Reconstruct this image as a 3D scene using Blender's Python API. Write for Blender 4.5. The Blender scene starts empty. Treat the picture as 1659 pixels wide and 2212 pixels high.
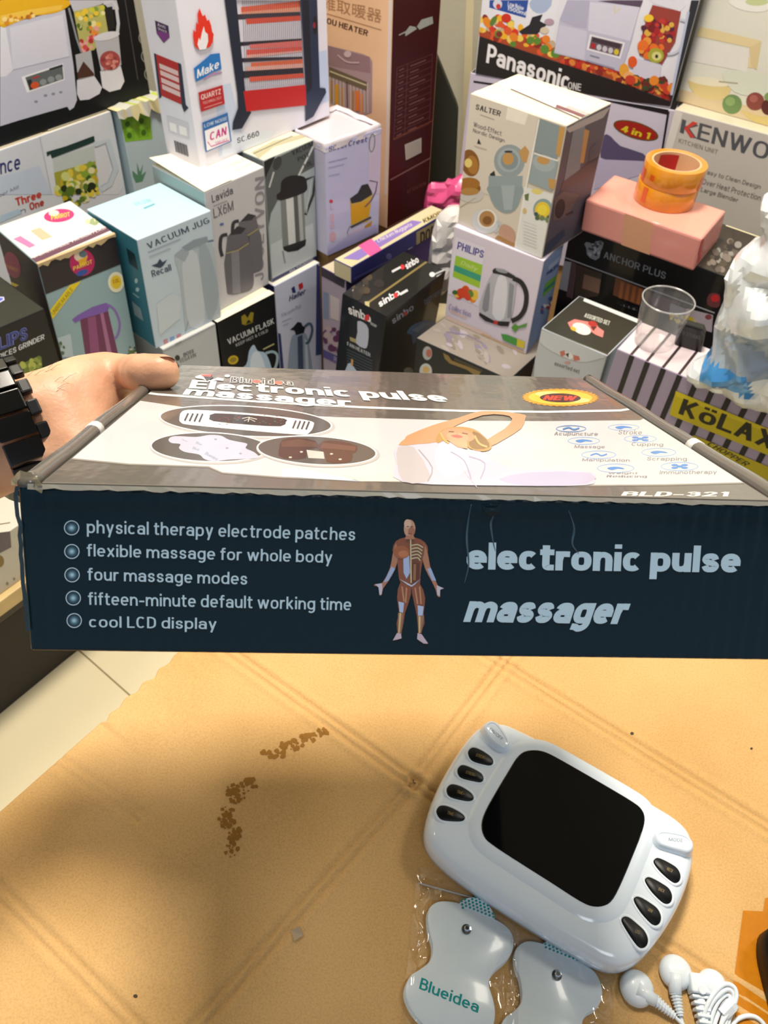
import bpy, bmesh, math, random
from mathutils import Vector, Matrix, noise
random.seed(11)
scene = bpy.context.scene
COL = scene.collection
rad = math.radians

# ---------------------------------------------------------------- camera
IW, IH, FPX = 1659.0, 2212.0, 1662.0
CAM = Vector((0, 0, 1.30))
PITCH, ROLL = rad(47.2), rad(3.4)
FW = Vector((0, math.cos(PITCH), -math.sin(PITCH)))
_r0, _u0 = Vector((1, 0, 0)), Vector((0, math.sin(PITCH), math.cos(PITCH)))
RT = _r0 * math.cos(ROLL) + _u0 * math.sin(ROLL)
UP = _u0 * math.cos(ROLL) - _r0 * math.sin(ROLL)
cd = bpy.data.cameras.new('camera')
cam = bpy.data.objects.new('camera', cd)
COL.objects.link(cam)
cam.matrix_world = Matrix(((RT.x, UP.x, -FW.x, CAM.x), (RT.y, UP.y, -FW.y, CAM.y), (RT.z, UP.z, -FW.z, CAM.z), (0, 0, 0, 1)))
cd.sensor_fit = 'AUTO'
cd.sensor_width = 36
cd.lens = FPX / IH * 36
cd.clip_start = .01
cd.dof.use_dof = True
cd.dof.focus_distance = .40
cd.dof.aperture_fstop = 24
scene.camera = cam

# ---------------------------------------------------------------- light
scene.view_settings.view_transform = 'Standard'
scene.view_settings.look = 'None'
scene.view_settings.gamma = 1
scene.view_settings.use_curve_mapping = False
scene.view_settings.exposure = 0.92
world = bpy.data.worlds.new('shop_ambient')
scene.world = world
world.use_nodes = True
bg = world.node_tree.nodes['Background']
bg.inputs['Color'].default_value = (.72, .83, 1.0, 1)
bg.inputs['Strength'].default_value = .27


def area(name, loc, sx, sy, power, color, target=None):
    l = bpy.data.lights.new(name, 'AREA')
    l.shape = 'RECTANGLE'
    l.size, l.size_y = sx, sy
    l.energy = power
    l.color = color
    o = bpy.data.objects.new(name, l)
    COL.objects.link(o)
    o.location = loc
    if target is not None:
        o.rotation_euler = (Vector(target) - Vector(loc)).to_track_quat('-Z', 'Y').to_euler()
    return o


area('ceiling_panel_light', (-.16, 1.15, 2.82), .42, .42, 38, (1, .91, .78))
area('ceiling_panel_light', (-1.4, .9, 2.82), .5, .5, 7, (1, .91, .78))
area('ceiling_panel_light', (1.55, 1.15, 2.82), .5, .5, 10, (1, .92, .8))
area('ceiling_panel_light', (.3, -1.1, 2.82), .6, .6, 4, (.86, .93, 1))


# ---------------------------------------------------------------- helpers
def ray(px):
    return FW + RT * ((px[0] - IW / 2) / FPX) - UP * ((px[1] - IH / 2) / FPX)


def at_depth(px, d):
    return CAM + ray(px) * d


def hit(px, P, n):
    d = ray(px)
    return CAM + d * ((P - CAM).dot(n) / d.dot(n))


def onz(px, z):
    return hit(px, Vector((0, 0, z)), Vector((0, 0, 1)))


def lin(h):
    h = h.lstrip('#')
    h = h if len(h) == 6 else ''.join(c * 2 for c in h)
    o = []
    for i in (0, 2, 4):
        c = int(h[i:i + 2], 16) / 255
        o.append(c / 12.92 if c <= .04045 else ((c + .055) / 1.055) ** 2.4)
    return (*o, 1)


MATS = {}


def mat(hexc, rough=.5, metal=0., coat=0., name=None, noisy=.05, bump=0., scale=60., spec=.5):
    """procedural surface: colour broken by a little noise, optional fine bump"""
    key = (hexc, rough, metal, coat, noisy, bump, scale, spec)
    if key in MATS:
        return MATS[key]
    m = bpy.data.materials.new(name or 'print_' + hexc.lstrip('#'))
    m.use_nodes = True
    nt = m.node_tree
    b = nt.nodes['Principled BSDF']
    b.inputs['Roughness'].default_value = rough
    b.inputs['Metallic'].default_value = metal
    b.inputs['Coat Weight'].default_value = coat
    b.inputs['Coat Roughness'].default_value = .08
    b.inputs['Specular IOR Level'].default_value = spec
    c = lin(hexc)
    b.inputs['Base Color'].default_value = c
    if noisy or bump:
        tc = nt.nodes.new('ShaderNodeTexCoord')
        nz = nt.nodes.new('ShaderNodeTexNoise')
        nz.inputs['Scale'].default_value = scale
        nz.inputs['Detail'].default_value = 3
        nt.links.new(tc.outputs['Object'], nz.inputs['Vector'])
        if noisy:
            r = nt.nodes.new('ShaderNodeMix')
            r.data_type = 'RGBA'
            r.inputs['A'].default_value = tuple(max(0, v * (1 - noisy)) for v in c[:3]) + (1,)
            r.inputs['B'].default_value = tuple(min(1, v * (1 + noisy)) for v in c[:3]) + (1,)
            nt.links.new(nz.outputs['Fac'], r.inputs['Factor'])
            nt.links.new(r.outputs['Result'], b.inputs['Base Color'])
        if bump:
            bp = nt.nodes.new('ShaderNodeBump')
            bp.inputs['Strength'].default_value = bump
            bp.inputs['Distance'].default_value = .002
            nt.links.new(nz.outputs['Fac'], bp.inputs['Height'])
            nt.links.new(bp.outputs['Normal'], b.inputs['Normal'])
    MATS[key] = m
    return m


def clear_mat(name, tint=(1, 1, 1), base=.06, rough=.08, facing=.6, milk=0.):
    m = bpy.data.materials.new(name)
    m.use_nodes = True
    nt = m.node_tree
    nt.nodes.clear()
    out = nt.nodes.new('ShaderNodeOutputMaterial')
    tr = nt.nodes.new('ShaderNodeBsdfTransparent')
    tr.inputs['Color'].default_value = (*tint, 1)
    gl = nt.nodes.new('ShaderNodeBsdfGlossy')
    gl.inputs['Roughness'].default_value = rough
    df = nt.nodes.new('ShaderNodeBsdfDiffuse')
    df.inputs['Color'].default_value = (.85, .86, .88, 1)
    m1 = nt.nodes.new('ShaderNodeMixShader')
    m1.inputs[0].default_value = milk
    nt.links.new(tr.outputs[0], m1.inputs[1])
    nt.links.new(df.outputs[0], m1.inputs[2])
    lw = nt.nodes.new('ShaderNodeLayerWeight')
    lw.inputs['Blend'].default_value = .5
    pw = nt.nodes.new('ShaderNodeMath')
    pw.operation = 'POWER'
    pw.inputs[1].default_value = 3.
    nt.links.new(lw.outputs['Facing'], pw.inputs[0])
    ad = nt.nodes.new('ShaderNodeMath')
    ad.operation = 'MULTIPLY_ADD'
    ad.use_clamp = True
    ad.inputs[1].default_value = facing
    ad.inputs[2].default_value = base
    nt.links.new(pw.outputs[0], ad.inputs[0])
    mx = nt.nodes.new('ShaderNodeMixShader')
    nt.links.new(ad.outputs[0], mx.inputs[0])
    nt.links.new(m1.outputs[0], mx.inputs[1])
    nt.links.new(gl.outputs[0], mx.inputs[2])
    nt.links.new(mx.outputs[0], out.inputs['Surface'])
    return m


ORG = {}


def mk(name, verts, faces, mats, parent=None, origin=None, mi=None, smooth=False, label=None, cat=None, group=None, kind=None, yaw=0.):
    """one mesh object from world-space verts; children share the origin of their thing"""
    verts = [Vector(v) for v in verts]
    if parent is not None:
        mw = ORG[parent]
        og = mw.translation
    elif origin is not None:
        og = Vector(origin)
    else:
        og = Vector((sum(v.x for v in verts) / len(verts), sum(v.y for v in verts) / len(verts), min(v.z for v in verts)))
    if parent is None:
        mw = Matrix.Translation(og) @ Matrix.Rotation(yaw, 4, 'Z')
    inv = mw.inverted()
    me = bpy.data.meshes.new(name)
    me.from_pydata([inv @ v for v in verts], [], faces)
    if not isinstance(mats, (list, tuple)):
        mats = [mats]
    for m in mats:
        me.materials.append(m)
    if mi:
        me.polygons.foreach_set('material_index', mi)
    if smooth:
        me.polygons.foreach_set('use_smooth', [True] * len(me.polygons))
    me.update()
    o = bpy.data.objects.new(name, me)
    COL.objects.link(o)
    if parent is not None:
        o.parent = parent
    else:
        o.location = og
        o.rotation_euler = (0, 0, yaw)
    ORG[o] = mw
    tag(o, label, cat, group, kind)
    return o


def tag(o, label=None, cat=None, group=None, kind=None):
    for k, v in (('label', label), ('category', cat), ('group', group), ('kind', kind)):
        if v:
            o[k] = v
    return o


def empty(name, loc, label, cat, group=None):
    o = bpy.data.objects.new(name, None)
    o.empty_display_size = .05
    COL.objects.link(o)
    o.location = loc
    ORG[o] = Matrix.Translation(Vector(loc))
    return tag(o, label, cat, group)


def recalc(o):
    bm = bmesh.new()
    bm.from_mesh(o.data)
    bmesh.ops.recalc_face_normals(bm, faces=bm.faces)
    bm.to_mesh(o.data)
    bm.free()
    return o


def bevel(o, w, seg=2, angle=30):
    bm = bmesh.new()
    bm.from_mesh(o.data)
    bmesh.ops.recalc_face_normals(bm, faces=bm.faces)
    es = [e for e in bm.edges if len(e.link_faces) == 2 and e.calc_face_angle(0) > rad(angle)]
    bmesh.ops.bevel(bm, geom=es, offset=w, segments=seg, profile=.6, affect='EDGES', clamp_overlap=True)
    bm.to_mesh(o.data)
    bm.free()
    return o


def smooth(o, angle=40):
    me = o.data
    me.polygons.foreach_set('use_smooth', [True] * len(me.polygons))
    me.set_sharp_from_angle(angle=rad(angle))
    return o


HEX = [(0, 1, 5, 4), (2, 3, 7, 6), (0, 4, 6, 2), (1, 3, 7, 5), (4, 5, 7, 6), (0, 2, 3, 1)]
# corners indexed sx + 2*sy + 4*sz ; faces: front, back, left, right, top, bottom


def spl(pts, n=6, closed=True):
    """Catmull-Rom through 2-D or 3-D points"""
    P = [Vector(p) for p in pts]
    N = len(P)
    out = []
    rng = range(N if closed else N - 1)
    for i in rng:
        if closed:
            a, b, c, d = P[i - 1], P[i], P[(i + 1) % N], P[(i + 2) % N]
        else:
            a, b, c, d = P[max(i - 1, 0)], P[i], P[i + 1], P[min(i + 2, N - 1)]
        for k in range(n):
            t = k / n
            out.append(.5 * ((2 * b) + (c - a) * t + (2 * a - 5 * b + 4 * c - d) * t * t + (3 * b - a - 3 * c + d) * t ** 3))
    if not closed:
        out.append(P[-1])
    return out


def tube(pts, r, seg=8, caps=True):
    """verts, faces of a round tube; r a number or a list"""
    n = len(pts)
    pts = [Vector(p) for p in pts]
    rs = r if isinstance(r, (list, tuple)) else [r] * n
    V, Fc = [], []
    prev = None
    for i, p in enumerate(pts):
        t = (pts[min(i + 1, n - 1)] - pts[max(i - 1, 0)]).normalized()
        if prev is None:
            prev = t.orthogonal().normalized()
        prev = (prev - t * prev.dot(t)).normalized()
        b = t.cross(prev)
        for k in range(seg):
            a = 2 * math.pi * k / seg
            V.append(p + (prev * math.cos(a) + b * math.sin(a)) * rs[i])
    for i in range(n - 1):
        for k in range(seg):
            k2 = (k + 1) % seg
            Fc.append((i * seg + k, i * seg + k2, (i + 1) * seg + k2, (i + 1) * seg + k))
    if caps:
        Fc.append(tuple(range(seg - 1, -1, -1)))
        Fc.append(tuple((n - 1) * seg + k for k in range(seg)))
    return V, Fc


def merge(*vf):
    V, Fc = [], []
    for v, f in vf:
        o = len(V)
        V += v
        Fc += [tuple(i + o for i in q) for q in f]
    return V, Fc


# ---- a small stroke alphabet (plain sans): every glyph is a few pen strokes, x in 0..1 of its width, y in x-heights
def _arc(cx, cy, rx, ry, a0, a1, n=18, e=2.5):
    out = []
    for k in range(n + 1):
        a = rad(a0 + (a1 - a0) * k / n)
        c, s = math.cos(a), math.sin(a)
        out.append((cx + rx * math.copysign(abs(c) ** (2 / e), c), cy + ry * math.copysign(abs(s) ** (2 / e), s)))
    return out


def _glyphs():
    O = lambda cy=.5, ry=.5, cx=.5, rx=.5: ('c', _arc(cx, cy, rx, ry, 0, 360, 28))
    v = lambda x, a, b: ('v', [(x, a), (x, b)])
    h = lambda y, a=0, b=1: ('c', [(a, y), (b, y)])
    d = lambda *p: ('v', list(p))
    c = lambda *p: ('c', [tuple(q) for q in spl(p, 5, False)])
    arch = lambda a, b: c((a, .55), (a + (b - a) * .14, .86), (a + (b - a) * .52, 1), (a + (b - a) * .9, .86), (b, .58))
    S = lambda k: c(*[(x, y * k) for x, y in ((.94, .72), (.8, .95), (.5, 1), (.2, .95), (.06, .75), (.2, .57), (.5, .5), (.82, .42), (.96, .25), (.8, .05), (.5, 0), (.18, .05), (.03, .28))])
    G = {
        'a': (.9, 1, [('c', _arc(.5, .62, .5, .38, 165, 0)), v(1, 0, .66), O(.29, .29, .47, .47)]), 'b': (.95, 1, [v(0, 0, 1.4), O()]), 'c': (.88, 1, [('c', _arc(.5, .5, .5, .5, 42, 318))]),
        'd': (.95, 1, [v(1, 0, 1.4), O()]), 'e': (.92, 1, [('c', _arc(.5, .5, .5, .5, 0, 318)), h(.5)]), 'f': (.5, 1.4, [v(.4, 0, 1.15), c((.4, 1.1), (.45, 1.32), (.7, 1.4), (1, 1.4)), ('v', [(0, .94), (1, .94)])]),
        'g': (.95, 1, [O(), v(1, 0, 1), c((1, .1), (.93, -.26), (.5, -.4), (.1, -.3))]), 'h': (.9, 1, [v(0, 0, 1.4), arch(0, 1), v(1, 0, .6)]), 'i': (.0, 1, [v(.5, 0, 1), v(.5, 1.18, 1.4)]), 'j': (.2, 1, [v(1, -.2, 1), c((1, -.2), (.8, -.4), (0, -.4)), v(1, 1.18, 1.4)]),
        'k': (.85, 1, [v(0, 0, 1.4), d((0, .34), (.95, 1)), d((.32, .56), (1, 0))]), 'l': (0, 1, [v(.5, 0, 1.4)]), 'm': (1.5, 1, [v(0, 0, 1), arch(0, .5), v(.5, 0, .6), arch(.5, 1), v(1, 0, .6)]), 'n': (.9, 1, [v(0, 0, 1), arch(0, 1), v(1, 0, .6)]), 'o': (.95, 1, [O()]),
        'p': (.95, 1, [v(0, -.4, 1), O()]), 'q': (.95, 1, [v(1, -.4, 1), O()]), 'r': (.5, 1, [v(0, 0, 1), c((0, .55), (.25, .9), (.6, 1), (1, 1))]), 's': (.82, 1, [S(1)]), 't': (.5, 1, [v(.35, .25, 1.3), c((.35, .3), (.42, .06), (.7, 0), (1, 0)), ('v', [(0, .94), (1, .94)])]),
        'u': (.9, 1, [v(0, .4, 1), c((0, .45), (.1, .12), (.45, 0), (.86, .14), (1, .45)), v(1, 0, 1)]), 'v': (.9, 1, [d((0, 1), (.5, 0)), d((.5, 0), (1, 1))]), 'w': (1.4, 1, [d((0, 1), (.25, 0)), d((.25, 0), (.5, 1)), d((.5, 1), (.75, 0)), d((.75, 0), (1, 1))]),
        'x': (.9, 1, [d((0, 1), (1, 0)), d((0, 0), (1, 1))]), 'y': (.9, 1, [d((0, 1), (.52, 0)), d((1, 1), (.3, -.4))]), 'z': (.8, 1, [h(1), h(0), d((.98, .95), (.02, .05))]),
        'A': (1.05, 1.4, [d((0, 0), (.5, 1.4)), d((.5, 1.4), (1, 0)), h(.45, .2, .8)]), 'B': (.95, 1.4, [v(0, 0, 1.4), c((0, 1.4), (.6, 1.4), (.92, 1.24), (.92, .94), (.6, .76), (0, .76)), c((0, .76), (.65, .76), (1, .58), (1, .18), (.65, 0), (0, 0))]),
        'C': (1.02, 1.4, [('c', _arc(.5, .7, .5, .7, 45, 315))]), 'D': (1., 1.4, [v(0, 0, 1.4), c((0, 1.4), (.45, 1.4), (.9, 1.2), (1, .7), (.9, .2), (.45, 0), (0, 0))]), 'E': (.85, 1.4, [v(0, 0, 1.4), h(0), h(.72, 0, .92), h(1.4)]), 'F': (.8, 1.4, [v(0, 0, 1.4), h(.7, 0, .9), h(1.4)]),
        'G': (1.08, 1.4, [('c', _arc(.5, .7, .5, .7, 45, 330)), h(.65, .55, 1), v(1, .1, .7)]), 'H': (1., 1.4, [v(0, 0, 1.4), v(1, 0, 1.4), h(.72)]), 'I': (0, 1.4, [v(.5, 0, 1.4)]), 'J': (.7, 1.4, [v(1, .4, 1.4), c((1, .45), (.9, .1), (.5, 0), (.1, .1), (0, .4))]), 'K': (1., 1.4, [v(0, 0, 1.4), d((0, .5), (.95, 1.4)), d((.3, .78), (1, 0))]),
        'L': (.8, 1.4, [v(0, 0, 1.4), h(0)]), 'M': (1.25, 1.4, [v(0, 0, 1.4), d((0, 1.4), (.5, .1)), d((.5, .1), (1, 1.4)), v(1, 0, 1.4)]), 'N': (1., 1.4, [v(0, 0, 1.4), d((0, 1.4), (1, 0)), v(1, 0, 1.4)]), 'O': (1.12, 1.4, [O(.7, .7)]), 'P': (.92, 1.4, [v(0, 0, 1.4), c((0, 1.4), (.6, 1.4), (1, 1.22), (1, .82), (.6, .62), (0, .62))]),
        'Q': (1.12, 1.4, [O(.7, .7), d((.6, .35), (1, -.05))]), 'R': (.98, 1.4, [v(0, 0, 1.4), c((0, 1.4), (.6, 1.4), (.95, 1.22), (.95, .86), (.6, .68), (0, .68)), d((.5, .68), (1, 0))]), 'S': (.92, 1.4, [S(1.4)]), 'T': (.92, 1.4, [h(1.4), v(.5, 0, 1.4)]), 'U': (1., 1.4, [v(0, .4, 1.4), v(1, .4, 1.4), c((0, .45), (.12, .1), (.5, 0), (.88, .1), (1, .45))]),
        'V': (1.05, 1.4, [d((0, 1.4), (.5, 0)), d((.5, 0), (1, 1.4))]), 'W': (1.5, 1.4, [d((0, 1.4), (.25, 0)), d((.25, 0), (.5, 1.4)), d((.5, 1.4), (.75, 0)), d((.75, 0), (1, 1.4))]), 'X': (1., 1.4, [d((0, 1.4), (1, 0)), d((0, 0), (1, 1.4))]), 'Y': (1., 1.4, [d((0, 1.4), (.5, .62)), d((1, 1.4), (.5, .62)), v(.5, 0, .66)]), 'Z': (.9, 1.4, [h(1.4), h(0), d((.98, 1.3), (.02, .1))]),
        '0': (.9, 1.4, [O(.7, .7)]), '1': (.4, 1.4, [v(1, 0, 1.4), d((0, 1.05), (1, 1.38))]), '2': (.9, 1.4, [c((.03, 1.), (.15, 1.3), (.5, 1.4), (.9, 1.25), (.95, .95), (.6, .55), (.05, .05)), h(0)]), '3': (.9, 1.4, [c((.05, 1.1), (.2, 1.36), (.5, 1.4), (.9, 1.25), (.85, .85), (.45, .74)), c((.45, .74), (.95, .62), (1, .3), (.75, .03), (.4, 0), (.03, .3))]),
        '4': (.95, 1.4, [v(.75, 0, 1.4), d((.72, 1.36), (.02, .4)), h(.38)]), '5': (.9, 1.4, [h(1.4, .15, .95), d((.17, 1.36), (.08, .72)), c((.08, .7), (.45, .9), (.95, .75), (.97, .3), (.6, 0), (.03, .2))]), '6': (.9, 1.4, [O(.42, .42), c((.95, 1.2), (.6, 1.4), (.2, 1.2), (0, .7), (.02, .4))]), '7': (.85, 1.4, [h(1.4), d((.97, 1.32), (.35, 0))]), '8': (.9, 1.4, [O(.38, .38), O(1.06, .34, .5, .44)]), '9': (.9, 1.4, [O(.98, .42), c((1, .98), (.98, .5), (.75, .1), (.4, 0), (.05, .2))]),
        '-': (.5, 1, [('v', [(0, .5), (1, .5)])]), '.': (0, 1, [v(.5, 0, .2)]), '+': (.7, 1, [('v', [(0, .5), (1, .5)]), v(.5, .15, .85)]), '/': (.55, 1.4, [d((0, 0), (1, 1.4))]), '&': (1.05, 1.4, [c((1, .6), (.75, .1), (.35, 0), (.02, .3), (.25, .7), (.65, 1.), (.6, 1.3), (.4, 1.4), (.2, 1.2), (.3, .9), (1, 0))]), '·': (0, 1, [v(.5, .4, .62)]),
    }
    G['ö'] = (.95, 1, G['o'][2] + [v(.2, 1.18, 1.4), v(.8, 1.18, 1.4)])
    return G


GLY = _glyphs()


def stroke_text(s, bold, shear, space):
    wx, wy = .155 + bold * 5.2, .14 + bold * 2.8
    V, Fc = [], []
    x0 = 0.
    for ch in s:
        if ch == ' ':
            x0 += .42
            continue
        w0, top, strokes = GLY[ch]
        W = w0 * (.72 + bold * 2.) + wx * 1.
        if w0 > 1.2:
            W += wx * .6

        def shf(y):
            if y <= -.39:
                return y + wy / 2
            k = max(0., min(1., y / top))
            return y + wy / 2 * (1 - 2 * k)
        for si, (kind, pts) in enumerate(strokes):
            q = [Vector((x0 + wx / 2 + x * (W - wx), shf(y) if kind == 'c' else y)) for x, y in pts]
            n = len(q)
            closed = (q[0] - q[-1]).length < 1e-4
            if not closed:
                # blunt ends: bars reach the full width of the letter
                for e, nb in ((0, 1), (-1, -2)):
                    t = q[e] - q[nb]
                    if abs(t.x) > 2.2 * abs(t.y):
                        q[e] = q[e] + Vector((math.copysign(wx / 2, t.x), 0))
            o = len(V)
            for i, p in enumerate(q):
                if closed:
                    t = q[(i + 1) % n if i < n - 1 else 1] - q[i - 1 if i else n - 2]
                else:
                    t = q[min(i + 1, n - 1)] - q[max(i - 1, 0)]
                t.normalize()
                off = Vector((-t.y * wx, t.x * wy)) / 2
                for sg in (1, -1):
                    a = p + off * sg
                    V.append((a.x + shear * a.y, a.y, si))
            Fc += [(o + 2 * i, o + 2 * i + 1, o + 2 * i + 3, o + 2 * i + 2) for i in range(n - 1)]
        x0 += W + (.20 - bold * 2.) * space
    return V, Fc


TXT = {}


def text_mesh(s, bold, shear, space=1.):
    key = (s, bold, shear, space)
    if key in TXT:
        return TXT[key]
    if all(ch in GLY or ch == ' ' for ch in s):
        V, Fc = stroke_text(s, bold, shear, space)
        x0, x1 = min(v[0] for v in V), max(v[0] for v in V)
        y0, y1 = min(v[1] for v in V), max(v[1] for v in V)
        TXT[key] = ([((v[0] - x0) / (x1 - x0), (v[1] - y0) / (y1 - y0), v[2]) for v in V], Fc)
        return TXT[key]
    cu = bpy.data.curves.new('t', 'FONT')
    cu.body = s
    cu.size = 1
    cu.resolution_u = 3
    cu.offset = bold
    cu.shear = shear
    cu.space_character = space
    cu.fill_mode = 'FRONT'
    ob = bpy.data.objects.new('t', cu)
    me = bpy.data.meshes.new_from_object(ob)
    V = [(v.co.x, v.co.y) for v in me.vertices]
    Fc = [tuple(p.vertices) for p in me.polygons]
    bpy.data.objects.remove(ob)
    bpy.data.curves.remove(cu)
    bpy.data.meshes.remove(me)
    x0, x1 = min(v[0] for v in V), max(v[0] for v in V)
    y0, y1 = min(v[1] for v in V), max(v[1] for v in V)
    V = [((x - x0) / (x1 - x0), (y - y0) / (y1 - y0)) for x, y in V]
    TXT[key] = (V, Fc)
    return TXT[key]


class Print:
    """flat ink on one planar face; shapes are given in photo pixels (through a zoom window) and
    carried along the sight line onto the face"""

    def __init__(self, P, n, zoom=(0, 0, 1), step=4e-5, lift=2.5e-4, rough=.4, coat=0., quad=None):
        self.quad = quad
        self.P, self.n = Vector(P), Vector(n).normalized()
        self.z = zoom
        self.V, self.F, self.M, self.mats = [], [], [], []
        self.lift, self.step = lift, step
        a = self.n.orthogonal().normalized()
        self.ax, self.ay = a, self.n.cross(a)
        self.boxes, self.S = [], []
        self.rough, self.coat = rough, coat

    def at(self, p):
        return hit((p[0] / self.z[2] + self.z[0], p[1] / self.z[2] + self.z[1]), self.P, self.n)

    def zoom(self, *z):
        self.z = z
        return self

    def _add(self, pts3, faces, col, sub=None):
        m = col if not isinstance(col, str) else mat(col, rough=self.rough, coat=self.coat, noisy=.03)
        if m not in self.mats:
            self.mats.append(m)
        i = self.mats.index(m)
        o = len(self.V)
        us, vs = [p.dot(self.ax) for p in pts3], [p.dot(self.ay) for p in pts3]
        bb = (min(us), max(us), min(vs), max(vs))
        lay = 1 + max([0] + [l for b, l in self.boxes if b[0] < bb[1] and b[1] > bb[0] and b[2] < bb[3] and b[3] > bb[2]])
        self.boxes.append((bb, lay))
        h = self.lift + self.step * lay
        if sub:
            self.V += [p + self.n * (h + self.step * .12 * k) for p, k in zip(pts3, sub)]
        else:
            self.V += [p + self.n * h for p in pts3]
        for f in faces:
            self.F.append(tuple(k + o for k in f))
            self.M.append(i)
            self.S.append(len(self.boxes) - 1)

    def poly(self, pts, col, sm=0):
        if sm:
            pts = spl(pts, sm)
        self._add([self.at(p) for p in pts], [tuple(range(len(pts)))], col)
        return self

    def ell(self, cx, cy, rx, ry, col, rot=0, n=22):
        c, s = math.cos(rad(rot)), math.sin(rad(rot))
        return self.poly([(cx + rx * math.cos(a) * c - ry * math.sin(a) * s, cy + rx * math.cos(a) * s + ry * math.sin(a) * c)
                          for a in [2 * math.pi * k / n for k in range(n)]], col)

    def ring(self, cx, cy, rx, ry, w, col, rot=0, n=26):
        c, s = math.cos(rad(rot)), math.sin(rad(rot))
        V = []
        for k in range(n):
            a = 2 * math.pi * k / n
            for q in (0, 1):
                x, y = (rx - q * w) * math.cos(a), (ry - q * w) * math.sin(a)
                V.append(self.at((cx + x * c - y * s, cy + x * s + y * c)))
        self._add(V, [(2 * k, 2 * ((k + 1) % n), 2 * ((k + 1) % n) + 1, 2 * k + 1) for k in range(n)], col)
        return self

    def line(self, pts, w, col, sm=0):
        if sm:
            pts = spl(pts, sm, False)
        pts = [Vector((p[0], p[1])) for p in pts]
        V = []
        for i, p in enumerate(pts):
            t = (pts[min(i + 1, len(pts) - 1)] - pts[max(i - 1, 0)]).normalized()
            q = Vector((-t.y, t.x)) * (w / 2)
            V += [self.at(p + q), self.at(p - q)]
        self._add(V, [(2 * i, 2 * i + 1, 2 * i + 3, 2 * i + 2) for i in range(len(pts) - 1)], col)
        return self

    def text(self, s, bl, br, tl, col, bold=0., shear=0., space=1.):
        V, Fc = text_mesh(s, bold, shear, space)
        a, b, c = self.at(bl), self.at(br), self.at(tl)
        self._add([a + (b - a) * v[0] + (c - a) * v[1] for v in V], Fc, col, [v[2] for v in V] if len(V[0]) > 2 else None)
        return self

    def blobs(self, pts, cols, n, r, seed=1, asp=1.):
        """scatter of round fruit-like blots inside a polygon"""
        rnd = random.Random(seed)
        xs, ys = [p[0] for p in pts], [p[1] for p in pts]
        k = 0
        for _ in range(n * 20):
            x, y = rnd.uniform(min(xs), max(xs)), rnd.uniform(min(ys), max(ys))
            if inside((x, y), pts):
                rr = r * rnd.uniform(.6, 1.3)
                self.ell(x, y, rr, rr * asp * rnd.uniform(.7, 1.1), rnd.choice(cols), rnd.uniform(0, 90), 9)
                k += 1
                if k >= n:
                    break
        return self

    def done(self, name, parent):
        if not self.V:
            return None
        # two motifs that stand apart become two prints
        lab = list(range(len(self.boxes)))
        e = .002
        for i, (a, _) in enumerate(self.boxes):
            for j, (b, _) in enumerate(self.boxes[:i]):
                if a[0] < b[1] + e and b[0] < a[1] + e and a[2] < b[3] + e and b[2] < a[3] + e and lab[i] != lab[j]:
                    x, y = lab[i], lab[j]
                    lab = [y if q == x else q for q in lab]
        ids = sorted(set(lab))
        if not 2 <= len(ids) <= 3:
            return self._emit(name, parent, range(len(self.F)))
        for k in ids:
            o = self._emit(name, parent, [f for f in range(len(self.F)) if lab[self.S[f]] == k])
        return o

    def _emit(self, name, parent, sel):
        used = sorted({v for f in sel for v in self.F[f]})
        ix = {v: k for k, v in enumerate(used)}
        o = mk(name, [self.V[v] for v in used], [tuple(ix[v] for v in self.F[f]) for f in sel], self.mats, parent, mi=[self.M[f] for f in sel])
        if self.quad:
            # trim the ink at the borders of the face
            inv = ORG[parent].inverted()
            bm = bmesh.new()
            bm.from_mesh(o.data)
            c = sum(self.quad, Vector()) / 4
            for i in range(4):
                a, b = self.quad[i], self.quad[(i + 1) % 4]
                nn = (b - a).cross(self.n).normalized()
                if nn.dot(c - a) > 0:
                    nn = -nn
                q = a - nn * .0008
                bmesh.ops.bisect_plane(bm, geom=bm.verts[:] + bm.edges[:] + bm.faces[:], dist=1e-7,
                                       plane_co=inv @ q, plane_no=inv.to_3x3() @ nn, clear_outer=True)
            bm.to_mesh(o.data)
            bm.free()
        return o


def inside(p, poly):
    c = False
    n = len(poly)
    for i in range(n):
        a, b = poly[i], poly[i - 1]
        if (a[1] > p[1]) != (b[1] > p[1]) and p[0] < (b[0] - a[0]) * (p[1] - a[1]) / (b[1] - a[1]) + a[0]:
            c = not c
    return c


def quad_cells(P, q, nx, ny):
    """bilinear grid points of quad q = (tl, tr, br, bl) in pixels"""
    tl, tr, br, bl = [Vector(v) for v in q]
    return lambda s, t: (tl * (1 - s) + tr * s) * (1 - t) + (bl * (1 - s) + br * s) * t


def quad_at(q, s, t):
    tl, tr, br, bl = [Vector(v) for v in q]
    return (tl * (1 - s) + tr * s) * (1 - t) + (bl * (1 - s) + br * s) * t


def sub_quad(q, s0, t0, s1, t1):
    return [quad_at(q, s0, t0), quad_at(q, s1, t0), quad_at(q, s1, t1), quad_at(q, s0, t1)]


def qtext(P, q, s, col, box=(0, 0, 1, 1), **k):
    a = sub_quad(q, *box)
    P.text(s, a[3], a[2], a[0], col, **k)


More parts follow.
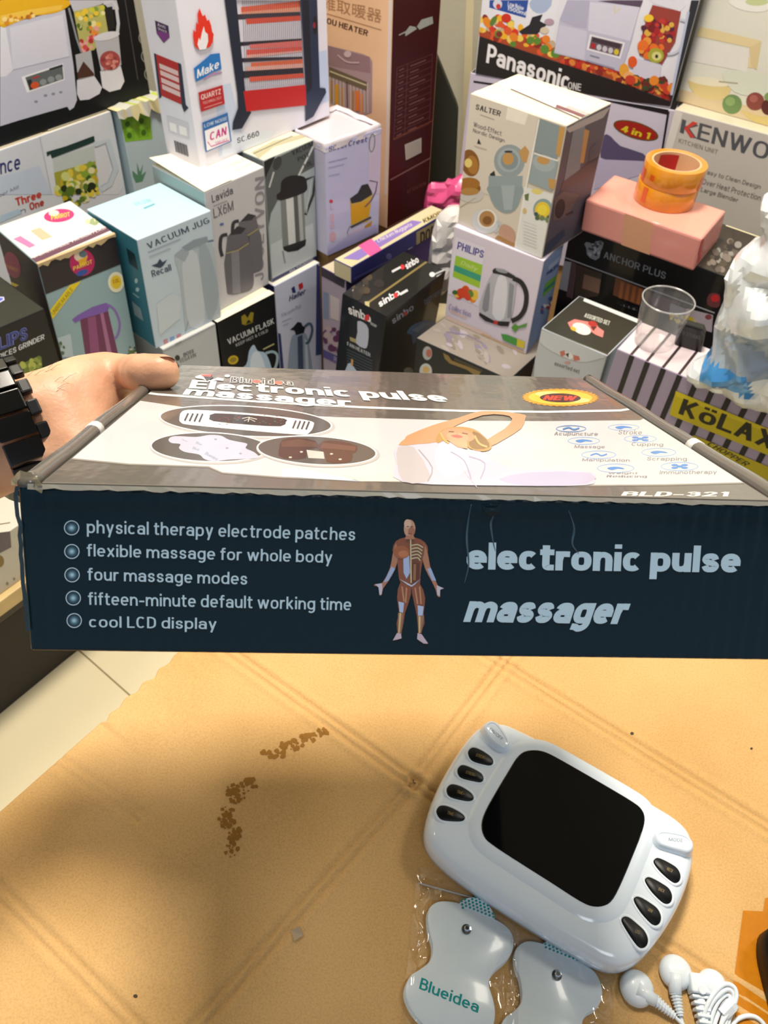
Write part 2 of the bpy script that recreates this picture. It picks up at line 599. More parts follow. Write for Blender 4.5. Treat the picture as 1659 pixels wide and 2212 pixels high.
# ---------------------------------------------------------------- room shell
FLOOR_LINE = (onz((0, 1533), 0), onz((148, 1418), 0))
fd = (FLOOR_LINE[1] - FLOOR_LINE[0]).normalized()
fp = Vector((-fd.y, fd.x, 0))
m_grout = mat('#b3a583', .8, name='grout')
m_tile = mat('#e4d8b4', .28, name='cream_glazed_tile', noisy=.03, scale=14)
base = mk('floor', [(-4, -3, -.05), (4, -3, -.05), (4, 4, -.05), (-4, 4, -.05), (-4, -3, -.004), (4, -3, -.004), (4, 4, -.004), (-4, 4, -.004)],
          [(0, 3, 2, 1), (4, 5, 6, 7), (0, 1, 5, 4), (1, 2, 6, 5), (2, 3, 7, 6), (3, 0, 4, 7)], m_grout, origin=(0, 0, 0), kind='structure')
TS = .60
tile_me = None
for i in range(-5, 5):
    for j in range(-4, 6):
        c = FLOOR_LINE[0] + fd * (TS * (j + .78)) + fp * (TS * (i + .5))
        if abs(c.x) > 3.2 or not -2.2 < c.y < 3.2:
            continue
        if tile_me is None:
            hw = TS / 2 - .0016
            V = []
            for z, s in ((-.004, 0), (-.0006, 0), (0, .0012)):
                for a, b in ((-1, -1), (1, -1), (1, 1), (-1, 1)):
                    V.append(fd * (a * (hw - s)) + fp * (b * (hw - s)) + Vector((0, 0, z)))
            Fq = [(8, 9, 10, 11)]
            for r in (0, 4):
                Fq += [(r + k, r + (k + 1) % 4, r + 4 + (k + 1) % 4, r + 4 + k) for k in range(4)]
            tile_me = bpy.data.meshes.new('tile')
            tile_me.from_pydata(V, [], Fq)
            tile_me.materials.append(m_tile)
        t = bpy.data.objects.new('tile', tile_me)
        COL.objects.link(t)
        t.parent = base
        t.location = (c.x, c.y, 0)

m_wall = mat('#b9b6a8', .7, name='grey_painted_wall', bump=.2)


def wall(name, nx, ny, off, a0, a1, h=2.9):
    """vertical slab, inner face where n.p = off, n pointing into the room"""
    n = Vector((nx, ny, 0)).normalized()
    t = Vector((-n.y, n.x, 0))
    V = []
    for z in (0, h):
        for d in (0, -.12):
            for a in (a0, a1):
                V.append(n * (off + d) + t * a + Vector((0, 0, z)))
    o = mk(name, V, HEX, m_wall, kind='structure')
    return recalc(o)


wall('wall_left', .8, -.6, -1.93, -2.6, 2.12)
wall('wall_right', -.559, -.829, -2.22, -1.82, 3.2)
ce = mk('ceiling', [(-4, -3, 2.9), (4, -3, 2.9), (4, 4, 2.9), (-4, 4, 2.9), (-4, -3, 3), (4, -3, 3), (4, 4, 3), (-4, 4, 3)],
        [(0, 1, 2, 3), (4, 7, 6, 5), (0, 4, 5, 1), (1, 5, 6, 2), (2, 6, 7, 3), (3, 7, 4, 0)], mat('#6b6964', .85, name='grey_ceiling'), kind='structure')
# ---------------------------------------------------------------- stacked cartons: x, y, top z, yaw, width, depth, height, skew, lean x, lean y
BOX = {
    'flask': (-0.3617, 1.3313, 0.399, 50.73, 0.1574, 0.15, 0.399, 0.0, -0.0029, -0.004),
    'haller': (-0.2697, 1.5021, 0.3859, 52.05, 0.1432, 0.15, 0.3859, 0.0, -0.0011, -0.0001),
    'lower_grey': (-0.4475, 1.2272, 0.4005, 49.79, 0.129, 0.14, 0.4005, 0, -0.014, -0.0037),
    'grinder': (-0.7175, 0.9494, 0.5615, 49.71, 0.2, 0.17, 0.5615, 0.0123, -0.0338, -0.0171),
    'jug': (-0.4538, 1.2285, 0.6262, 49.94, 0.161, 0.155, 0.2257, -0.0045, -0.0311, 0.0003),
    'parrot': (-0.5988, 1.1441, 0.6188, 50.1, 0.1506, 0.1615, 0.3, -0.0805, -0.024, -0.0534),
    'lavida': (-0.3622, 1.3687, 0.6513, 53.38, 0.152, 0.1594, 0.2523, -0.0551, -0.0309, -0.0071),
    'steel_jug': (-0.2767, 1.5183, 0.6513, 52.7, 0.1434, 0.15, 0.2654, 0.0, 0.0001, -0.0086),
    'heater': (-0.3981, 1.4753, 1.0913, 54.23, 0.3753, 0.091, 0.44, 0.0228, 0.0218, -0.0285),
    'three': (-0.905, 1.3923, 0.633, 55.9, 0.4536, 0.2, 0.3, 0.0, -0.0238, -0.0085),
    'mixer': (-0.8721, 1.4617, 1.0562, 55.58, 0.4959, 0.2, 0.42, 0.0, 0.0065, -0.0029),
    'green': (-.6314, 1.7603, .632, 55.7, .14, .1, .29, 0, 0, 0),
    'silver': (-0.1649, 1.6128, 0.6446, 47.48, 0.1645, 0.14, 0.2416, 0, 0.0057, 0.0085),
    'purple_flat': (-0.1, 1.4908, 0.4485, 53.16, 0.3498, 0.0504, 0.0385, -0.0046, 0.0088, 0.0006),
    'purple_low': (-0.1113, 1.5027, 0.41, 50.0, 0.3, 0.0793, 0.41, -0.0, 0.0, 0.0),
    'sinbo': (-0.0185, 1.3261, 0.4407, 57.27, 0.224, 0.1193, 0.4407, -0.0983, -0.0784, 0.0029),
    'tall_heater': (-0.3028, 2.0062, 1.2334, -37.98, 0.32, 0.1636, 0.85, 0.0007, 0.0181, -0.0129),
    'grey_top': (0.0449, 1.3591, 0.3713, -33.4, 0.225, 0.2, 0.3713, -0.0315, -0.0063, 0.0002),
    'philips': (0.1047, 1.4457, 0.5765, -34.78, 0.2014, 0.1043, 0.2052, 0.1035, 0.0055, -0.037),
    'salter': (0.1077, 1.4614, 0.814, -38.01, 0.1968, 0.1488, 0.2375, -0.0082, 0.0148, -0.0135),
    'white_black': (0.2632, 1.1947, 0.5207, -34.33, 0.1301, 0.1427, 0.5207, -0.0187, 0.0028, -0.0179),
    'kolax': (0.3586, 1.05, 0.5843, -34.09, 0.4, 0.10, 0.5843, 0.0086, -0.0098, 0.0034),
    'anchor': (0.3375, 1.477, 0.5919, -37.16, 0.42, 0.195, 0.3, -0.0, 0.0318, -0.0068),
    'pink': (0.3438, 1.4302, 0.6526, -34.87, 0.2291, 0.1388, 0.0607, 0.0527, 0.0713, -0.0233),
    'four_in_one': (0.1354, 1.9073, 0.7086, -20.29, 0.4574, 0.26, 0.4, 0, 0, 0),
    'panasonic': (0.1382, 1.9065, 1.0686, -20.09, 0.4342, 0.26, 0.36, 0.0, 0.0199, -0.006),
    'kenwood': (0.5572, 1.7360, 0.7155, -33.31, 0.4, 0.28, 0.1986, 0, 0.0298, -0.0092),
    'food': (0.5615, 1.7892, 1.0755, -35.16, 0.4, 0.28, 0.36, 0.0, 0.0235, -0.0102),
}
ZA, ZB, ZC = (0, 0, 2.9625), (480, 0, 2.9625), (980, 0, 2.4433)
ZD, ZE, ZG, ZI = (0, 400, 2.9625), (440, 400, 2.9625), (880, 400, 2.9625), (1180, 400, 3.4635)
FACE = {'front': (0, 1, 5, 4), 'left': (2, 0, 4, 6), 'right': (1, 3, 7, 5), 'top': (4, 5, 7, 6)}


def corners(k):
    x, y, z, yaw, w, d, h, sk, lx, ly = BOX[k]
    th = rad(yaw)
    ax = Vector((math.cos(th), math.sin(th), 0)) * w
    ay = Vector((-math.sin(th + sk), math.cos(th + sk), 0)) * d
    T = Vector((x, y, z))
    dn = Vector((lx * h, ly * h, -h))
    return [T + (dn if not sz else Vector()) + ax * sx + ay * sy for sz in (0, 1) for sy in (0, 1) for sx in (0, 1)]


def carton(k, name, label, cols, bev=.0018, rough=.42, coat=.0):
    """cols: front, left, right, top hex colours; returns the box and a maker of face prints"""
    C = corners(k)
    f, l, r, t = [mat(c, rough, coat=coat, name='carton_' + c.lstrip('#'), noisy=.04, scale=25, spec=.25) for c in cols]  # face colours keep some of the light: lavender walls, cream tops
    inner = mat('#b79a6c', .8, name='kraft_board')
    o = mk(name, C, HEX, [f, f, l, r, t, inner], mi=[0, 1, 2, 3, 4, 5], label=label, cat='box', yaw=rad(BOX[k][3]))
    bevel(o, bev, 2)

    def pr(face, z):
        a, b, c, d = [C[i] for i in FACE[face]]
        n = (b - a).cross(d - a).normalized()
        return Print(a, n, z, quad=[a, b, c, d])
    o_pr = pr
    return o, o_pr, C


def support(k, label, h=None):
    """plain packing carton that carries a stack whose base the photo hides"""
    C = corners(k)
    zb = C[0].z
    ctr = (C[0] + C[3]) / 2
    V = []
    for z in (0, zb):
        for i in (0, 1, 2, 3):
            p = ctr + (C[i] - ctr) * .94
            V.append(Vector((p.x, p.y, z)))
    kr = mat('#a98453', .85, name='brown_kraft_carton', bump=.15)
    o = mk('packing_carton', V, HEX, kr, label=label, cat='box', yaw=rad(BOX[k][3]))
    bevel(o, .002)
    a, b = (V[4] + V[6]) / 2, (V[5] + V[7]) / 2
    s = (V[6] - V[4]).normalized() * .022
    tz = Vector((0, 0, .0004))
    mk('tape_strip', [a - s - tz * 0 + tz, b - s + tz, b + s + tz, a + s + tz], [(0, 1, 2, 3)], mat('#c79a4a', .2, name='brown_tape'), o)
    return o


# ---- halogen-heater carton (white, fire picture)
o, pr, C = carton('heater', 'heater_box', 'tall white carton printed with red flame and quartz heater picture', ['#e6e5f2', '#e2e2f0', '#e2e2f0', '#eeeef4'])
p = pr('front', ZA)
p.poly([(1380, 560), (1475, 530), (1560, 900), (1400, 1000)], '#ccd8f0')
p.zoom(*ZB)
p.poly([(605, 335), (668, 320), (690, 640), (560, 700), (600, 560)], '#c3d3f2').poly([(0, 930), (60, 840), (180, 860), (340, 820), (300, 900), (0, 1010)], '#dfe6f6')
g = [(85, 0), (495, 0), (528, 545), (130, 582)]
p.poly(g, '#d8d5e4')
for L0, L1, R0, R1, xl, xr, c in [(45, 100, 5, 72, 118, 496, '#ef6b4c'), (78, 100, 45, 72, 118, 496, '#f3a98f'), (92, 128, 75, 100, 75, 497, '#3b3540'), (120, 155, 100, 131, 150, 498, '#e8573f'),
                                  (270, 296, 246, 258, 95, 505, '#241f2a'), (285, 310, 258, 300, 172, 508, '#ee7a74'), (318, 357, 300, 331, 152, 510, '#ea5f52'), (352, 372, 322, 331, 150, 510, '#f2b4ae'), (372, 400, 362, 376, 95, 512, '#2a2430'),
                                  (402, 430, 378, 405, 180, 513, '#ee7349'), (428, 456, 405, 432, 150, 515, '#f3b8b0'), (455, 500, 432, 466, 125, 517, '#1e1a25'), (492, 522, 468, 496, 172, 520, '#ed5d3f')]:
    p.poly([(xl, L0), (xr, R0), (xr + 2, R1), (xl + 4, L1)], c)
for i in range(30):
    x = 128 + i * 12.6
    p.line([(x, 0), (x + 22, 572 - i * 1.2)], 2.6, '#59545f')
p.poly([(40, -170), (480, -190), (497, 0), (85, 0)], '#d8d5e4')
for L0, R0, c in ((-140, -160, '#ef6b4c'), (-95, -115, '#f3a98f'), (-70, -90, '#2a2430'), (-45, -65, '#e8573f')):
    p.poly([(60, L0), (488, R0), (490, R0 + 22), (62, L0 + 26)], c)
p.poly([(-5, -190), (45, -200), (85, 0), (10, 0)], '#1d2639').poly([(478, -220), (585, -235), (602, 0), (495, 0)], '#22304d').poly([(-5, -225), (585, -262), (585, -200), (-5, -165)], '#1a2233')
p.poly([(10, 0), (85, 0), (140, 560), (152, 700), (182, 716), (122, 820), (60, 830), (64, 780), (96, 690), (92, 600)], '#1d2639')
p.poly([(495, 0), (602, 0), (612, 330), (620, 560), (655, 563), (661, 590), (602, 700), (578, 745), (526, 776), (530, 600)], '#22304d')
p.poly([(505, 0), (548, 0), (570, 560), (535, 600)], '#151c2c')
p.poly([(130, 582), (528, 540), (533, 672), (150, 712)], '#c41f22')
p.ell(588, 160, 14, 60, '#11151f').ell(583, 160, 9, 20, '#8d2130')
p.text('SC.660', (97, 918), (236, 868), (93, 884), '#26242c', .02)
p.zoom(*ZA)
p.poly([(1268, 316), (1240, 292), (1229, 232), (1232, 188), (1246, 204), (1250, 138), (1263, 157), (1258, 92), (1270, 50), (1291, 102), (1306, 92), (1320, 132), (1331, 122), (1346, 162), (1352, 202), (1362, 216), (1356, 266), (1340, 297), (1308, 310)], '#e7321d')
p.poly([(1271, 318), (1258, 282), (1266, 240), (1276, 257), (1286, 207), (1298, 166), (1306, 202), (1323, 217), (1326, 262), (1312, 312)], '#f1eff6')
p.poly([(1234, 436), (1300, 382), (1342, 345), (1400, 338), (1412, 440), (1342, 466), (1300, 496), (1248, 522)], '#2476c4')
p.text('Make', (1256, 502), (1398, 432), (1248, 446), '#f4f6fc', .02, .2).line([(1300, 505), (1350, 475), (1415, 462)], 8, '#b77fc0')
p.poly([(1263, 590), (1418, 542), (1433, 662), (1281, 714)], '#b8282c').text('QUARTZ', (1282, 640), (1408, 600), (1279, 604), '#f3dcdc', .01).text('TECHNOLOGY', (1292, 668), (1412, 630), (1290, 650), '#e8b9b9')
p.line([(1300, 690), (1415, 652)], 5, '#d99')
cq = [(1288, 782), (1450, 718), (1476, 902), (1310, 972)]
p.poly(cq, '#2f6cb0').poly(sub_quad(cq, .05, .3, .95, .97), '#f4f2f8').text('LOW NOISE', (1302, 815), (1447, 765), (1300, 792), '#dfe9f6')
p.text('CAN', (1340, 900), (1450, 858), (1332, 846), '#c9358a', .03, .2).text('TRUST', (1372, 928), (1452, 900), (1370, 908), '#c9358a').line([(1322, 905), (1345, 935), (1460, 895)], 6, '#d0559b')
p.done('front_print', o)
p = pr('left', ZA)
p.poly([(992, 130), (1078, 165), (1086, 240), (1048, 276), (1003, 215)], '#3f2a50').poly([(1000, 195), (1082, 215), (1084, 240), (1048, 272), (1004, 214)], '#7a3a86').text('Anti', (1010, 165), (1060, 185), (1008, 145), '#e8def0').text('Shock', (1012, 190), (1070, 212), (1010, 172), '#e8def0')
p.poly([(985, 340), (1000, 345), (1035, 620), (1020, 632)], '#232c45').poly([(998, 345), (1142, 404), (1168, 672), (1034, 612)], '#b3292b')
for t in (.2, .36, .54, .7):
    q = sub_quad([(998, 345), (1142, 404), (1168, 672), (1034, 612)], .1, t, .95, t + .12)
    p.poly(q, '#e0c5c8')
p.poly([(1140, 400), (1160, 410), (1190, 670), (1208, 690), (1180, 718), (1165, 680)], '#232c45')
p.poly([(1065, 735), (1206, 785), (1214, 890), (1080, 838)], '#cfcfdd').poly([(1084, 780), (1128, 795), (1134, 850), (1090, 833)], '#f2f1f7').poly([(1146, 800), (1192, 818), (1200, 872), (1152, 856)], '#f2f1f7')
for i in range(13):
    x = 1117 + i * 6.4
    p.line([(x, 898 + i * 2.4), (x + 12, 972 + i * 2.4)], 3.2 if i % 3 else 5, '#4a4852')
p.done('side_print', o)

# ---- black juicer carton
o, pr, C = carton('mixer', 'juicer_box', 'large black carton picturing a white juicer, jar and grinder cups', ['#14171a', '#14171a', '#14171a', '#1b1d20'])
p = pr('front', ZA)
p.line([(800, 0), (882, 510)], 5, '#4d4f50')
p.poly([(0, 165), (415, 60), (470, 420), (492, 640), (472, 688), (445, 706), (430, 682), (120, 770), (0, 808)], '#c6c7d8')
p.poly([(62, 178), (400, 92), (442, 362), (82, 446)], '#d7d7e5').poly([(0, 168), (36, 178), (82, 446), (40, 488), (0, 492)], '#e0e0ea').line([(82, 448), (300, 395), (445, 362)], 5, '#a5a6b8')
q = [(136, 492), (402, 405), (412, 512), (172, 594)]
p.poly(q, '#eeeef2').poly(sub_quad(q, .08, .1, .98, .92), '#5f6668').poly(sub_quad(q, .1, .3, .2, .9), '#2c2a2c').ell(222, 545, 28, 22, '#d2542c', -15)
for i, (x, y) in enumerate([(275, 525), (325, 508), (375, 495)]):
    p.ell(x, y, 22, 20, '#8e9496', -15)
p.line([(205, 500), (250, 488)], 10, '#b33a36').line([(315, 445), (400, 418)], 14, '#2b2f33')
for x, y in ((230, 650), (290, 610), (340, 600), (388, 590)):
    p.ell(x, y, 12, 8, '#8c8ea2')
p.poly([(0, 0), (436, 0), (395, 66), (300, 92), (205, 104), (90, 148), (0, 168)], '#e3ae1c', 3).poly([(0, 100), (190, 60), (400, 30), (390, 62), (205, 100), (0, 158)], '#eec24a').blobs([(0, 110), (200, 80), (260, 92), (0, 160)], ['#b06a1a', '#f5d98a', '#d88d1e'], 16, 13, 3)
p.poly([(440, 0), (745, 0), (760, 60), (700, 60), (660, 20), (640, 30), (470, 75)], '#bfc1ca')
p.poly([(470, 72), (660, 28), (690, 200), (600, 320), (520, 335)], '#b8b56a').blobs([(480, 80), (655, 45), (670, 180), (500, 190)], ['#7c9a3a', '#c9c93e', '#e8c83a', '#556f28', '#e8e0a0'], 26, 17, 5).blobs([(500, 190), (665, 160), (610, 320), (525, 330)], ['#cf4b52', '#e88f35', '#e6b13c', '#b53038', '#e9a2a0'], 24, 17, 6)
p.line([(660, 22), (715, 8), (742, 40), (756, 150), (750, 205)], 20, '#c9cdd6').poly([(668, 50), (716, 40), (735, 180), (690, 200)], '#171a1d').line([(438, 50), (490, 250), (520, 335)], 12, '#8d9098')
p.poly([(492, 512), (600, 482), (652, 560), (636, 600), (570, 636), (512, 642), (492, 600)], '#dadae4').poly([(480, 350), (580, 322), (604, 480), (498, 508)], '#b3b4ba').poly([(532, 392), (600, 470), (600, 482), (495, 505), (492, 470)], '#4b2e22')
p.poly([(640, 455), (770, 415), (796, 520), (770, 570), (700, 588), (655, 560)], '#dfdfe8').poly([(600, 245), (755, 205), (775, 415), (645, 452)], '#b9bac2').ell(702, 386, 66, 62, '#a34a48').blobs([(640, 350), (765, 340), (750, 430), (660, 445)], ['#c66a62', '#8c3a3a', '#d98d80'], 18, 14, 8).ell(680, 230, 84, 26, '#d9dae2', -12)
for x, y in ((922, 240), (938, 358), (958, 472)):
    p.ring(x, y, 36, 44, 6, '#8f8f8c').ell(x + 5, y, 16, 20, '#7d7d78')
p.done('front_print', o)

# ---- three-in-one mill carton
o, pr, C = carton('three', 'blender_box', 'white and pale blue carton with blender jar picture and red lettering', ['#d9dde6', '#d9dde6', '#d0d6e2', '#ded6bd'])
p = pr('front', ZA)
p.poly([(262, 868), (705, 705), (795, 1180), (760, 1244), (330, 1244)], '#dfe3ea').line([(252, 872), (330, 1240)], 5, '#b8bcc8')
p.poly([(0, 1130), (250, 1060), (330, 1244), (0, 1244)], '#c9d5e8')
p.poly([(335, 1010), (600, 930), (640, 1244), (360, 1244)], '#c8d2cf')
p.poly([(345, 1105), (610, 1030), (630, 1244), (365, 1244)], '#a9a83c').blobs([(350, 1110), (605, 1040), (628, 1244), (368, 1244)], ['#c9b22a', '#e6d24a', '#5f7a24', '#8fae3a', '#d8df8a', '#3f5f2a', '#e9e6b0'], 46, 24, 12)
p.poly([(295, 972), (420, 935), (600, 868), (606, 905), (560, 925), (330, 1012), (322, 985), (300, 1000)], '#1c3b36')
p.line([(600, 925), (690, 900), (742, 1080), (700, 1180), (640, 1215)], 34, '#cfdbe6').line([(605, 940), (675, 920), (722, 1080), (690, 1165), (640, 1195)], 5, '#a9b8c8')
p.text('nce', (2, 1115), (130, 1080), (-2, 1045), '#2b2f74', .015)
p.zoom(*ZD)
p.text('per Mill', (-8, 85), (118, 28), (-10, 55), '#6b6f88').text('Three', (105, 135), (268, 78), (94, 84), '#c5402f', .045).text('in', (118, 190), (165, 172), (114, 155), '#7b7f95').text('One', (192, 162), (284, 128), (183, 115), '#b83a30', .045)
p.blobs([(380, 0), (610, 0), (628, 60), (480, 150), (420, 110)], ['#c9b22a', '#e6d24a', '#5f7a24', '#8fae3a', '#26331c', '#e8e6b0'], 40, 22, 13)
p.poly([(0, 195), (120, 150), (140, 180), (0, 240)], '#b9d0e6')
p.done('front_print', o)
fl = C[5] - C[4]
up = Vector((0, 0, .0012))
bk = C[6] - C[4]
mk('top_flap', [C[4] + fl * .02 + bk * .03 + up, C[4] + fl * .62 + bk * .03 + up, C[4] + fl * .62 + bk * .9 + up, C[4] + fl * .02 + bk * .9 + up,
                C[4] + fl * .65 + bk * .03 + up * 2, C[4] + fl * .99 + bk * .03 + up * 2, C[4] + fl * .99 + bk * .9 + up * 2, C[4] + fl * .65 + bk * .9 + up * 2], [(0, 1, 2, 3), (4, 5, 6, 7)], mat('#e6dfca', .7), o)
support('three', 'plain brown carton under the three in one blender box')

# ---- green mill carton with torn top
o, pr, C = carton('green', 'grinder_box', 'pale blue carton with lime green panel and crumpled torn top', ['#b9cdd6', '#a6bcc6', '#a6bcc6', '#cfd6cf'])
p = pr('front', ZA)
gq = [(745, 640), (945, 590), (975, 890), (775, 912)]
p.poly(gq, '#8cc63a').text('SHB-3088', (772, 745), (945, 715), (768, 715), '#eef5e0', .02).text('BLENDER', (820, 690), (940, 650), (816, 660), '#f4f7ea', .015)
for s, t in ((.1, .5), (.55, .48), (.12, .76), (.58, .74)):
    qq = sub_quad(gq, s, t, s + .32, t + .2)
    p.poly(qq, '#7ab52e').ell(*quad_at(gq, s + .16, t + .1), 16, 20, '#3f6b1e')
p.poly([(960, 640), (1000, 625), (1005, 660), (965, 672)], '#1f2a33')
p.poly([(850, 1130), (845, 1090), (880, 1120), (875, 1040), (895, 1100), (915, 1050), (905, 1120), (935, 1095), (912, 1160), (870, 1170)], '#5c8f72')
p.done('front_print', o)
# ragged flap
A0, A1 = C[4], C[5]
V, Fq = [], []
rnd = random.Random(4)
for i in range(15):
    t = i / 14
    b = A0 + (A1 - A0) * (t * 1.12 - .06)
    nrm = (C[4] - C[6]).normalized()
    V += [b - nrm * .03 + Vector((0, 0, .004 + rnd.uniform(0, .006))), b + nrm * rnd.uniform(.004, .012) + Vector((0, 0, rnd.uniform(.004, .012))), b + nrm * rnd.uniform(.006, .014) + Vector((0, 0, -rnd.uniform(.006, .026)))]
for i in range(14):
    for k in (0, 1):
        Fq.append((3 * i + k, 3 * i + k + 1, 3 * i + k + 4, 3 * i + k + 3))
mk('torn_flap', V, Fq, [mat('#e3d9a8', .7), mat('#c9c9bd', .7), mat('#b9cc50', .6)], o, mi=[rnd.choice((0, 0, 1, 2)) for _ in Fq])
support('green', 'plain brown carton under the torn green panel box')

# ---- parrot thermos carton
o, pr, C = carton('parrot', 'thermos_box', 'carton with purple jug picture, dark band and round pink badge', ['#93aeb5', '#2a2028', '#93aeb5', '#e6e0da'], coat=.1)
p = pr('front', ZD)
p.poly([(228, 514), (756, 306), (786, 500), (275, 706)], '#272026')
p.ell(525, 495, 80, 86, '#b51a5e').ell(525, 560, 40, 18, '#2f4f9c', -20).ell(515, 455, 42, 34, '#d9c7b2').ell(530, 440, 26, 22, '#5d6d78').poly([(500, 480), (560, 452), (545, 510), (510, 515)], '#e0a82a').text('PARROT', (470, 548), (590, 500), (466, 522), '#ecd04a', .02)
p.poly([(445, 640), (520, 612), (320, 878), (302, 822)], '#e8cf1e').text('UNBREAKABLE', (345, 832), (470, 670), (325, 815), '#6a5a16')
p.ell(742, 620, 52, 66, '#f1eccf').ell(742, 620, 34, 44, '#f1cf2e').text('1.0L', (722, 632), (764, 618), (720, 606), '#b5681c', .02)
p.poly([(510, 850), (690, 800), (760, 1100), (548, 1100)], '#6d2f58').poly([(560, 850), (610, 835), (640, 1100), (580, 1100)], '#8e4a78').poly([(640, 820), (660, 815), (720, 1100), (690, 1100)], '#a56a92')
p.poly([(460, 860), (500, 830), (590, 780), (680, 752), (700, 780), (685, 808), (520, 858), (480, 880)], '#7d5ab0').line([(685, 760), (735, 800), (765, 880), (755, 950), (730, 985)], 13, '#8a68b8', 5)
p.poly([(360, 980), (450, 950), (470, 1100), (390, 1100)], '#b5c6cf').blobs([(820, 1040), (900, 1000), (885, 1090), (830, 1100)], ['#3f5a35', '#5e7a4a', '#e8dcc8'], 16, 12, 3).blobs([(360, 1010), (400, 1000), (420, 1090), (370, 1100)], ['#4f6a55', '#7f9a80'], 8, 12, 5)
p.done('front_print', o)
p = pr('left', ZD)
p.ell(80, 510, 48, 88, '#8d1f4e', -20).text('PARROT', (45, 530), (120, 560), (42, 505), '#c9973a')
p.poly([(5, 590), (125, 640), (100, 650), (20, 612)], '#d8be26')
p.done('side_print', o)
p = pr('top', ZD)
p.ell(378, 195, 98, 42, '#e23a78', -6).ell(345, 180, 34, 20, '#d9cfc8').text('PARROT', (330, 225), (450, 200), (326, 196), '#f3d23a', .02)
p.poly([(85, 345), (130, 325), (228, 385), (190, 402)], '#dc7fae').poly([(195, 292), (255, 272), (335, 330), (270, 352)], '#e4b99a')
p.poly([(200, 470), (690, 262), (720, 285), (225, 500)], '#6a4a58').text('UNBREAKABLE VACUUM FLASK', (215, 470), (690, 275), (210, 448), '#e0d0d4', .01)
p.blobs([(540, 230), (610, 205), (640, 240), (560, 260)], ['#cfcfa8', '#9aa97a'], 10, 13, 2)
p.done('top_print', o)
# frayed lid edge
V, Fq = [], []
for i in range(20):
    t = i / 19
    b = C[4] + (C[5] - C[4]) * t
    nrm = (C[4] - C[6]).normalized()
    V += [b - nrm * .004 + Vector((0, 0, .0012)), b + nrm * .0016 + Vector((0, 0, .0004)), b + nrm * .0014 + Vector((0, 0, -rnd.uniform(.002, .010)))]
for i in range(19):
    Fq += [(3 * i, 3 * i + 1, 3 * i + 4, 3 * i + 3), (3 * i + 1, 3 * i + 2, 3 * i + 5, 3 * i + 4)]
mk('worn_edge', V, Fq, mat('#c3ab82', .9, name='frayed_board'), o)
support('parrot', 'plain brown carton under the dark banded thermos box')

# ---- pale blue vacuum jug carton
o, pr, C = carton('jug', 'vacuum_jug_box', 'pale blue vacuum jug carton with grey jug on its front', ['#c5d6e4', '#3f8296', '#3f8296', '#b4e2ec'])
p = pr('front', ZD)
p.text('VACUUM JUG', (950, 410), (1342, 240), (935, 372), '#44586c', .012, 0, 1.12)
p.line([(948, 430), (1155, 345)], 8, '#9fb0c0').line([(955, 460), (1090, 405)], 8, '#aab9c8')
p.poly([(968, 515), (1005, 500), (1022, 470), (1040, 492), (1070, 475), (1045, 515), (1025, 530), (1000, 525)], '#33475c').text('Recall', (975, 590), (1098, 545), (965, 548), '#33475c', .02)
p.poly([(1115, 448), (1200, 425), (1320, 385), (1370, 400), (1405, 600), (1412, 810), (1380, 850), (1200, 920), (1185, 920), (1150, 600)], '#b4c0cb', 3).poly([(1170, 470), (1260, 440), (1310, 860), (1215, 900), (1180, 700)], '#c9d2dc', 3).poly([(1270, 420), (1330, 400), (1400, 700), (1330, 860)], '#a3b1bd', 3)
p.poly([(1160, 400), (1240, 350), (1325, 328), (1330, 362), (1200, 418)], '#93a1ad').poly([(1115, 448), (1160, 410), (1210, 430), (1180, 490)], '#a4b1bc').line([(1330, 360), (1372, 352)], 12, '#6d8296')
p.poly([(1045, 990), (1072, 980), (1078, 1020), (1050, 1028)], '#c98a94').poly([(1085, 975), (1115, 965), (1120, 1005), (1090, 1012)], '#7fa4d0').poly([(1128, 960), (1158, 948), (1160, 985), (1132, 995)], '#cf7f98')
p.poly([(1000, 760), (1100, 690), (1160, 720), (1150, 850), (1020, 960)], '#cbd8e2')
p.done('front_print', o)
p = pr('left', ZD)
p.poly([(808, 400), (862, 440), (885, 545), (828, 500)], '#153640').ell(872, 612, 10, 16, '#bfe0e8').ell(880, 668, 12, 14, '#bfe0e8').line([(850, 690), (890, 720)], 8, '#9fd0dc').poly([(845, 740), (900, 790), (920, 870), (862, 830)], '#9fb8c0')
p.done('side_print', o)
p = pr('top', ZD)
p.text('VACUUM', (870, 135), (975, 105), (848, 112), '#7fb4bf').line([(920, 150), (990, 120)], 12, '#74aab6')
p.done('top_print', o)

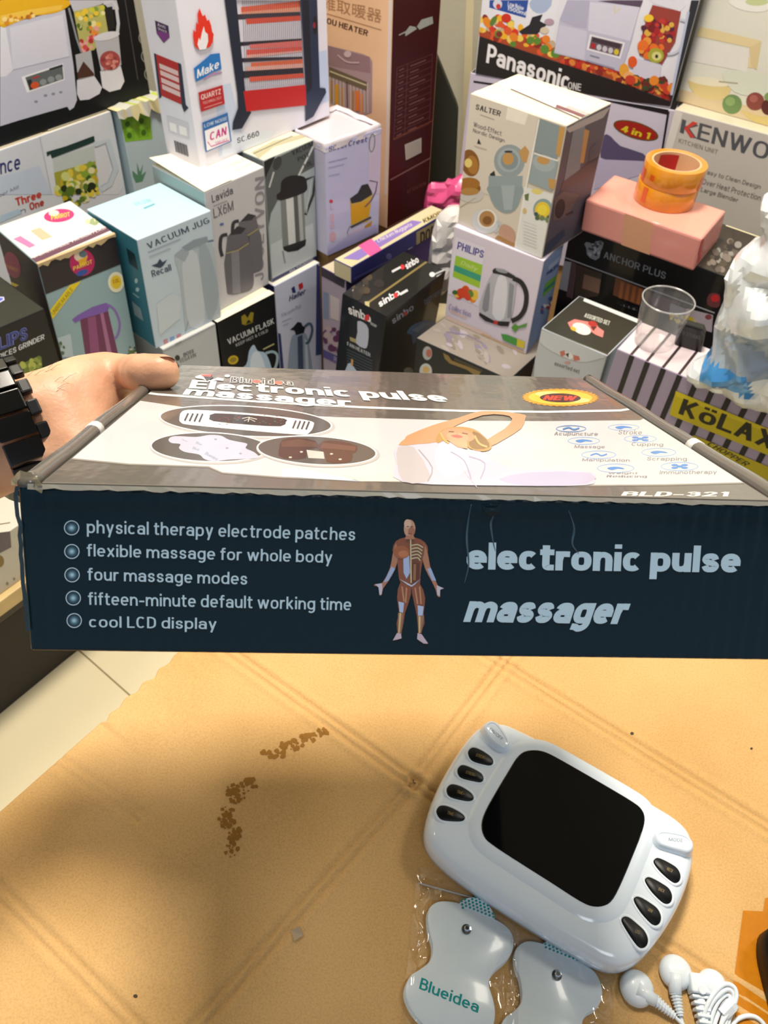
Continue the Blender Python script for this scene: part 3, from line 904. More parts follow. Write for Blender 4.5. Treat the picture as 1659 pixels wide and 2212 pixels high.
# ---- grey Lavida carton
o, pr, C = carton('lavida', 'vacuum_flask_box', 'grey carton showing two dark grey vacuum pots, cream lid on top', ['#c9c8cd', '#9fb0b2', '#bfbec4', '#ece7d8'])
p = pr('front', ZE)
p.text('Lavida', (55, 115), (188, 55), (48, 65), '#4b484e', .015).text('LX6M', (65, 215), (192, 160), (58, 150), '#6a676d', .01).line([(62, 135), (150, 100)], 6, '#9a979d').ell(115, 250, 14, 9, '#5f6ea8', -20)
p.text('JOCLYVON', (385, 605), (392, -60), (325, 625), '#8f8c92', .02)
for dx, dy, s, c1, c2 in ((75, -105, .9, '#6d6b72', '#55535a'), (0, 0, 1, '#6a6870', '#87858d')):
    X = lambda x, y: (145 + dx + (x - 145) * s, 500 + dy + (y - 500) * s)
    p.poly([X(140, 430), X(290, 370), X(318, 560), X(310, 660), X(240, 692), X(165, 700), X(146, 660)], c1, 3)
    p.poly([X(175, 430), X(225, 410), X(235, 690), X(185, 695)], c2)
    p.poly([X(140, 430), X(150, 330), X(200, 280), X(270, 275), X(290, 370)], c1).poly([X(160, 320), X(215, 262), X(270, 275), X(240, 310)], '#3c3a40').line([X(142, 436), X(220, 415), X(288, 370)], 6, '#b3a96a')
    p.line([X(150, 315), X(112, 330), X(105, 400), X(118, 455)], 22, '#3f3d43', 4)
p.done('front_print', o)
p = pr('top', ZA)
p.ell(1335, 1135, 30, 14, '#b9b29c').ell(1370, 1120, 24, 12, '#b9b29c').text('STAINLESS', (1440, 1090), (1610, 1010), (1430, 1068), '#b9b4a0').text('VACUUM', (1500, 1110), (1610, 1055), (1495, 1090), '#b9b4a0')
p.done('top_print', o)
a, b, c_, d_ = C[4], C[6], C[5], C[7]
mk('lid_flap', [a + Vector((0, 0, .001)), a + (c_ - a) * .45 + Vector((0, 0, .002)), b + (d_ - b) * .45 + Vector((0, 0, .004)), b + (a - b).normalized() * -.004 + Vector((0, 0, .012))], [(0, 1, 2, 3)], mat('#e8e2cf', .7, name='cream_board'), o)

# ---- steel jug carton
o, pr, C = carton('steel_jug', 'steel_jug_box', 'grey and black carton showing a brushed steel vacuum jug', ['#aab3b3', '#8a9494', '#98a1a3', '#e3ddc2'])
p = pr('front', ZE)
p.poly([(390, -140), (520, -200), (700, -290), (720, 0), (640, 60), (520, 0), (430, 180), (408, 300)], '#59605f')
p.poly([(430, 180), (530, 0), (600, -60), (712, -120), (722, 470), (425, 632), (408, 310)], '#a9b6b8').poly([(430, 380), (700, 240), (722, 470), (425, 632)], '#c3cbd0')
p.poly([(425, 606), (722, 450), (722, 475), (428, 635)], '#2b2f66').text('MULTI PURPOSE', (550, 560), (700, 480), (548, 545), '#c9d0d8')
p.zoom(*ZB)
p.poly([(265, 1035), (330, 1000), (345, 985), (280, 1130), (262, 1180)], '#1f2321').line([(480, 1140), (590, 920)], 12, '#d5dad8').line([(330, 1100), (300, 1200)], 10, '#c9cfcd').ell(352, 1045, 26, 46, '#3b403f', 20)
p.text('VACUUM', (450, 998), (582, 935), (442, 962), '#1d2022', .02).text('POT', (485, 1035), (560, 1000), (480, 1008), '#1d2022', .015).text('1.0L', (520, 1080), (578, 1050), (516, 1050), '#2a2d2f', .015)
p.zoom(*ZE)
p.poly([(490, 95), (640, 40), (652, 370), (610, 400), (540, 415), (505, 395)], '#7d8483').poly([(525, 85), (572, 68), (590, 410), (545, 414)], '#d4d9d8').poly([(600, 60), (622, 50), (640, 380), (620, 392)], '#b1b8b7').poly([(575, 70), (598, 60), (615, 400), (592, 408)], '#565c5b')
p.poly([(505, 395), (655, 345), (650, 385), (600, 418), (540, 428), (512, 415)], '#23272a')
p.poly([(466, 62), (490, 40), (500, -30), (560, -62), (640, -55), (660, -10), (645, 45), (490, 98)], '#141917', 3).line([(650, -35), (712, -60), (700, 60), (650, 190)], 16, '#2a302e').line([(690, -40), (655, 180)], 5, '#cfd5d4')
p.line([(505, 420), (520, 500)], 10, '#8a9294')
p.done('front_print', o)
p = pr('top', ZB)
p.poly([(185, 975), (330, 900), (560, 850), (560, 870), (330, 940), (235, 1015)], '#b9b38f').line([(200, 985), (450, 870)], 5, '#5b5a4a')
p.done('top_print', o)

# ---- black vacuum flask carton
o, pr, C = carton('flask', 'black_flask_box', 'black vacuum flask carton with blue jug and cream top edge', ['#15171a', '#1b1d22', '#1b1d22', '#e4dcc4'])
p = pr('front', ZE)
p.poly([(245, 890), (240, 840), (262, 825), (280, 850), (300, 812), (320, 815), (312, 880), (285, 860), (265, 895)], '#8f7f24').line([(262, 895), (315, 875)], 8, '#6f6320')
p.text('VACUUM FLASK', (158, 1022), (452, 885), (148, 985), '#c9cdd4', .015).text('KEEP HOT & COLD', (208, 1034), (412, 938), (202, 1015), '#aeb3bc', .01)
p.ell(188, 1118, 34, 28, '#c4a91f', -20).ell(188, 1118, 22, 16, '#8f7d1c', -20)
p.poly([(200, 1190), (270, 1150), (290, 1060), (320, 1020), (345, 1060), (400, 1080), (440, 1200), (420, 1250), (180, 1250)], '#a9c3e0', 3).poly([(300, 1110), (340, 1060), (380, 1120), (400, 1250), (310, 1250)], '#cfdff0', 3)
p.line([(395, 1075), (440, 1065), (470, 1090), (460, 1160), (420, 1215)], 16, '#98b4c4', 4).line([(380, 1050), (450, 1015)], 8, '#b9b48a')
p.done('front_print', o)
a, b, c_, d_ = C[4], C[6], C[5], C[7]
u = Vector((0, 0, .0003))
mk('lid_flap', [a + u, c_ + u, c_ + (d_ - c_) * .12 + u * 1.5, a + (b - a) * .12 + u * 1.5], [(0, 1, 2, 3)], mat('#efe8d6', .6), o)

# ---- white and navy vacuum pot carton
o, pr, C = carton('haller', 'vacuum_pot_box', 'white and navy carton showing a slim steel vacuum pot', ['#c6cce6', '#2c356e', '#2c356e', '#e4ddcf'])
p = pr('front', ZE)
p.poly([(470, 945), (492, 950), (520, 1260), (470, 1260)], '#27306e').poly([(742, 520), (722, 500), (716, 1090), (760, 1080)], '#3b4478')
p.poly([(580, 645), (560, 660), (568, 690), (590, 688)], '#232a66').poly([(605, 635), (632, 622), (637, 655), (612, 672)], '#c0292e').text('Haller', (545, 745), (655, 690), (541, 712), '#22285a', .025, .3)
p.text('Vacuum Pot', (498, 845), (622, 785), (494, 820), '#7d86ad').line([(500, 875), (560, 850)], 5, '#9aa2c4').line([(505, 900), (545, 882)], 5, '#9aa2c4')
p.poly([(555, 1000), (590, 950), (640, 940), (672, 1010), (690, 1250), (545, 1250)], '#8fa3bd', 3).poly([(600, 970), (632, 955), (640, 1250), (604, 1250)], '#42526c').poly([(645, 980), (662, 1000), (675, 1250), (655, 1250)], '#c3d0e0')
p.poly([(552, 925), (575, 905), (600, 875), (625, 880), (632, 900), (650, 908), (640, 945), (590, 960), (580, 930)], '#161a22').line([(645, 905), (680, 885), (694, 930), (672, 1000), (650, 1012)], 16, '#4e6480', 4)
p.done('front_print', o)

# ---- low grey carton under the blue jug carton
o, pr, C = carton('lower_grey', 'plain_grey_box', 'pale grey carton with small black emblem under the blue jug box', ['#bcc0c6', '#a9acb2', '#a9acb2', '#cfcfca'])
p = pr('front', ZD)
p.ell(1135, 1105, 16, 18, '#26282c').text('VEGAVIN', (1150, 1140), (1255, 1098), (1146, 1112), '#5f636b', .01).text('BOSS', (1175, 1098), (1240, 1070), (1172, 1075), '#3c4047', .02).line([(1010, 1085), (1380, 892)], 5, '#9fa3a8')
p.poly([(1118, 1010), (1160, 990), (1162, 1010), (1122, 1032)], '#8f9398')
p.done('front_print', o)

# ---- black spice-grinder carton
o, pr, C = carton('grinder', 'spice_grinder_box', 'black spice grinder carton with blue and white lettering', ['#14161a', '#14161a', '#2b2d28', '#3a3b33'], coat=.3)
p = pr('front', ZD)
p.text('LIPS', (-8, 1058), (178, 985), (-16, 975), '#7888d8', .05).text('LIPS', (-6, 1055), (176, 984), (-14, 978), '#2b3278', .015)
p.text('PICES GRINDER', (-6, 1118), (284, 985), (-10, 1082), '#dfe0e6', .02)
p.poly([(60, 1180), (250, 1090), (265, 1100), (270, 1180), (0, 1250), (0, 1210)], '#6d8038').blobs([(60, 1180), (250, 1095), (265, 1170), (0, 1240)], ['#8fa044', '#b9c05a', '#3f4a22', '#5a6a2c'], 22, 22, 4)
p.done('front_print', o)
p = pr('top', ZD)
p.poly([(-40, 715), (25, 715), (30, 735), (-30, 770)], '#c7c9e6').poly([(-30, 722), (18, 722), (20, 732), (-20, 755)], '#5a63c0')
p.done('top_print', o)

# ---- plastic-wrapped juicer carton
o, pr, C = carton('silver', 'juicer_extractor_box', 'lilac juicer carton in clear wrap picturing a yellow juicer', ['#c4c4ea', '#cfcdea', '#b9b3d6', '#d9d3dc'], coat=.6)
p = pr('front', ZB)
p.text('SilverCrest', (682, 972), (930, 905), (678, 938), '#4a4c86', .015, .2).line([(680, 1040), (800, 1010)], 6, '#9a9cc8').line([(680, 1075), (780, 1050)], 6, '#a6a8d0').line([(680, 1125), (750, 1112)], 6, '#a6a8d0')
p.poly([(935, 890), (1030, 850), (1010, 1240), (935, 1240)], '#cfc4e0').ring(958, 915, 20, 60, 6, '#5a7a68', 5)
p.zoom(*ZE)
p.poly([(935, 85), (1080, 50), (1060, 190), (1052, 235), (945, 255)], '#cfae4a').poly([(945, 130), (1068, 95), (1052, 200), (942, 255)], '#dba31c')
p.poly([(935, 85), (985, 50), (1010, 0), (1050, -10), (1075, 40), (1078, 60), (1005, 105), (945, 118)], '#22252e').line([(1060, -30), (1110, -20), (1100, 40), (1070, 100), (1030, 140)], 8, '#5a4d70').line([(940, 270), (1070, 205)], 14, '#3c3a52').line([(925, 325), (918, 300), (935, 262)], 6, '#8f86ac')
p.poly([(1030, 260), (1078, 225), (1062, 300), (1022, 325)], '#c08a2a').poly([(920, 310), (1020, 268), (1015, 318), (930, 340)], '#cdb9d8')
p.ell(815, 103, 12, 12, '#cc3a4a').text('L', (812, 160), (832, 150), (810, 130), '#c8a0b0').poly([(808, 190), (832, 182), (834, 235), (812, 242)], '#d3b0c4').ell(825, 330, 22, 34, '#d2aac0').poly([(808, 255), (835, 245), (838, 270), (812, 280)], '#c9b0cc')
p.poly([(760, 450), (940, 310), (1100, 250), (1105, 300), (800, 462)], '#b6b2e0')
p.done('front_print', o)
# open, crumpled wrap at the mouth
top = [C[4], C[5], C[7], C[6]]
V, Fq, n = [], [], 32
ctr = sum(top, Vector()) / 4
for ring_, (dz, sc) in enumerate(((-.010, 1.003), (.001, 1.003), (.007, .995), (.009, .95), (.003, .88))):
    for i in range(n):
        t = i / n * 4
        k = int(t)
        b = top[k] + (top[(k + 1) % 4] - top[k]) * (t - k)
        b = ctr + (b - ctr) * sc + Vector((0, 0, dz))
        V.append(b + noise.noise_vector(b * 60) * (.004 if ring_ else .0003))
for r in range(4):
    for i in range(n):
        Fq.append((r * n + i, r * n + (i + 1) % n, (r + 1) * n + (i + 1) % n, (r + 1) * n + i))
mk('plastic_wrap', V, Fq, mat('#e3dbe4', .25, name='milky_wrap', coat=.5), o, smooth=True)
support('silver', 'plain brown carton under the lilac juicer box')

# ---- tall peach and maroon heater carton
o, pr, C = carton('tall_heater', 'tall_heater_box', 'tall peach and maroon heater carton with grille picture', ['#e6bd98', '#3d1013', '#400f13', '#caa27c'])
p = pr('front', ZB)
p.poly([(1065, 0), (1098, 0), (1070, 1250), (1040, 1250)], '#d9cdc8')
p.text('維取暖器', (640, 55), (1018, 150), (640, -30), '#a87b56', .0).line([(640, 78), (1020, 192)], 5, '#b08560').text('OU HEATER', (668, 150), (930, 232), (672, 112), '#4b2a1e', .025)
p.poly([(676, 290), (900, 345), (945, 365), (962, 395), (958, 720), (880, 745), (690, 660)], '#a88c90').poly([(676, 292), (945, 365), (950, 470), (676, 420)], '#93757a')
for i in range(12):
    p.line([(690 + i * 22, 430 + i * 9), (692 + i * 22, 680 + i * 4)], 4, '#d8cbb8')
p.poly([(685, 425), (928, 525), (925, 580), (685, 485)], '#6a5a44').line([(690, 455), (925, 545)], 8, '#d0c2a0')
for x, y, c in ((735, 600, '#d09a2c'), (868, 640, '#e0762c'), (700, 575, '#b38238'), (770, 620, '#bd8a40'), (895, 660, '#e08a3c'), (840, 640, '#b07638')):
    p.line([(x, y - 60), (x, y + 70)], 26 if c in ('#d09a2c', '#e0762c') else 12, c)
p.line([(800, 520), (803, 700)], 6, '#3a2c28').ell(805, 345, 24, 22, '#c9b0b4').line([(740, 350), (800, 395), (880, 400)], 10, '#c2a9ac', 4)
p.done('front_print', o)
p = pr('right', ZB)
p.poly([(1170, 205), (1200, 165), (1235, 172), (1245, 185), (1172, 232)], '#a7aaa4').line([(1130, 225), (1190, 195)], 7, '#a7aaa4').poly([(1245, 170), (1275, 125), (1345, 105), (1350, 150), (1262, 190)], '#a7aaa4')
tq = [(1118, 435), (1345, 345), (1325, 790), (1098, 895)]
for s in (0, .3, 1):
    p.line([quad_at(tq, s, 0), quad_at(tq, s, 1)], 3, '#6d3a3a')
for i in range(12):
    t = i / 11
    p.line([quad_at(tq, 0, t), quad_at(tq, 1, t)], 3, '#6d3a3a')
    if i < 11:
        p.line([quad_at(tq, .06, t + .05), quad_at(tq, .2, t + .045)], 7, '#7a4a48').line([quad_at(tq, .38, t + .05), quad_at(tq, .62 + .2 * (i % 3 == 0), t + .05)], 7, '#7a4a48')
p.poly([(1165, 925), (1272, 880), (1272, 975), (1172, 1025)], '#b9b3a8')
for i in range(9):
    p.line([(1180 + i * 10, 925 - i * 4), (1182 + i * 10, 1012 - i * 4)], 3, '#8a857c')
p.line([(1072, 1150), (1345, 1000)], 9, '#7d5654').line([(1090, 890), (1345, 770)], 5, '#8a4a2c')
p.text('ATTENTION', (1180, 1240), (1300, 1180), (1178, 1218), '#7a4240')
p.done('side_print', o)
support('tall_heater', 'plain brown carton under the tall maroon heater box')

# ---- long flat purple carton, lying on a tall purple carton
o, pr, C = carton('purple_low', 'purple_white_box', 'tall worn white and purple carton behind the black fryer box', ['#4a4076', '#aba0b4', '#55497c', '#cfc3a8'])
p = pr('left', ZE)
p.poly([(750, 520), (905, 600), (900, 660), (755, 580)], '#3b3440').text('DORE', (770, 520), (905, 590), (770, 490), '#d8cfc6', .02)
p.poly([(765, 680), (800, 690), (800, 860), (765, 850)], '#7f8fae').poly([(810, 700), (870, 730), (865, 870), (812, 850)], '#cbbfc4').blobs([(770, 890), (885, 930), (880, 1070), (768, 1030)], ['#5e2d5a', '#7a4474', '#b9a7ae', '#6a3a66'], 22, 22, 7).poly([(765, 1050), (890, 1110), (890, 1160), (765, 1100)], '#564c8e').text('PROF', (835, 1130), (888, 1155), (835, 1095), '#c8c0d8')
p.done('side_print', o)
o, pr, C = carton('purple_flat', 'flat_purple_box', 'long flat cream and purple carton closed with pink tape', ['#3a3c7a', '#cfc6a6', '#3a3c7a', '#d8cba4'])
p = pr('front', ZE)
p.poly([(1360, 300), (1515, 215), (1515, 320), (1360, 410)], '#9c926c').text('DORX', (1385, 385), (1512, 315), (1385, 300), '#2c2a2c', .05).line([(960, 600), (1350, 400)], 12, '#5257a0').ell(1185, 455, 18, 20, '#6a6fb0').line([(1310, 415), (1340, 400)], 14, '#c0c4e0')
p.done('front_print', o)
p = pr('top', ZE)
p.poly([(890, 470), (1330, 225), (1400, 235), (990, 480)], '#8f7ac0').text('Chicken Nuggets', (1120, 375), (1340, 265), (1105, 345), '#e0d8d8', .01).poly([(1395, 215), (1500, 165), (1560, 165), (1440, 240)], '#c9bd8c').text('KMORX', (1412, 245), (1550, 175), (1400, 220), '#3a3826', .02)
p.poly([(985, 385), (1040, 350), (1075, 345), (1165, 440), (1080, 468)], '#ef5f9c')
p.done('top_print', o)

# ---- black fryer/steamer carton
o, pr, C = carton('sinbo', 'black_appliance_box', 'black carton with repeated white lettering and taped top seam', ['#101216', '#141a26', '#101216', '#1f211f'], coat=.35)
p = pr('top', ZE)
p.text('sinbo', (1128, 782), (1258, 700), (1112, 742), '#e6e6ea', .03).ell(1228, 705, 14, 16, '#d2393c').line([(1255, 700), (1305, 672)], 16, '#d5d5da')
p.text('sinbo', (1300, 540), (1380, 492), (1282, 500), '#e6e6ea', .03).ell(1272, 524, 14, 16, '#d2393c').line([(1205, 555), (1260, 525)], 14, '#d5d5da')
p.text('SINBO', (955, 690), (1052, 650), (950, 670), '#cfcfd4').ell(1035, 650, 18, 14, '#e0e0e2').ell(1462, 572, 18, 16, '#e0e0e2').line([(1480, 570), (1545, 540)], 10, '#bdbdc2').line([(1490, 585), (1540, 560)], 6, '#bdbdc2')
p.line([(1035, 765), (1440, 482)], 12, '#8a7a4a').poly([(1030, 745), (1060, 745), (1060, 780), (1035, 778)], '#b3a87c')
p.blobs([(940, 640), (1100, 570), (1150, 640), (980, 720)], ['#3a352c', '#4a4030', '#2c2a26'], 14, 28, 9)
p.done('top_print', o)
p = pr('left', ZE)
p.text('sinbo', (930, 822), (1072, 880), (922, 762), '#e8e8ee', .035).ell(1045, 848, 16, 22, '#d2393c', 20).text('SDF', (1068, 890), (1110, 915), (1066, 872), '#d0d0d8', .02)
p.poly([(985, 870), (1025, 880), (1055, 920), (1050, 1020), (1030, 1045), (975, 1010), (985, 940)], '#b6bcd2', 2).poly([(935, 970), (975, 985), (975, 1010), (938, 995)], '#a89a70')
p.text('FAN HEATER', (920, 1025), (1068, 1100), (918, 1000), '#c2c7d4', .015)
for i in range(7):
    p.line([(918, 1050 + i * 18), (1080, 1125 + i * 18)], 4, '#46566a')
p.poly([(925, 1140), (960, 1160), (1010, 1250), (900, 1250)], '#aebfd8', 2).poly([(945, 1110), (958, 1115), (956, 1160), (944, 1150)], '#c89a60')
p.done('side_print', o)
p = pr('front', ZE)
p.text('sinbo', (1210, 890), (1345, 795), (1200, 850), '#8e95a8', .02).ell(1290, 822, 12, 14, '#a03238').text('DEEP FRYER', (1415, 768), (1530, 690), (1410, 735), '#7c8ea6', .01)
p.poly([(1300, 945), (1330, 900), (1400, 868), (1460, 865), (1500, 890), (1400, 950), (1340, 1020), (1330, 960)], '#4f78b4', 3).poly([(1330, 930), (1400, 885), (1440, 880), (1370, 940)], '#7fa3d4')
p.ell(1310, 1190, 30, 24, '#b9b7b0').poly([(1145, 850), (1165, 860), (1120, 1250), (1095, 1250)], '#1d2330')
p.done('front_print', o)

# ---- dented dark carton
o, pr, C = carton('grey_top', 'dented_dark_box', 'dark dented carton with worn grey lid under the kettle box', ['#22272c', '#1b1f24', '#22272c', '#8f877f'], coat=.1)
p = pr('top', ZG)
p.blobs([(80, 975), (230, 880), (740, 1085), (650, 1180), (300, 1080)], ['#857c76', '#988f8a', '#7d7488', '#a098a0', '#7a7268'], 34, 34, 5, .5).line([(250, 940), (380, 960), (480, 1010)], 6, '#6f6680')
p.done('top_print', o)
p = pr('front', ZG)
p.ell(128, 1075, 30, 44, '#aeb4bc').ell(138, 1075, 18, 26, '#b86a5c').ell(118, 1190, 40, 50, '#c5c9d2').ell(120, 1180, 22, 22, '#d2b070').text('TURBO', (88, 1222), (152, 1235), (88, 1200), '#4c4a8a', .02)
p.line([(300, 1110), (480, 1190)], 16, '#3b362c')
p.poly([(228, 1072), (262, 1090), (285, 1122), (400, 1165), (470, 1195), (450, 1230), (380, 1180), (270, 1140), (240, 1110)], '#8a7340')
p.done('front_print', o)

# ---- kettle carton
o, pr, C = carton('philips', 'kettle_box', 'pale pink kettle carton picturing a steel kettle with black handle', ['#dcd3e2', '#cfc8dc', '#7f93bb', '#d8d2e4'])
p = pr('front', ZG)
p.poly([(310, 330), (495, 400), (455, 775), (250, 690)], '#e3deec')
p.text('PHILIPS', (318, 408), (484, 468), (326, 360), '#3f3a96', .03)
gq = [(310, 448), (482, 510), (462, 660), (290, 585)]
p.poly(gq, '#9fc93c').poly(sub_quad(gq, 0, .45, 1, .72), '#3f9f86').text('Daily', quad_at(gq, .2, .38), quad_at(gq, .85, .4), quad_at(gq, .22, .12), '#c6df8a', .02, .2)
p.blobs([(300, 650), (445, 670), (430, 740), (300, 710)], ['#d8532e', '#e88a30', '#5f8a3a', '#eec84a', '#e0442c'], 20, 22, 6).ell(355, 690, 40, 30, '#d9482c', 20).ell(306, 685, 18, 14, '#3f6a34')
p.text('Collection', (265, 790), (405, 845), (270, 755), '#9a90b8', .01, .2).line([(275, 805), (380, 850)], 6, '#e0b8a0')
p.poly([(250, 830), (540, 960), (520, 985), (235, 860)], '#e0c8bc')
p.poly([(545, 560), (590, 545), (680, 590), (700, 620), (660, 870), (560, 870), (465, 815), (480, 700)], '#b9bac4', 3).poly([(580, 590), (640, 610), (620, 850), (545, 820)], '#dedfe8', 3).poly([(500, 680), (530, 620), (520, 800), (480, 790)], '#8b8d98', 2).poly([(655, 620), (685, 640), (665, 850), (640, 850)], '#90929c')
p.poly([(462, 812), (560, 868), (655, 872), (648, 902), (600, 900), (500, 868), (460, 832)], '#1d1d22').poly([(556, 862), (582, 870), (578, 892), (552, 886)], '#c03228')
p.poly([(545, 545), (560, 530), (620, 540), (690, 580), (680, 600), (600, 572), (550, 562)], '#26262c').ell(605, 548, 40, 11, '#9a9ba6', 15)
p.line([(678, 595), (730, 622), (762, 690), (755, 780), (720, 840), (668, 868)], 30, '#1b1b20', 5)
p.poly([(665, 910), (690, 885), (712, 900), (770, 880), (760, 905), (715, 915), (690, 940)], '#5a9a3c').poly([(600, 950), (640, 955), (690, 975), (755, 1000), (748, 1045), (680, 1020), (615, 990)], '#4a9a44').poly([(705, 980), (755, 1000), (748, 1045), (700, 1030)], '#d8c83a')
p.poly([(480, 945), (600, 1000), (750, 1065), (745, 1080), (470, 960)], '#d0b090')
p.done('front_print', o)
p = pr('right', ZG)
p.poly([(882, 630), (960, 570), (935, 650), (862, 720)], '#6fa33c').poly([(875, 665), (945, 605), (940, 630), (868, 692)], '#2f7f78').text('PHILIPS', (892, 580), (965, 520), (890, 560), '#2c3180', .03).poly([(900, 520), (990, 440), (985, 470), (905, 545)], '#9fb0d0')
p.blobs([(860, 770), (940, 700), (930, 760), (860, 830)], ['#a83a34', '#4a5a9a', '#d0d4e4'], 10, 14, 3)
p.done('side_print', o)

# ---- wood-effect kettle carton
o, pr, C = carton('salter', 'wood_kettle_box', 'cream carton picturing a grey kettle with wooden handle, lid worn', ['#dcd2c3', '#cfc6b8', '#5f5762', '#efe7c4'])
p = pr('front', ZC)
p.poly([(95, 490), (445, 620), (380, 1020), (340, 1080), (40, 980)], '#ddd3c6').text('SALTER', (115, 578), (246, 616), (120, 548), '#2c2b30', .03).line([(140, 605), (215, 632)], 5, '#a8a09a').text('Wood-Effect', (105, 668), (252, 718), (107, 642), '#5a5258', .01).text('Nordic Design', (102, 702), (268, 758), (104, 676), '#5a5258', .01)
p.poly([(132, 730), (146, 762), (124, 758)], '#26252a').line([(110, 770), (175, 790)], 5, '#bcb2a8')
p.poly([(285, 565), (395, 600), (375, 660), (275, 630)], '#f3ece0')
p.ell(88, 860, 48, 72, '#8a5a24', -10).ell(100, 870, 30, 50, '#b07a34', -10).ell(78, 860, 20, 24, '#ead27c')
p.ell(295, 850, 82, 88, '#98a4a8').ell(292, 845, 60, 64, '#aab5b8').ell(295, 848, 46, 48, '#8a979c').ell(288, 838, 30, 32, '#c89a5a').poly([(345, 800), (378, 768), (400, 800), (385, 862), (362, 850)], '#c79a60').poly([(190, 920), (215, 900), (225, 945), (250, 965), (215, 970)], '#2b2d30').ell(290, 800, 22, 6, '#3a3c40')
p.zoom(*ZG)
p.poly([(520, 0), (735, 0), (725, 90), (690, 160), (630, 180), (560, 140), (525, 60)], '#93a2a6', 2).poly([(520, -60), (740, -60), (735, 10), (520, 10)], '#98a7aa').poly([(600, 0), (690, 0), (670, 160), (620, 160)], '#a9b6b9')
p.ell(400, 50, 90, 60, '#cfcac4', 10).ell(395, 20, 75, 45, '#8a5a24').ell(395, -10, 70, 40, '#a8702c').ell(400, 40, 60, 24, '#b98a4a')
p.line([(330, 145), (440, 80)], 5, '#b3a894')
p.ell(500, 230, 88, 78, '#d5d7da', 15).ell(510, 215, 62, 62, '#f0eee8').ell(510, 215, 50, 52, '#b88a56').ell(512, 225, 30, 28, '#8a5c30').line([(575, 230), (600, 260), (560, 300)], 20, '#c5c9cc', 3)
p.poly([(595, 260), (640, 255), (690, 300), (680, 370), (590, 340)], '#c9a08a', 2).poly([(580, 320), (700, 380), (690, 400), (560, 340)], '#b0834c')
p.poly([(750, 10), (955, 60), (865, 470), (688, 400)], '#e8e8e6').line([(765, 0), (690, 400)], 8, '#f3f1ec')
p.ell(868, 155, 62, 70, '#8fa8a4', 10).ell(866, 158, 48, 52, '#f0cf3a').ell(866, 158, 32, 34, '#f5e04a').ell(830, 40, 36, 18, '#e8d884', 10).poly([(750, 60), (780, 50), (775, 100), (755, 95)], '#6a7a4a').ell(752, 165, 14, 20, '#d8c088').blobs([(820, 180), (915, 200), (900, 235), (830, 225)], ['#5a6a44', '#7a8a5a', '#3f5a5a'], 10, 12, 2)
for i in range(8):
    p.line([(742, 230 + i * 20), (830, 262 + i * 20)], 4, '#cfcfd0')
p.zoom(*ZC)
p.poly([(455, 625), (585, 672), (545, 850), (425, 800)], '#8d9a9e').poly([(560, 665), (590, 672), (560, 830), (540, 810)], '#c79a58').poly([(425, 812), (555, 850), (520, 1010), (395, 960)], '#9aa8ac').ell(478, 860, 60, 44, '#aab5b8', 15).ell(474, 845, 34, 22, '#c89a5a', 12).line([(425, 808), (552, 848)], 8, '#f0eee8').line([(452, 630), (380, 1010)], 8, '#f0eee8').poly([(500, 940), (545, 950), (530, 1000), (505, 990)], '#c79a58')
p.done('front_print', o)
p = pr('right', ZC)
p.poly([(640, 640), (700, 610), (660, 940), (575, 1000), (600, 850)], '#7d828c').poly([(590, 680), (830, 560), (790, 620), (610, 700)], '#b3a9a8').poly([(690, 680), (715, 690), (685, 860), (665, 860)], '#c08d54').line([(690, 870), (765, 830)], 8, '#3a343c').poly([(720, 780), (755, 750), (740, 840), (710, 850)], '#4a4a58').poly([(575, 960), (700, 870), (760, 840), (740, 920), (560, 1020)], '#4a404a')
p.zoom(*ZG)
p.poly([(940, 80), (1000, 40), (1100, 60), (1020, 200), (930, 230)], '#6a5a58').ell(975, 150, 30, 62, '#2c2a30', 12).ring(975, 150, 30, 62, 5, '#1a181c', 12).poly([(885, 380), (1000, 280), (1010, 320), (870, 460)], '#43485c').line([(1010, 190), (1060, 170)], 12, '#2a2830')
p.done('side_print', o)
p = pr('top', ZC)
p.poly([(230, 430), (350, 400), (740, 560), (640, 600)], '#e6e2dc').line([(240, 440), (640, 605)], 14, '#f4f2ec').line([(110, 480), (590, 640)], 22, '#f5efd8').line([(300, 470), (680, 635)], 8, '#6a5a58').line([(540, 560), (700, 620)], 18, '#7a4a4a').poly([(600, 555), (720, 600), (700, 612), (590, 570)], '#b5b0ac').line([(400, 470), (560, 530)], 6, '#c9c4bc')
p.done('top_print', o)

# ---- white carton with black lid
o, pr, C = carton('white_black', 'white_set_box', 'white carton with black lid showing food picture beside clear cup', ['#c3c8d0', '#b9bec6', '#b5c6d8', '#34342c'], coat=.15)
p = pr('top', ZG)
p.poly([(1025, 880), (1070, 858), (1130, 870), (1200, 880), (1225, 912), (1258, 935), (1250, 975), (1205, 958), (1150, 920), (1080, 930), (1040, 910)], '#d8807a').ell(1115, 920, 62, 34, '#e4dfd2', 22).ell(1062, 920, 20, 12, '#d2a83a', 25).ell(1185, 888, 30, 18, '#a8302c', 15).poly([(1170, 905), (1215, 905), (1190, 935)], '#5a2a28')
p.text('ASSORTED SET', (1130, 845), (1290, 900), (1140, 818), '#cfcfc6', .02).line([(860, 915), (1285, 1085)], 5, '#55553f').line([(1130, 730), (1475, 870)], 26, '#d5d6d6')
p.done('top_print', o)
p = pr('front', ZG)
p.poly([(835, 920), (1240, 1080), (1230, 1110), (1100, 1130), (920, 1060), (830, 980)], '#d0d5dc', 3)
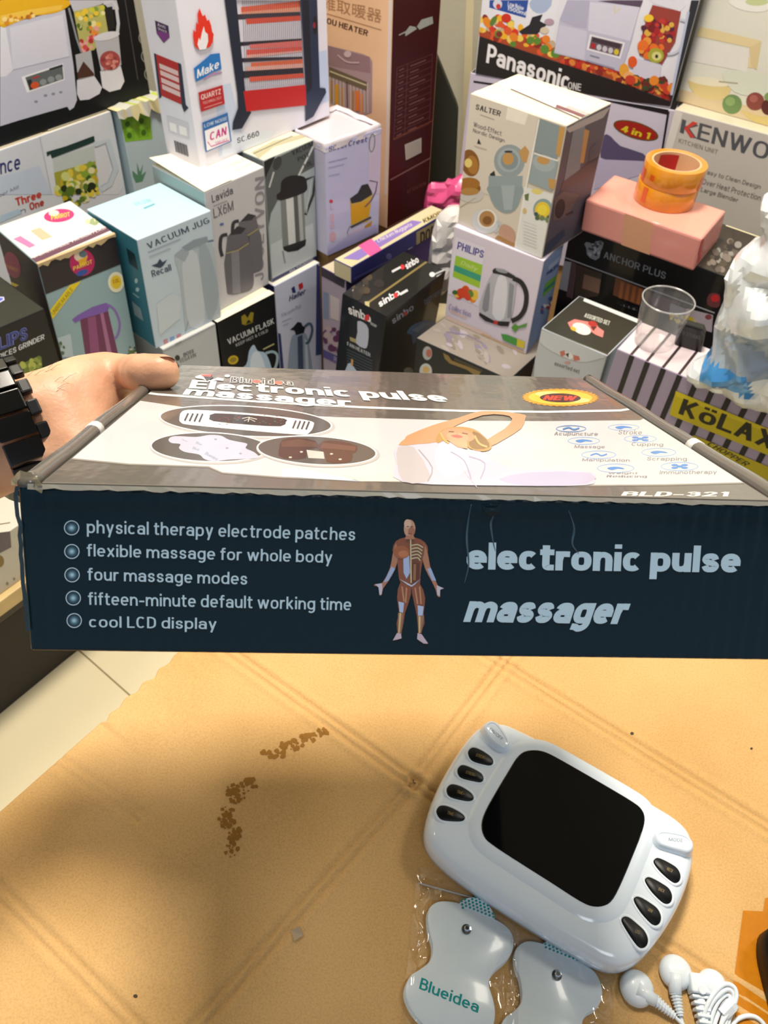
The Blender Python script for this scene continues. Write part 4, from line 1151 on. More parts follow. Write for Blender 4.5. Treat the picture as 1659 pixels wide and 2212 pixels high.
p.poly([(975, 1065), (1005, 1055), (1012, 1085), (985, 1098)], '#c87468').poly([(1060, 1085), (1100, 1095), (1105, 1120), (1065, 1125)], '#c87468').poly([(1010, 1070), (1045, 1070), (1065, 1100), (1040, 1115), (1015, 1100)], '#e8eaee').poly([(1012, 1080), (1035, 1072), (1030, 1105)], '#33343a').ell(1025, 1135, 20, 8, '#c99a94')
p.text('assorted set', (940, 1150), (1100, 1205), (945, 1125), '#6f747c', .02)
p.line([(812, 1120), (800, 1250)], 10, '#8a9098')
p.done('front_print', o)

# ---- striped mixer carton
o, pr, C = carton('kolax', 'striped_box', 'lilac and black striped carton with yellow lettered plates', ['#a89bb4', '#17161c', '#a89bb4', '#dccdd2'], coat=.2)
ZK = (1420, 780, 6.913)
p = pr('front', (0, 0, 1))
a, b = C[4], C[5]
dv = (C[0] - C[4])
for i in range(14):
    s = (i * .0268 + .0225) / .4
    w_ = .0085 / .4
    if s + w_ > 1:
        break
    q3 = [a + (b - a) * s, a + (b - a) * (s + w_), a + (b - a) * (s + w_) + dv, a + (b - a) * s + dv]
    p._add(q3, [(0, 3, 2, 1)], '#14141c')
p.zoom(*ZK)
p.poly([(280, 440), (1400, 900), (1900, 1105), (1860, 1470), (1650, 1400), (190, 800), (185, 770)], '#c9b712').poly([(285, 450), (1900, 1110), (1890, 1160), (280, 520)], '#dcc81e')
p.text('KöLAX', (310, 790), (1700, 1330), (400, 540), '#1d1b0a', .035)
p.poly([(530, 1100), (690, 1160), (1650, 1570), (1900, 1680), (1900, 1960), (1650, 1840), (560, 1200)], '#bfae12').text('CHOPPER', (740, 1250), (1340, 1580), (790, 1190), '#3a350e', .03, .3)
p.done('front_print', o)
p = pr('top', (0, 0, 1))
bk = C[6] - C[4]
for i in range(14):
    s = (i * .0268 + .0225) / .4
    w_ = .0045 / .4
    if s + w_ > 1:
        break
    p._add([a + (b - a) * s, a + (b - a) * (s + w_), a + (b - a) * (s + w_) + bk, a + (b - a) * s + bk], [(0, 1, 2, 3)], '#3a2c30')
p.done('top_print', o)

# ---- black carton under the pink parcel
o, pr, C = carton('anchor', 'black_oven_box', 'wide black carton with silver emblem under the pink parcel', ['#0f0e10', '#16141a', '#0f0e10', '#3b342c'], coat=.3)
p = pr('front', ZI)
p.poly([(285, 440), (300, 425), (330, 430), (345, 450), (370, 420), (410, 415), (430, 430), (420, 470), (405, 500), (400, 540), (370, 562), (330, 545), (305, 520), (300, 470)], '#8f97a2').blobs([(310, 440), (415, 425), (400, 530), (320, 530)], ['#565d68', '#b9c0ca', '#3a3f48'], 26, 12, 5)
p.text('ANCHOR PLUS', (428, 545), (888, 705), (436, 492), '#8d939c', .01).line([(125, 535), (1260, 955)], 8, '#b9bcc6')
p.poly([(100, 560), (190, 575), (170, 800), (85, 770)], '#a9b3bd').poly([(190, 570), (230, 590), (200, 850), (150, 830)], '#5c4850').poly([(225, 590), (420, 660), (390, 830), (210, 850)], '#3f3228').poly([(285, 665), (410, 705), (395, 810), (270, 770)], '#8a6a58').poly([(520, 690), (740, 780), (700, 900), (500, 820)], '#7a4a30')
for i in range(4):
    p.poly([(560 + i * 45, 720 + i * 17), (585 + i * 45, 728 + i * 17), (565 + i * 45, 850 + i * 14), (540 + i * 45, 840 + i * 14)], '#a8653c')
p.poly([(535, 855), (690, 910), (690, 950), (530, 890)], '#121115').text('· 1 · 1 · 0 ·', (560, 900), (680, 940), (562, 885), '#9aa0ac', .02)
p.poly([(745, 790), (1000, 880), (980, 960), (730, 900)], '#4a3440').poly([(930, 880), (1060, 930), (1050, 1010), (920, 980)], '#7f7f92').poly([(1050, 920), (1250, 970), (1240, 1100), (1040, 1040)], '#b3aab4').blobs([(930, 960), (1130, 1000), (1120, 1060), (940, 1040)], ['#c9b31e', '#e0cf4a', '#7a7a40'], 18, 16, 4)
p.poly([(1210, 830), (1240, 805), (1300, 815), (1300, 900), (1260, 915), (1205, 890)], '#6a3438', 2).ell(1265, 845, 32, 28, '#c2262c').ell(1215, 985, 26, 20, '#8a4248')
p.done('front_print', o)
p = pr('top', ZI)
p.blobs([(1220, 470), (1400, 400), (1480, 430), (1330, 640), (1210, 620)], ['#5a5048', '#2b2622', '#7a6f66', '#4a3f34', '#8a8680'], 30, 26, 6).line([(1345, 298), (1620, 395)], 14, '#e0d8b0')
p.done('top_print', o)
support('anchor', 'plain brown carton under the wide black oven box')

# ---- pink wrapped parcel
o, pr, C = carton('pink', 'pink_parcel', 'flat parcel wrapped in salmon pink paper under the tape rolls', ['#e3978c', '#d8757e', '#d98578', '#efa795'], bev=.004, coat=.5, rough=.3)
p = pr('front', ZI)
p.poly([(590, 205), (800, 290), (770, 545), (560, 450)], '#d99f7c')
p.done('clear_tape', o)
p = pr('right', ZI)
p.poly([(1150, 410), (1175, 400), (1150, 560), (1128, 590)], '#c23a44').poly([(1180, 400), (1330, 230), (1300, 380), (1170, 500)], '#db8f84')
p.done('side_fold', o)

# ---- four-in-one carton
o, pr, C = carton('four_in_one', 'four_in_one_box', 'white and black carton with red oval badge under the fruit blender box', ['#cfc9dc', '#b9b5c8', '#1b1a1e', '#1d1b1d'])
p = pr('front', ZC)
p.poly([(105, 425), (1135, 575), (1130, 606), (830, 540), (105, 436)], '#17161a').poly([(1140, 590), (1105, 800), (1092, 815), (1128, 585)], '#15151a')
p.ell(962, 688, 124, 44, '#6d4a1a', 17).ell(962, 688, 114, 37, '#a3221c', 17).text('4 in 1', (880, 692), (1030, 735), (892, 658), '#d8c628', .04)
p.poly([(790, 715), (830, 720), (880, 770), (1000, 810), (1020, 860), (870, 850), (775, 830)], '#5c5274', 2).poly([(760, 840), (1000, 850), (1060, 900), (740, 1000)], '#c0b8d6')
p.done('front_print', o)
support('four_in_one', 'plain brown carton under the four in one box')

# ---- fruit blender carton
o, pr, C = carton('panasonic', 'fruit_blender_box', 'large white carton with fruit, juicer and slanted black name band', ['#e3e3ec', '#b9b7ae', '#23242c', '#d8d8dc'])
p = pr('front', ZC)
p.poly([(150, 0), (560, 0), (520, 250), (135, 150)], '#e6e6ee')
p.poly([(190, 0), (395, 0), (380, 95), (188, 40)], '#2c4fa0').ell(232, 22, 24, 26, '#d8d8e8').ell(236, 34, 12, 14, '#c8382c').text('Low Noise', (285, 30), (368, 56), (288, 5), '#e8ecf6', .02).text('1500ml', (282, 52), (380, 82), (286, 30), '#e8ecf6', .02)
p.poly([(410, 0), (520, 0), (490, 60), (440, 70), (405, 40)], '#a9b9d8', 2)
p.poly([(135, 150), (220, 160), (380, 190), (520, 240), (880, 370), (1165, 470), (1160, 540), (900, 440), (560, 330), (135, 190)], '#b04a28')
p.blobs([(140, 90), (240, 90), (320, 130), (420, 180), (540, 220), (540, 300), (300, 230), (140, 180)], ['#e8842a', '#d83a22', '#efb62e', '#5f8a34', '#8a2a20', '#f0d060', '#c8b090', '#e05a2c'], 62, 20, 21)
p.blobs([(560, 290), (880, 370), (1000, 440), (1160, 500), (1165, 535), (900, 440), (560, 330)], ['#c8302a', '#a82420', '#e0843a', '#d84a30', '#8a2a28', '#e8b050'], 60, 17, 22)
p.poly([(415, 90), (470, 75), (455, 110), (490, 130), (440, 180), (360, 180), (345, 165), (400, 130)], '#26222a').ell(278, 95, 26, 24, '#d0301f').ell(505, 115, 26, 18, '#b59aa8').ell(480, 160, 24, 18, '#d8c8b0').ell(178, 118, 20, 30, '#e88a22', -30).ell(210, 110, 14, 30, '#5f7f34', 30)
p.poly([(600, 0), (990, 0), (940, 210), (885, 380), (690, 320), (530, 280), (560, 100)], '#c0bfd4').poly([(720, 10), (985, 35), (930, 215), (710, 160)], '#d5d4e4').poly([(600, 0), (720, 0), (700, 150), (640, 140), (560, 110)], '#b3b2ca').poly([(560, 130), (705, 165), (690, 315), (532, 275)], '#cdccdf').poly([(840, 0), (1000, 0), (985, 38), (760, 5)], '#5a4a60').line([(850, 30), (850, 70), (880, 40)], 12, '#d8d0b8')
q = [(720, 180), (905, 225), (880, 310), (702, 262)]
p.poly(q, '#eceaf0').poly(sub_quad(q, .06, .1, .95, .88), '#6a5a68')
for i, c in enumerate(('#b02a34', '#c9c6d0', '#c9c6d0', '#c9c6d0', '#d8c43a')):
    p.ell(*quad_at(q, .16 + i * .17, .66), 13, 16, c)
p.poly(sub_quad(q, .1, .15, .9, .4), '#43343f').line([(700, 318), (850, 362)], 8, '#9a98b0').line([(720, 290), (770, 304)], 6, '#8a88a4')
p.poly([(1035, 0), (1215, 0), (1225, 30), (1195, 60), (1060, 20)], '#dfe0ea').poly([(1050, 25), (1200, 60), (1170, 220), (1100, 340), (980, 290), (1000, 150)], '#9a4038')
p.blobs([(1040, 90), (1175, 110), (1155, 220), (1000, 210), (1005, 130)], ['#7a1f26', '#a8262a', '#5a2438', '#c23a34', '#e0b04a'], 44, 17, 31).blobs([(985, 210), (1110, 225), (1090, 300), (985, 290)], ['#e8742a', '#ec9a3c', '#d8482c'], 22, 22, 32)
p.ell(1068, 292, 42, 40, '#a8a83a').ell(1072, 295, 26, 24, '#d8d48a').ell(1072, 296, 8, 10, '#2a2a1e').ell(1030, 95, 26, 20, '#f0c83a')
p.poly([(965, 305), (1095, 340), (1085, 440), (940, 390)], '#d3d1e2').line([(1195, 100), (1232, 120), (1220, 200), (1180, 270), (1130, 285)], 14, '#cdd2e0', 4)
p.ell(945, 325, 24, 30, '#e05a28').ell(900, 370, 26, 36, '#e8a43a').ell(925, 400, 30, 22, '#eeb070').blobs([(880, 410), (1050, 420), (1165, 400), (1160, 500), (1060, 480), (900, 440)], ['#3a4a2c', '#6a2a24', '#d8642a', '#e88a2c', '#4a1f20', '#c8402c'], 32, 24, 33)
p.poly([(138, 190), (560, 330), (900, 440), (1160, 540), (1140, 560), (900, 530), (115, 402)], '#1f1a1a')
p.text('Panasonic', (172, 328), (602, 476), (184, 228), '#f0eef2', .035).text('ONE', (604, 468), (672, 480), (607, 428), '#d8d6d8', .02)
p.poly([(1255, 0), (1300, 0), (1180, 540), (1140, 540)], '#2a2c34').line([(1240, 60), (1150, 500)], 14, '#b9c4dc')
p.done('front_print', o)

# ---- Kenwood carton
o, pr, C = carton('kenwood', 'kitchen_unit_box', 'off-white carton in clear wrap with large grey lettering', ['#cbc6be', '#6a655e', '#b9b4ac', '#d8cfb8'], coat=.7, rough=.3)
p = pr('front', ZC)
p.text('K', (1192, 700), (1282, 735), (1207, 625), '#55585e', .015).poly([(1262, 640), (1290, 650), (1238, 678), (1272, 725), (1250, 728), (1216, 676)], '#d4473c').text('ENWOOD', (1282, 735), (1842, 905), (1300, 645), '#55585e', .015)
p.text('KITCHEN UNIT', (1186, 752), (1392, 815), (1190, 728), '#8c8880', .01)
for t, bl, br, tl in (('- Easy to Clean Design', (1300, 915), (1618, 1005), (1304, 885)), ('- Over Heat Protection', (1292, 965), (1620, 1060), (1296, 935)), ('- Large Blender', (1284, 1010), (1500, 1075), (1288, 980))):
    p.text(t, bl, br, tl, '#7c776e', .008, .2)
p.poly([(1165, 575), (1210, 600), (1150, 800), (1110, 810)], '#e0dcd4')
p.done('front_print', o)
support('kenwood', 'plain brown carton under the grey lettered box')

# ---- food carton
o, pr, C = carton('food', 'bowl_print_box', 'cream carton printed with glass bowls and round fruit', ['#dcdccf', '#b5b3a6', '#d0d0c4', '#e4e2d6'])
p = pr('front', ZC)
p.poly([(1300, 140), (1625, 215), (1600, 300), (1575, 360), (1420, 330), (1570, 300), (1560, 250), (1280, 190)], '#e0cfa0').poly([(1270, 200), (1560, 260), (1550, 380), (1240, 320)], '#e2e0d8').poly([(1560, 250), (1625, 220), (1600, 370), (1570, 350)], '#d8c596')
p.poly([(1190, 500), (1460, 600), (1720, 690), (1720, 700), (1180, 545)], '#c69a68').poly([(1190, 470), (1720, 600), (1720, 690), (1190, 530)], '#d9c6a0')
p.poly([(1240, 420), (1340, 445), (1460, 460), (1430, 520), (1330, 525), (1260, 480)], '#dcc88c', 3).ell(1345, 430, 112, 22, '#e8e2c8', 8).poly([(1420, 380), (1500, 370), (1720, 420), (1720, 500), (1520, 500), (1440, 440)], '#d6dccc', 3).line([(1400, 430), (1500, 440)], 8, '#a8a48a')
p.ell(1470, 550, 52, 52, '#6f8f58').ell(1460, 535, 26, 24, '#8aa86c').ell(1592, 535, 48, 48, '#8a4a40').ell(1584, 520, 22, 20, '#a8645a').ell(1660, 565, 36, 42, '#5a2c28').ell(1670, 510, 30, 24, '#7f9a5a').poly([(1520, 580), (1600, 610), (1720, 630), (1720, 690), (1600, 650), (1530, 600)], '#d8c47c', 2)
p.ell(1560, 20, 110, 40, '#e8e8e0', 10).ell(1600, 10, 60, 20, '#c3cf9a')
p.done('front_print', o)
# ---------------------------------------------------------------- the massager carton held up in the hand
HO = Vector((-.1285, .1840, 1.3 - .1962))
HX, HY, HZ = Vector((.2794, .0178, -.0042)), Vector((-.0166, .2174, -.1112)), Vector((-.0032, .0370, .0481))
xu, yu, zu = HX.normalized(), HY.normalized(), HZ.normalized()
NT = HX.cross(HY).normalized()
NF = HX.cross(HZ).normalized()
if NF.dot(CAM - HO) < 0:
    NF = -NF
H1, H2, H3, H4, H5 = (0, 720, 2.9625), (280, 780, 2.3042), (840, 780, 2.0256), (0, 1020, 1.9988), (760, 1020, 1.8454)


def hb(u, v, t=0.):
    """point of the held carton: metres to the right, away, up from its top front left corner"""
    return HO + xu * u + yu * v + zu * t


def card_gloss(name, hexc, rough, flute, coat=.5, spec=.5):
    """printed, film-laminated corrugated board: gloss with faint flute lines and dents"""
    m = bpy.data.materials.new(name)
    m.use_nodes = True
    nt = m.node_tree
    b = nt.nodes['Principled BSDF']
    b.inputs['Base Color'].default_value = lin(hexc)
    b.inputs['Roughness'].default_value = rough
    b.inputs['Coat Weight'].default_value = coat
    b.inputs['Specular IOR Level'].default_value = spec
    b.inputs['Coat Roughness'].default_value = .12
    tc = nt.nodes.new('ShaderNodeTexCoord')
    wv = nt.nodes.new('ShaderNodeTexWave')
    wv.bands_direction = 'X'
    wv.inputs['Scale'].default_value = 52
    wv.inputs['Distortion'].default_value = 1.2
    nz = nt.nodes.new('ShaderNodeTexNoise')
    nz.inputs['Scale'].default_value = 24
    nz.inputs['Detail'].default_value = 4
    nt.links.new(tc.outputs['Object'], wv.inputs['Vector'])
    nt.links.new(tc.outputs['Object'], nz.inputs['Vector'])
    mx = nt.nodes.new('ShaderNodeMath')
    mx.operation = 'MULTIPLY_ADD'
    mx.inputs[1].default_value = flute
    nt.links.new(wv.outputs['Fac'], mx.inputs[0])
    nt.links.new(nz.outputs['Fac'], mx.inputs[2])
    bp = nt.nodes.new('ShaderNodeBump')
    bp.inputs['Strength'].default_value = .30
    bp.inputs['Distance'].default_value = .003
    nt.links.new(mx.outputs[0], bp.inputs['Height'])
    nt.links.new(bp.outputs['Normal'], b.inputs['Normal'])
    nt.links.new(bp.outputs['Normal'], b.inputs['Coat Normal'])
    return m


m_teal = card_gloss('dark_teal_laminate', '#03202b', .30, .30, .14, .25)
m_char = card_gloss('charcoal_laminate', '#68635d', .24, .03, .9)
m_board = mat('#b9a988', .85, name='bare_board_edge')
C = [HO + HX * sx + HY * sy + HZ * (sz - 1) for sz in (0, 1) for sy in (0, 1) for sx in (0, 1)]
held = mk('massager_box', C, HEX, [m_teal, m_teal, m_char, m_char, m_char, m_teal], mi=[0, 1, 2, 3, 4, 5], origin=C[0],
          label='dark teal electronic pulse massager carton held up by the hand', cat='box')
bevel(held, .0016, 3)
# lid: a thin tucked panel between two rolled side walls
LW = HX.length
th = .0014
L = [hb(.0085, -.0004, 0), hb(LW - .0085, -.0004, 0), hb(LW - .0085, HY.length, 0), hb(.0085, HY.length, 0)]
lv = L + [p + NT * th for p in L]
lid = mk('lid', lv, [(0, 3, 2, 1), (4, 5, 6, 7), (0, 1, 5, 4), (1, 2, 6, 5), (2, 3, 7, 6), (3, 0, 4, 7)], m_char, held)
bevel(lid, .0005, 2)
for u0, nm in ((.0036, 'rolled_edge'), (LW - .0036, 'rolled_edge')):
    n = 40
    pts = [hb(u0 + .0003 * math.sin(i * .31), HY.length * i / n * .998 + .0002) + NT * (.0002 + .0002 * math.sin(i * .53)) for i in range(n + 1)]
    v, f = tube(pts, .0036, 12)
    r = mk(nm, v, f, m_char, held, smooth=True)
    k = int(n * .30)
    v, f = tube([pts[k], pts[k + 1]], .0038, 12)
    mk('white_stripe', v, f, mat('#e6e4e2', .35), r, smooth=True)
# frayed board at the near left corner
rr = random.Random(3)
V, Fq = [], []
for i in range(12):
    a = i / 11 * math.pi * 1.15
    c0 = hb(.0036, -.0006) + NT * .0004
    for q in (.0032, .0050 + rr.uniform(0, .0009)):
        V.append(c0 - xu * (math.cos(a) * q) + NT * (math.sin(a) * q) - yu * rr.uniform(0, .0012))
for i in range(11):
    Fq.append((2 * i, 2 * i + 1, 2 * i + 3, 2 * i + 2))
mk('torn_corner', V, Fq, m_board, held)
V, Fq = [], []
for i in range(16):
    p0 = hb(-.0006 + rr.uniform(-.0007, .0004), -.0010, -.0035 * i)
    V += [p0, p0 + xu * .0014 + yu * .0002]
for i in range(15):
    Fq.append((2 * i, 2 * i + 1, 2 * i + 3, 2 * i + 2))
mk('split_edge', V, Fq, mat('#1c3642', .6, name='scuffed_teal_edge'), held)
# pale worn line along the front top edge
V, Fq = [], []
for i in range(90):
    u = .004 + (LW - .006) * i / 89
    w_ = rr.uniform(.0001, .0009)
    V += [hb(u, -.0010) + NT * (th * .6 + .0002), hb(u, -.0014, -w_) + NF * .0003]
for i in range(89):
    Fq.append((2 * i, 2 * i + 1, 2 * i + 3, 2 * i + 2))
mk('worn_edge', V, Fq, mat('#8f8d84', .35, name='scuffed_edge', coat=.4), held)

# ---- front print
WT = '#bcd9ea'
p = Print(C[4], NF, H4, lift=1.5e-4, step=1.5e-5, rough=.35, coat=.4, quad=[C[0], C[1], C[5], C[4]])
for (x, y) in ((310, 240), (311, 342), (312, 443), (317, 543), (321, 640)):
    p.ring(x, y, 33, 32, 4, WT, n=40)
    for k, c in enumerate(('#14303f', '#24475a', '#3f687c', '#6590a4', '#8fb6c8', '#b3d3e2')):
        p.ell(x, y, 27 - k * 4.4, 26 - k * 4.3, c, n=28)
for t, bl, br, tl in (('physical therapy electrode patches', (376, 279), (1532, 311), (375, 206)), ('flexible massage for whole body', (376, 378), (1433, 407), (375, 309)), ('four massage modes', (379, 481), (1067, 500), (378, 412)),
                      ('fifteen-minute default working time', (382, 587), (1515, 611), (380, 517)), ('cool LCD display', (386, 683), (935, 692), (385, 619))):
    p.text(t, bl, br, tl, WT, .012, 0, 1.04)
p.zoom(*H5)
p.text('electronic pulse', (456, 417), (1543, 430), (459, 279), WT, .055).text('massager', (440, 629), (1094, 638), (453, 513), WT, .06, .28)
SK, BR, DB, BL, CR = '#b07a5e', '#8a4f34', '#5c3222', '#9fb4dc', '#cdbf9a'
p.poly([(175, 275), (210, 260), (252, 260), (290, 278), (304, 312), (282, 352), (273, 420), (270, 447), (238, 454), (195, 442), (185, 400), (180, 350), (162, 312)], BR, 2)
p.poly([(176, 282), (162, 330), (152, 382), (122, 440), (92, 446), (90, 452), (106, 458), (110, 490), (120, 486), (124, 464), (147, 432), (172, 387), (184, 335)], SK, 2).poly([(286, 284), (302, 320), (312, 375), (333, 430), (347, 456), (368, 463), (352, 468), (352, 496), (340, 492), (335, 470), (317, 432), (293, 386), (280, 332)], SK, 2)
p.poly([(158, 375), (172, 385), (146, 432), (126, 440)], BL).poly([(300, 385), (314, 380), (336, 432), (320, 432)], BL).poly([(92, 446), (120, 442), (122, 465), (118, 488), (110, 488), (106, 458)], '#c7c2d8').poly([(338, 450), (366, 462), (352, 468), (350, 494), (340, 488)], '#c7c2d8')
p.poly([(193, 440), (238, 454), (226, 520), (212, 560), (206, 602), (196, 650), (198, 662), (163, 670), (182, 648), (178, 602), (188, 555), (180, 500)], BR, 2).poly([(238, 454), (272, 446), (292, 500), (286, 560), (290, 602), (276, 645), (304, 682), (286, 682), (260, 664), (264, 640), (259, 572), (248, 520)], BR, 2)
p.poly([(186, 515), (208, 520), (204, 560), (190, 556)], '#b4c6ec').poly([(262, 530), (286, 535), (282, 570), (264, 572)], '#b4c6ec').poly([(184, 560), (206, 562), (196, 640), (184, 640)], '#9a7458').poly([(262, 572), (288, 570), (276, 640), (266, 640)], '#9a7458').poly([(190, 560), (197, 560), (190, 640), (185, 640)], '#d9c088').poly([(266, 574), (274, 574), (272, 640), (267, 640)], '#d9c088')
p.poly([(180, 640), (196, 642), (198, 662), (163, 670)], '#cbb9c8').poly([(262, 640), (278, 645), (304, 682), (286, 682), (260, 664)], '#cbb9c8')
p.poly([(190, 425), (238, 450), (274, 425), (250, 448), (238, 456), (222, 448)], '#c9d4f0').poly([(205, 340), (228, 330), (232, 400), (218, 425), (206, 400)], '#a9bce4').ell(198, 318, 32, 26, '#a05f3c', 10).ell(205, 325, 20, 14, '#b8764e')
p.poly([(228, 285), (290, 290), (286, 330), (262, 352), (232, 350)], '#7a5038')
for i in range(5):
    p.line([(238, 292 + i * 13), (262, 288 + i * 13), (284 - i * 3, 300 + i * 13)], 4.5, CR, 3)
p.line([(234, 262), (236, 440)], 5, CR).poly([(240, 360), (270, 362), (268, 425), (240, 440)], DB).poly([(246, 365), (256, 366), (254, 430), (244, 430)], '#9a6a44')
for x0, y0, x1, y1 in ((200, 455, 208, 515), (218, 460, 214, 520), (252, 460, 262, 525), (270, 455, 276, 525)):
    p.line([(x0, y0), (x1, y1)], 6, '#b98a68')
p.ell(230, 224, 23, 36, '#c79a80').ell(222, 205, 14, 18, '#ddb9a2').ell(238, 235, 14, 16, '#a86f54').line([(218, 216), (228, 216)], 4, '#7a4a3a').line([(234, 216), (244, 216)], 4, '#7a4a3a').line([(224, 244), (238, 244)], 3, '#7a3a34').poly([(216, 252), (246, 252), (252, 266), (210, 266)], SK)
p.done('front_print', held)
m_glint = mat('#2c4c5c', .15, name='crease_glint', coat=1.)  # lighter, fully coated colour stands in for bright glints on the creases
# split laminate: small raised creases right of the little man
rr = random.Random(8)
for pts in (((1018, 1090), (1012, 1120), (1008, 1165), (1012, 1220), (1003, 1260)), ((1060, 1088), (1066, 1110), (1060, 1130), (1064, 1165), (1070, 1190)), ((1228, 1102), (1240, 1140), (1236, 1175), (1250, 1195))):
    q = [hit(a, C[4], NF) for a in spl(pts, 5, False)]
    v, f = tube([a + NF * .0001 for a in q], [.0004 * (1 - abs(2 * i / (len(q) - 1) - 1)) + .00012 for i in range(len(q))], 6)
    mk('crease', v, f, m_glint, held, smooth=True)
q = [hit(a, C[4], NF) + NF * .0004 for a in ((1040, 1090), (1082, 1088), (1078, 1108), (1062, 1116), (1046, 1106))]
v = q + [sum(q, Vector()) / 5 + NF * .0012]
mk('loose_laminate', v, [(i, (i + 1) % 5, 5) for i in range(5)], m_teal, held)

# ---- lid print
p = Print(lv[4], NT, H2, lift=6e-5, step=1.2e-5, rough=.3, coat=.45, quad=lv[4:8])
wh = '#cdccd0'
pts = [(280, 862.5), (460, 889), (640, 897), (720, 901), (1000, 909), (1180, 910), (1383, 908), (1403, 898), (1500, 968), (1627, 1042), (1440, 1047), (1240, 1049), (1000, 1044), (760, 1036), (610, 1031), (480, 1021), (452, 1008), (280, 1003), (128, 990)]
p.zoom(0, 0, 1)
p.poly(pts, wh)
p.line([(130, 989), (280, 1003.5), (450, 1009), (480, 1022), (610, 1032), (760, 1037.5), (1000, 1046), (1240, 1050), (1440, 1048), (1625, 1043)], 3, '#8c877f')
p.line([(308, 845), (318, 849), (340, 852), (560, 868), (780, 880), (1000, 888), (1180, 890), (1340, 887), (1358, 884), (1369, 878)], 4.5, '#e9e8e6')
p.zoom(*H2)
p.poly([(760, 540), (840, 535), (1000, 570), (1150, 600), (760, 575)], '#cfdcf0').poly([(1060, 570), (1340, 555), (1370, 600), (1150, 600)], '#dcd8cc')
for (cx, cy, rx, ry, ro) in ((578, 300, 432, 77, 3.2), (398, 430, 296, 75, 1.6), (932, 447, 300, 73, 3.2)):
    p.ell(cx + 6, cy + 5, rx + 8, ry + 5, '#b9b6b4', ro, 60).ell(cx, cy, rx, ry, '#f6f5f5', ro, 60).ell(cx, cy, rx - 8, ry - 5, '#57524e', ro, 60)
p.poly([(248, 290), (262, 252), (335, 245), (600, 262), (800, 284), (905, 302), (916, 322), (895, 358), (840, 368), (560, 345), (300, 320), (256, 308)], '#eeeef0', 3).poly([(398, 282), (425, 262), (600, 271), (768, 288), (778, 305), (752, 327), (600, 320), (418, 302)], '#2b2826', 2)
for i in range(4):
    p.line([(292 + i * 24, 262 + i), (274 + i * 24, 300 + i * 2)], 9, '#3a3634').line([(828 + i * 22, 298 + i * 2), (812 + i * 22, 338 + i * 2)], 9, '#4a4644')
rr = random.Random(5)
for i in range(60):
    x, y = rr.uniform(430, 760), rr.uniform(270, 318)
    if 545 < x < 640:
        continue
    p.line([(x, y), (x + rr.uniform(6, 14), y + 1)], 3, rr.choice(('#7d3a34', '#3f5a4a', '#4a6a5a', '#6a5a50', '#8a4038')))
p.line([(560, 288), (592, 282), (634, 292)], 4, '#c9c2ba').line([(596, 280), (590, 305)], 5, '#c9c2ba').line([(570, 300), (596, 290), (625, 304)], 4, '#b9b2aa')
p.poly([(194, 392), (225, 376), (330, 380), (400, 370), (455, 374), (490, 392), (530, 402), (585, 414), (578, 436), (618, 455), (642, 478), (620, 488), (500, 493), (420, 502), (372, 490), (345, 468), (275, 455), (246, 436), (252, 416), (208, 410)], '#c0c0d4', 4)
for x, y in ((428, 392), (485, 436), (552, 463)):
    p.ell(x, y, 7, 4, '#8f90a0')
for t, bl, br, tl in (('Blue', (268, 398), (292, 408), (258, 388)), ('Blue', (328, 412), (356, 424), (336, 402)), ('Blue', (312, 440), (344, 450), (318, 428)), ('Blueidea', (372, 466), (432, 498), (384, 454))):
    p.text(t, bl, br, tl, '#7f93ab', .01)
p.poly([(744, 440), (758, 396), (830, 384), (925, 400), (936, 436), (884, 442), (878, 485), (800, 492), (744, 476)], '#4a3026', 2).poly([(752, 404), (840, 390), (930, 408), (928, 430), (760, 430)], '#5f4032').poly([(935, 438), (962, 402), (1050, 402), (1132, 426), (1124, 456), (1110, 462), (1104, 500), (1040, 510), (980, 502), (972, 460)], '#54362a', 2).poly([(962, 408), (1125, 428), (1122, 450), (950, 436)], '#6a483a')
for x, y in ((855, 455), (1005, 465), (800, 482), (1048, 492)):
    p.ell(x, y, 8, 4, '#cfc6be')
p.poly([(880, 445), (965, 455), (970, 490), (890, 486)], '#c9c2bc')
p.text('Electronic pulse', (288, 150), (1612, 222), (312, 95), '#f2f2f0', .05).text('massager', (254, 181), (1112, 245), (283, 140), '#f2f2f0', .05)
p.text('Blueidea', (498, 109), (816, 125), (505, 79), '#f0f0ee', .05).text('Blueidea', (502, 107), (812, 122), (507, 82), '#2a2624', .005).poly([(612, 96), (650, 98), (650, 112), (612, 110)], '#d86a5a').poly([(722, 102), (758, 104), (758, 120), (722, 117)], '#d86a5a')
p.poly([(325, 80), (360, 68), (398, 68), (375, 80), (400, 98), (440, 84), (470, 90), (466, 102), (430, 98), (395, 104), (360, 92), (330, 88)], '#e8e6e4').poly([(352, 70), (412, 68), (392, 98)], '#c8463a').poly([(366, 78), (420, 82), (385, 104)], '#1d1a1a').ell(486, 76, 14, 7, '#e8e8e6')
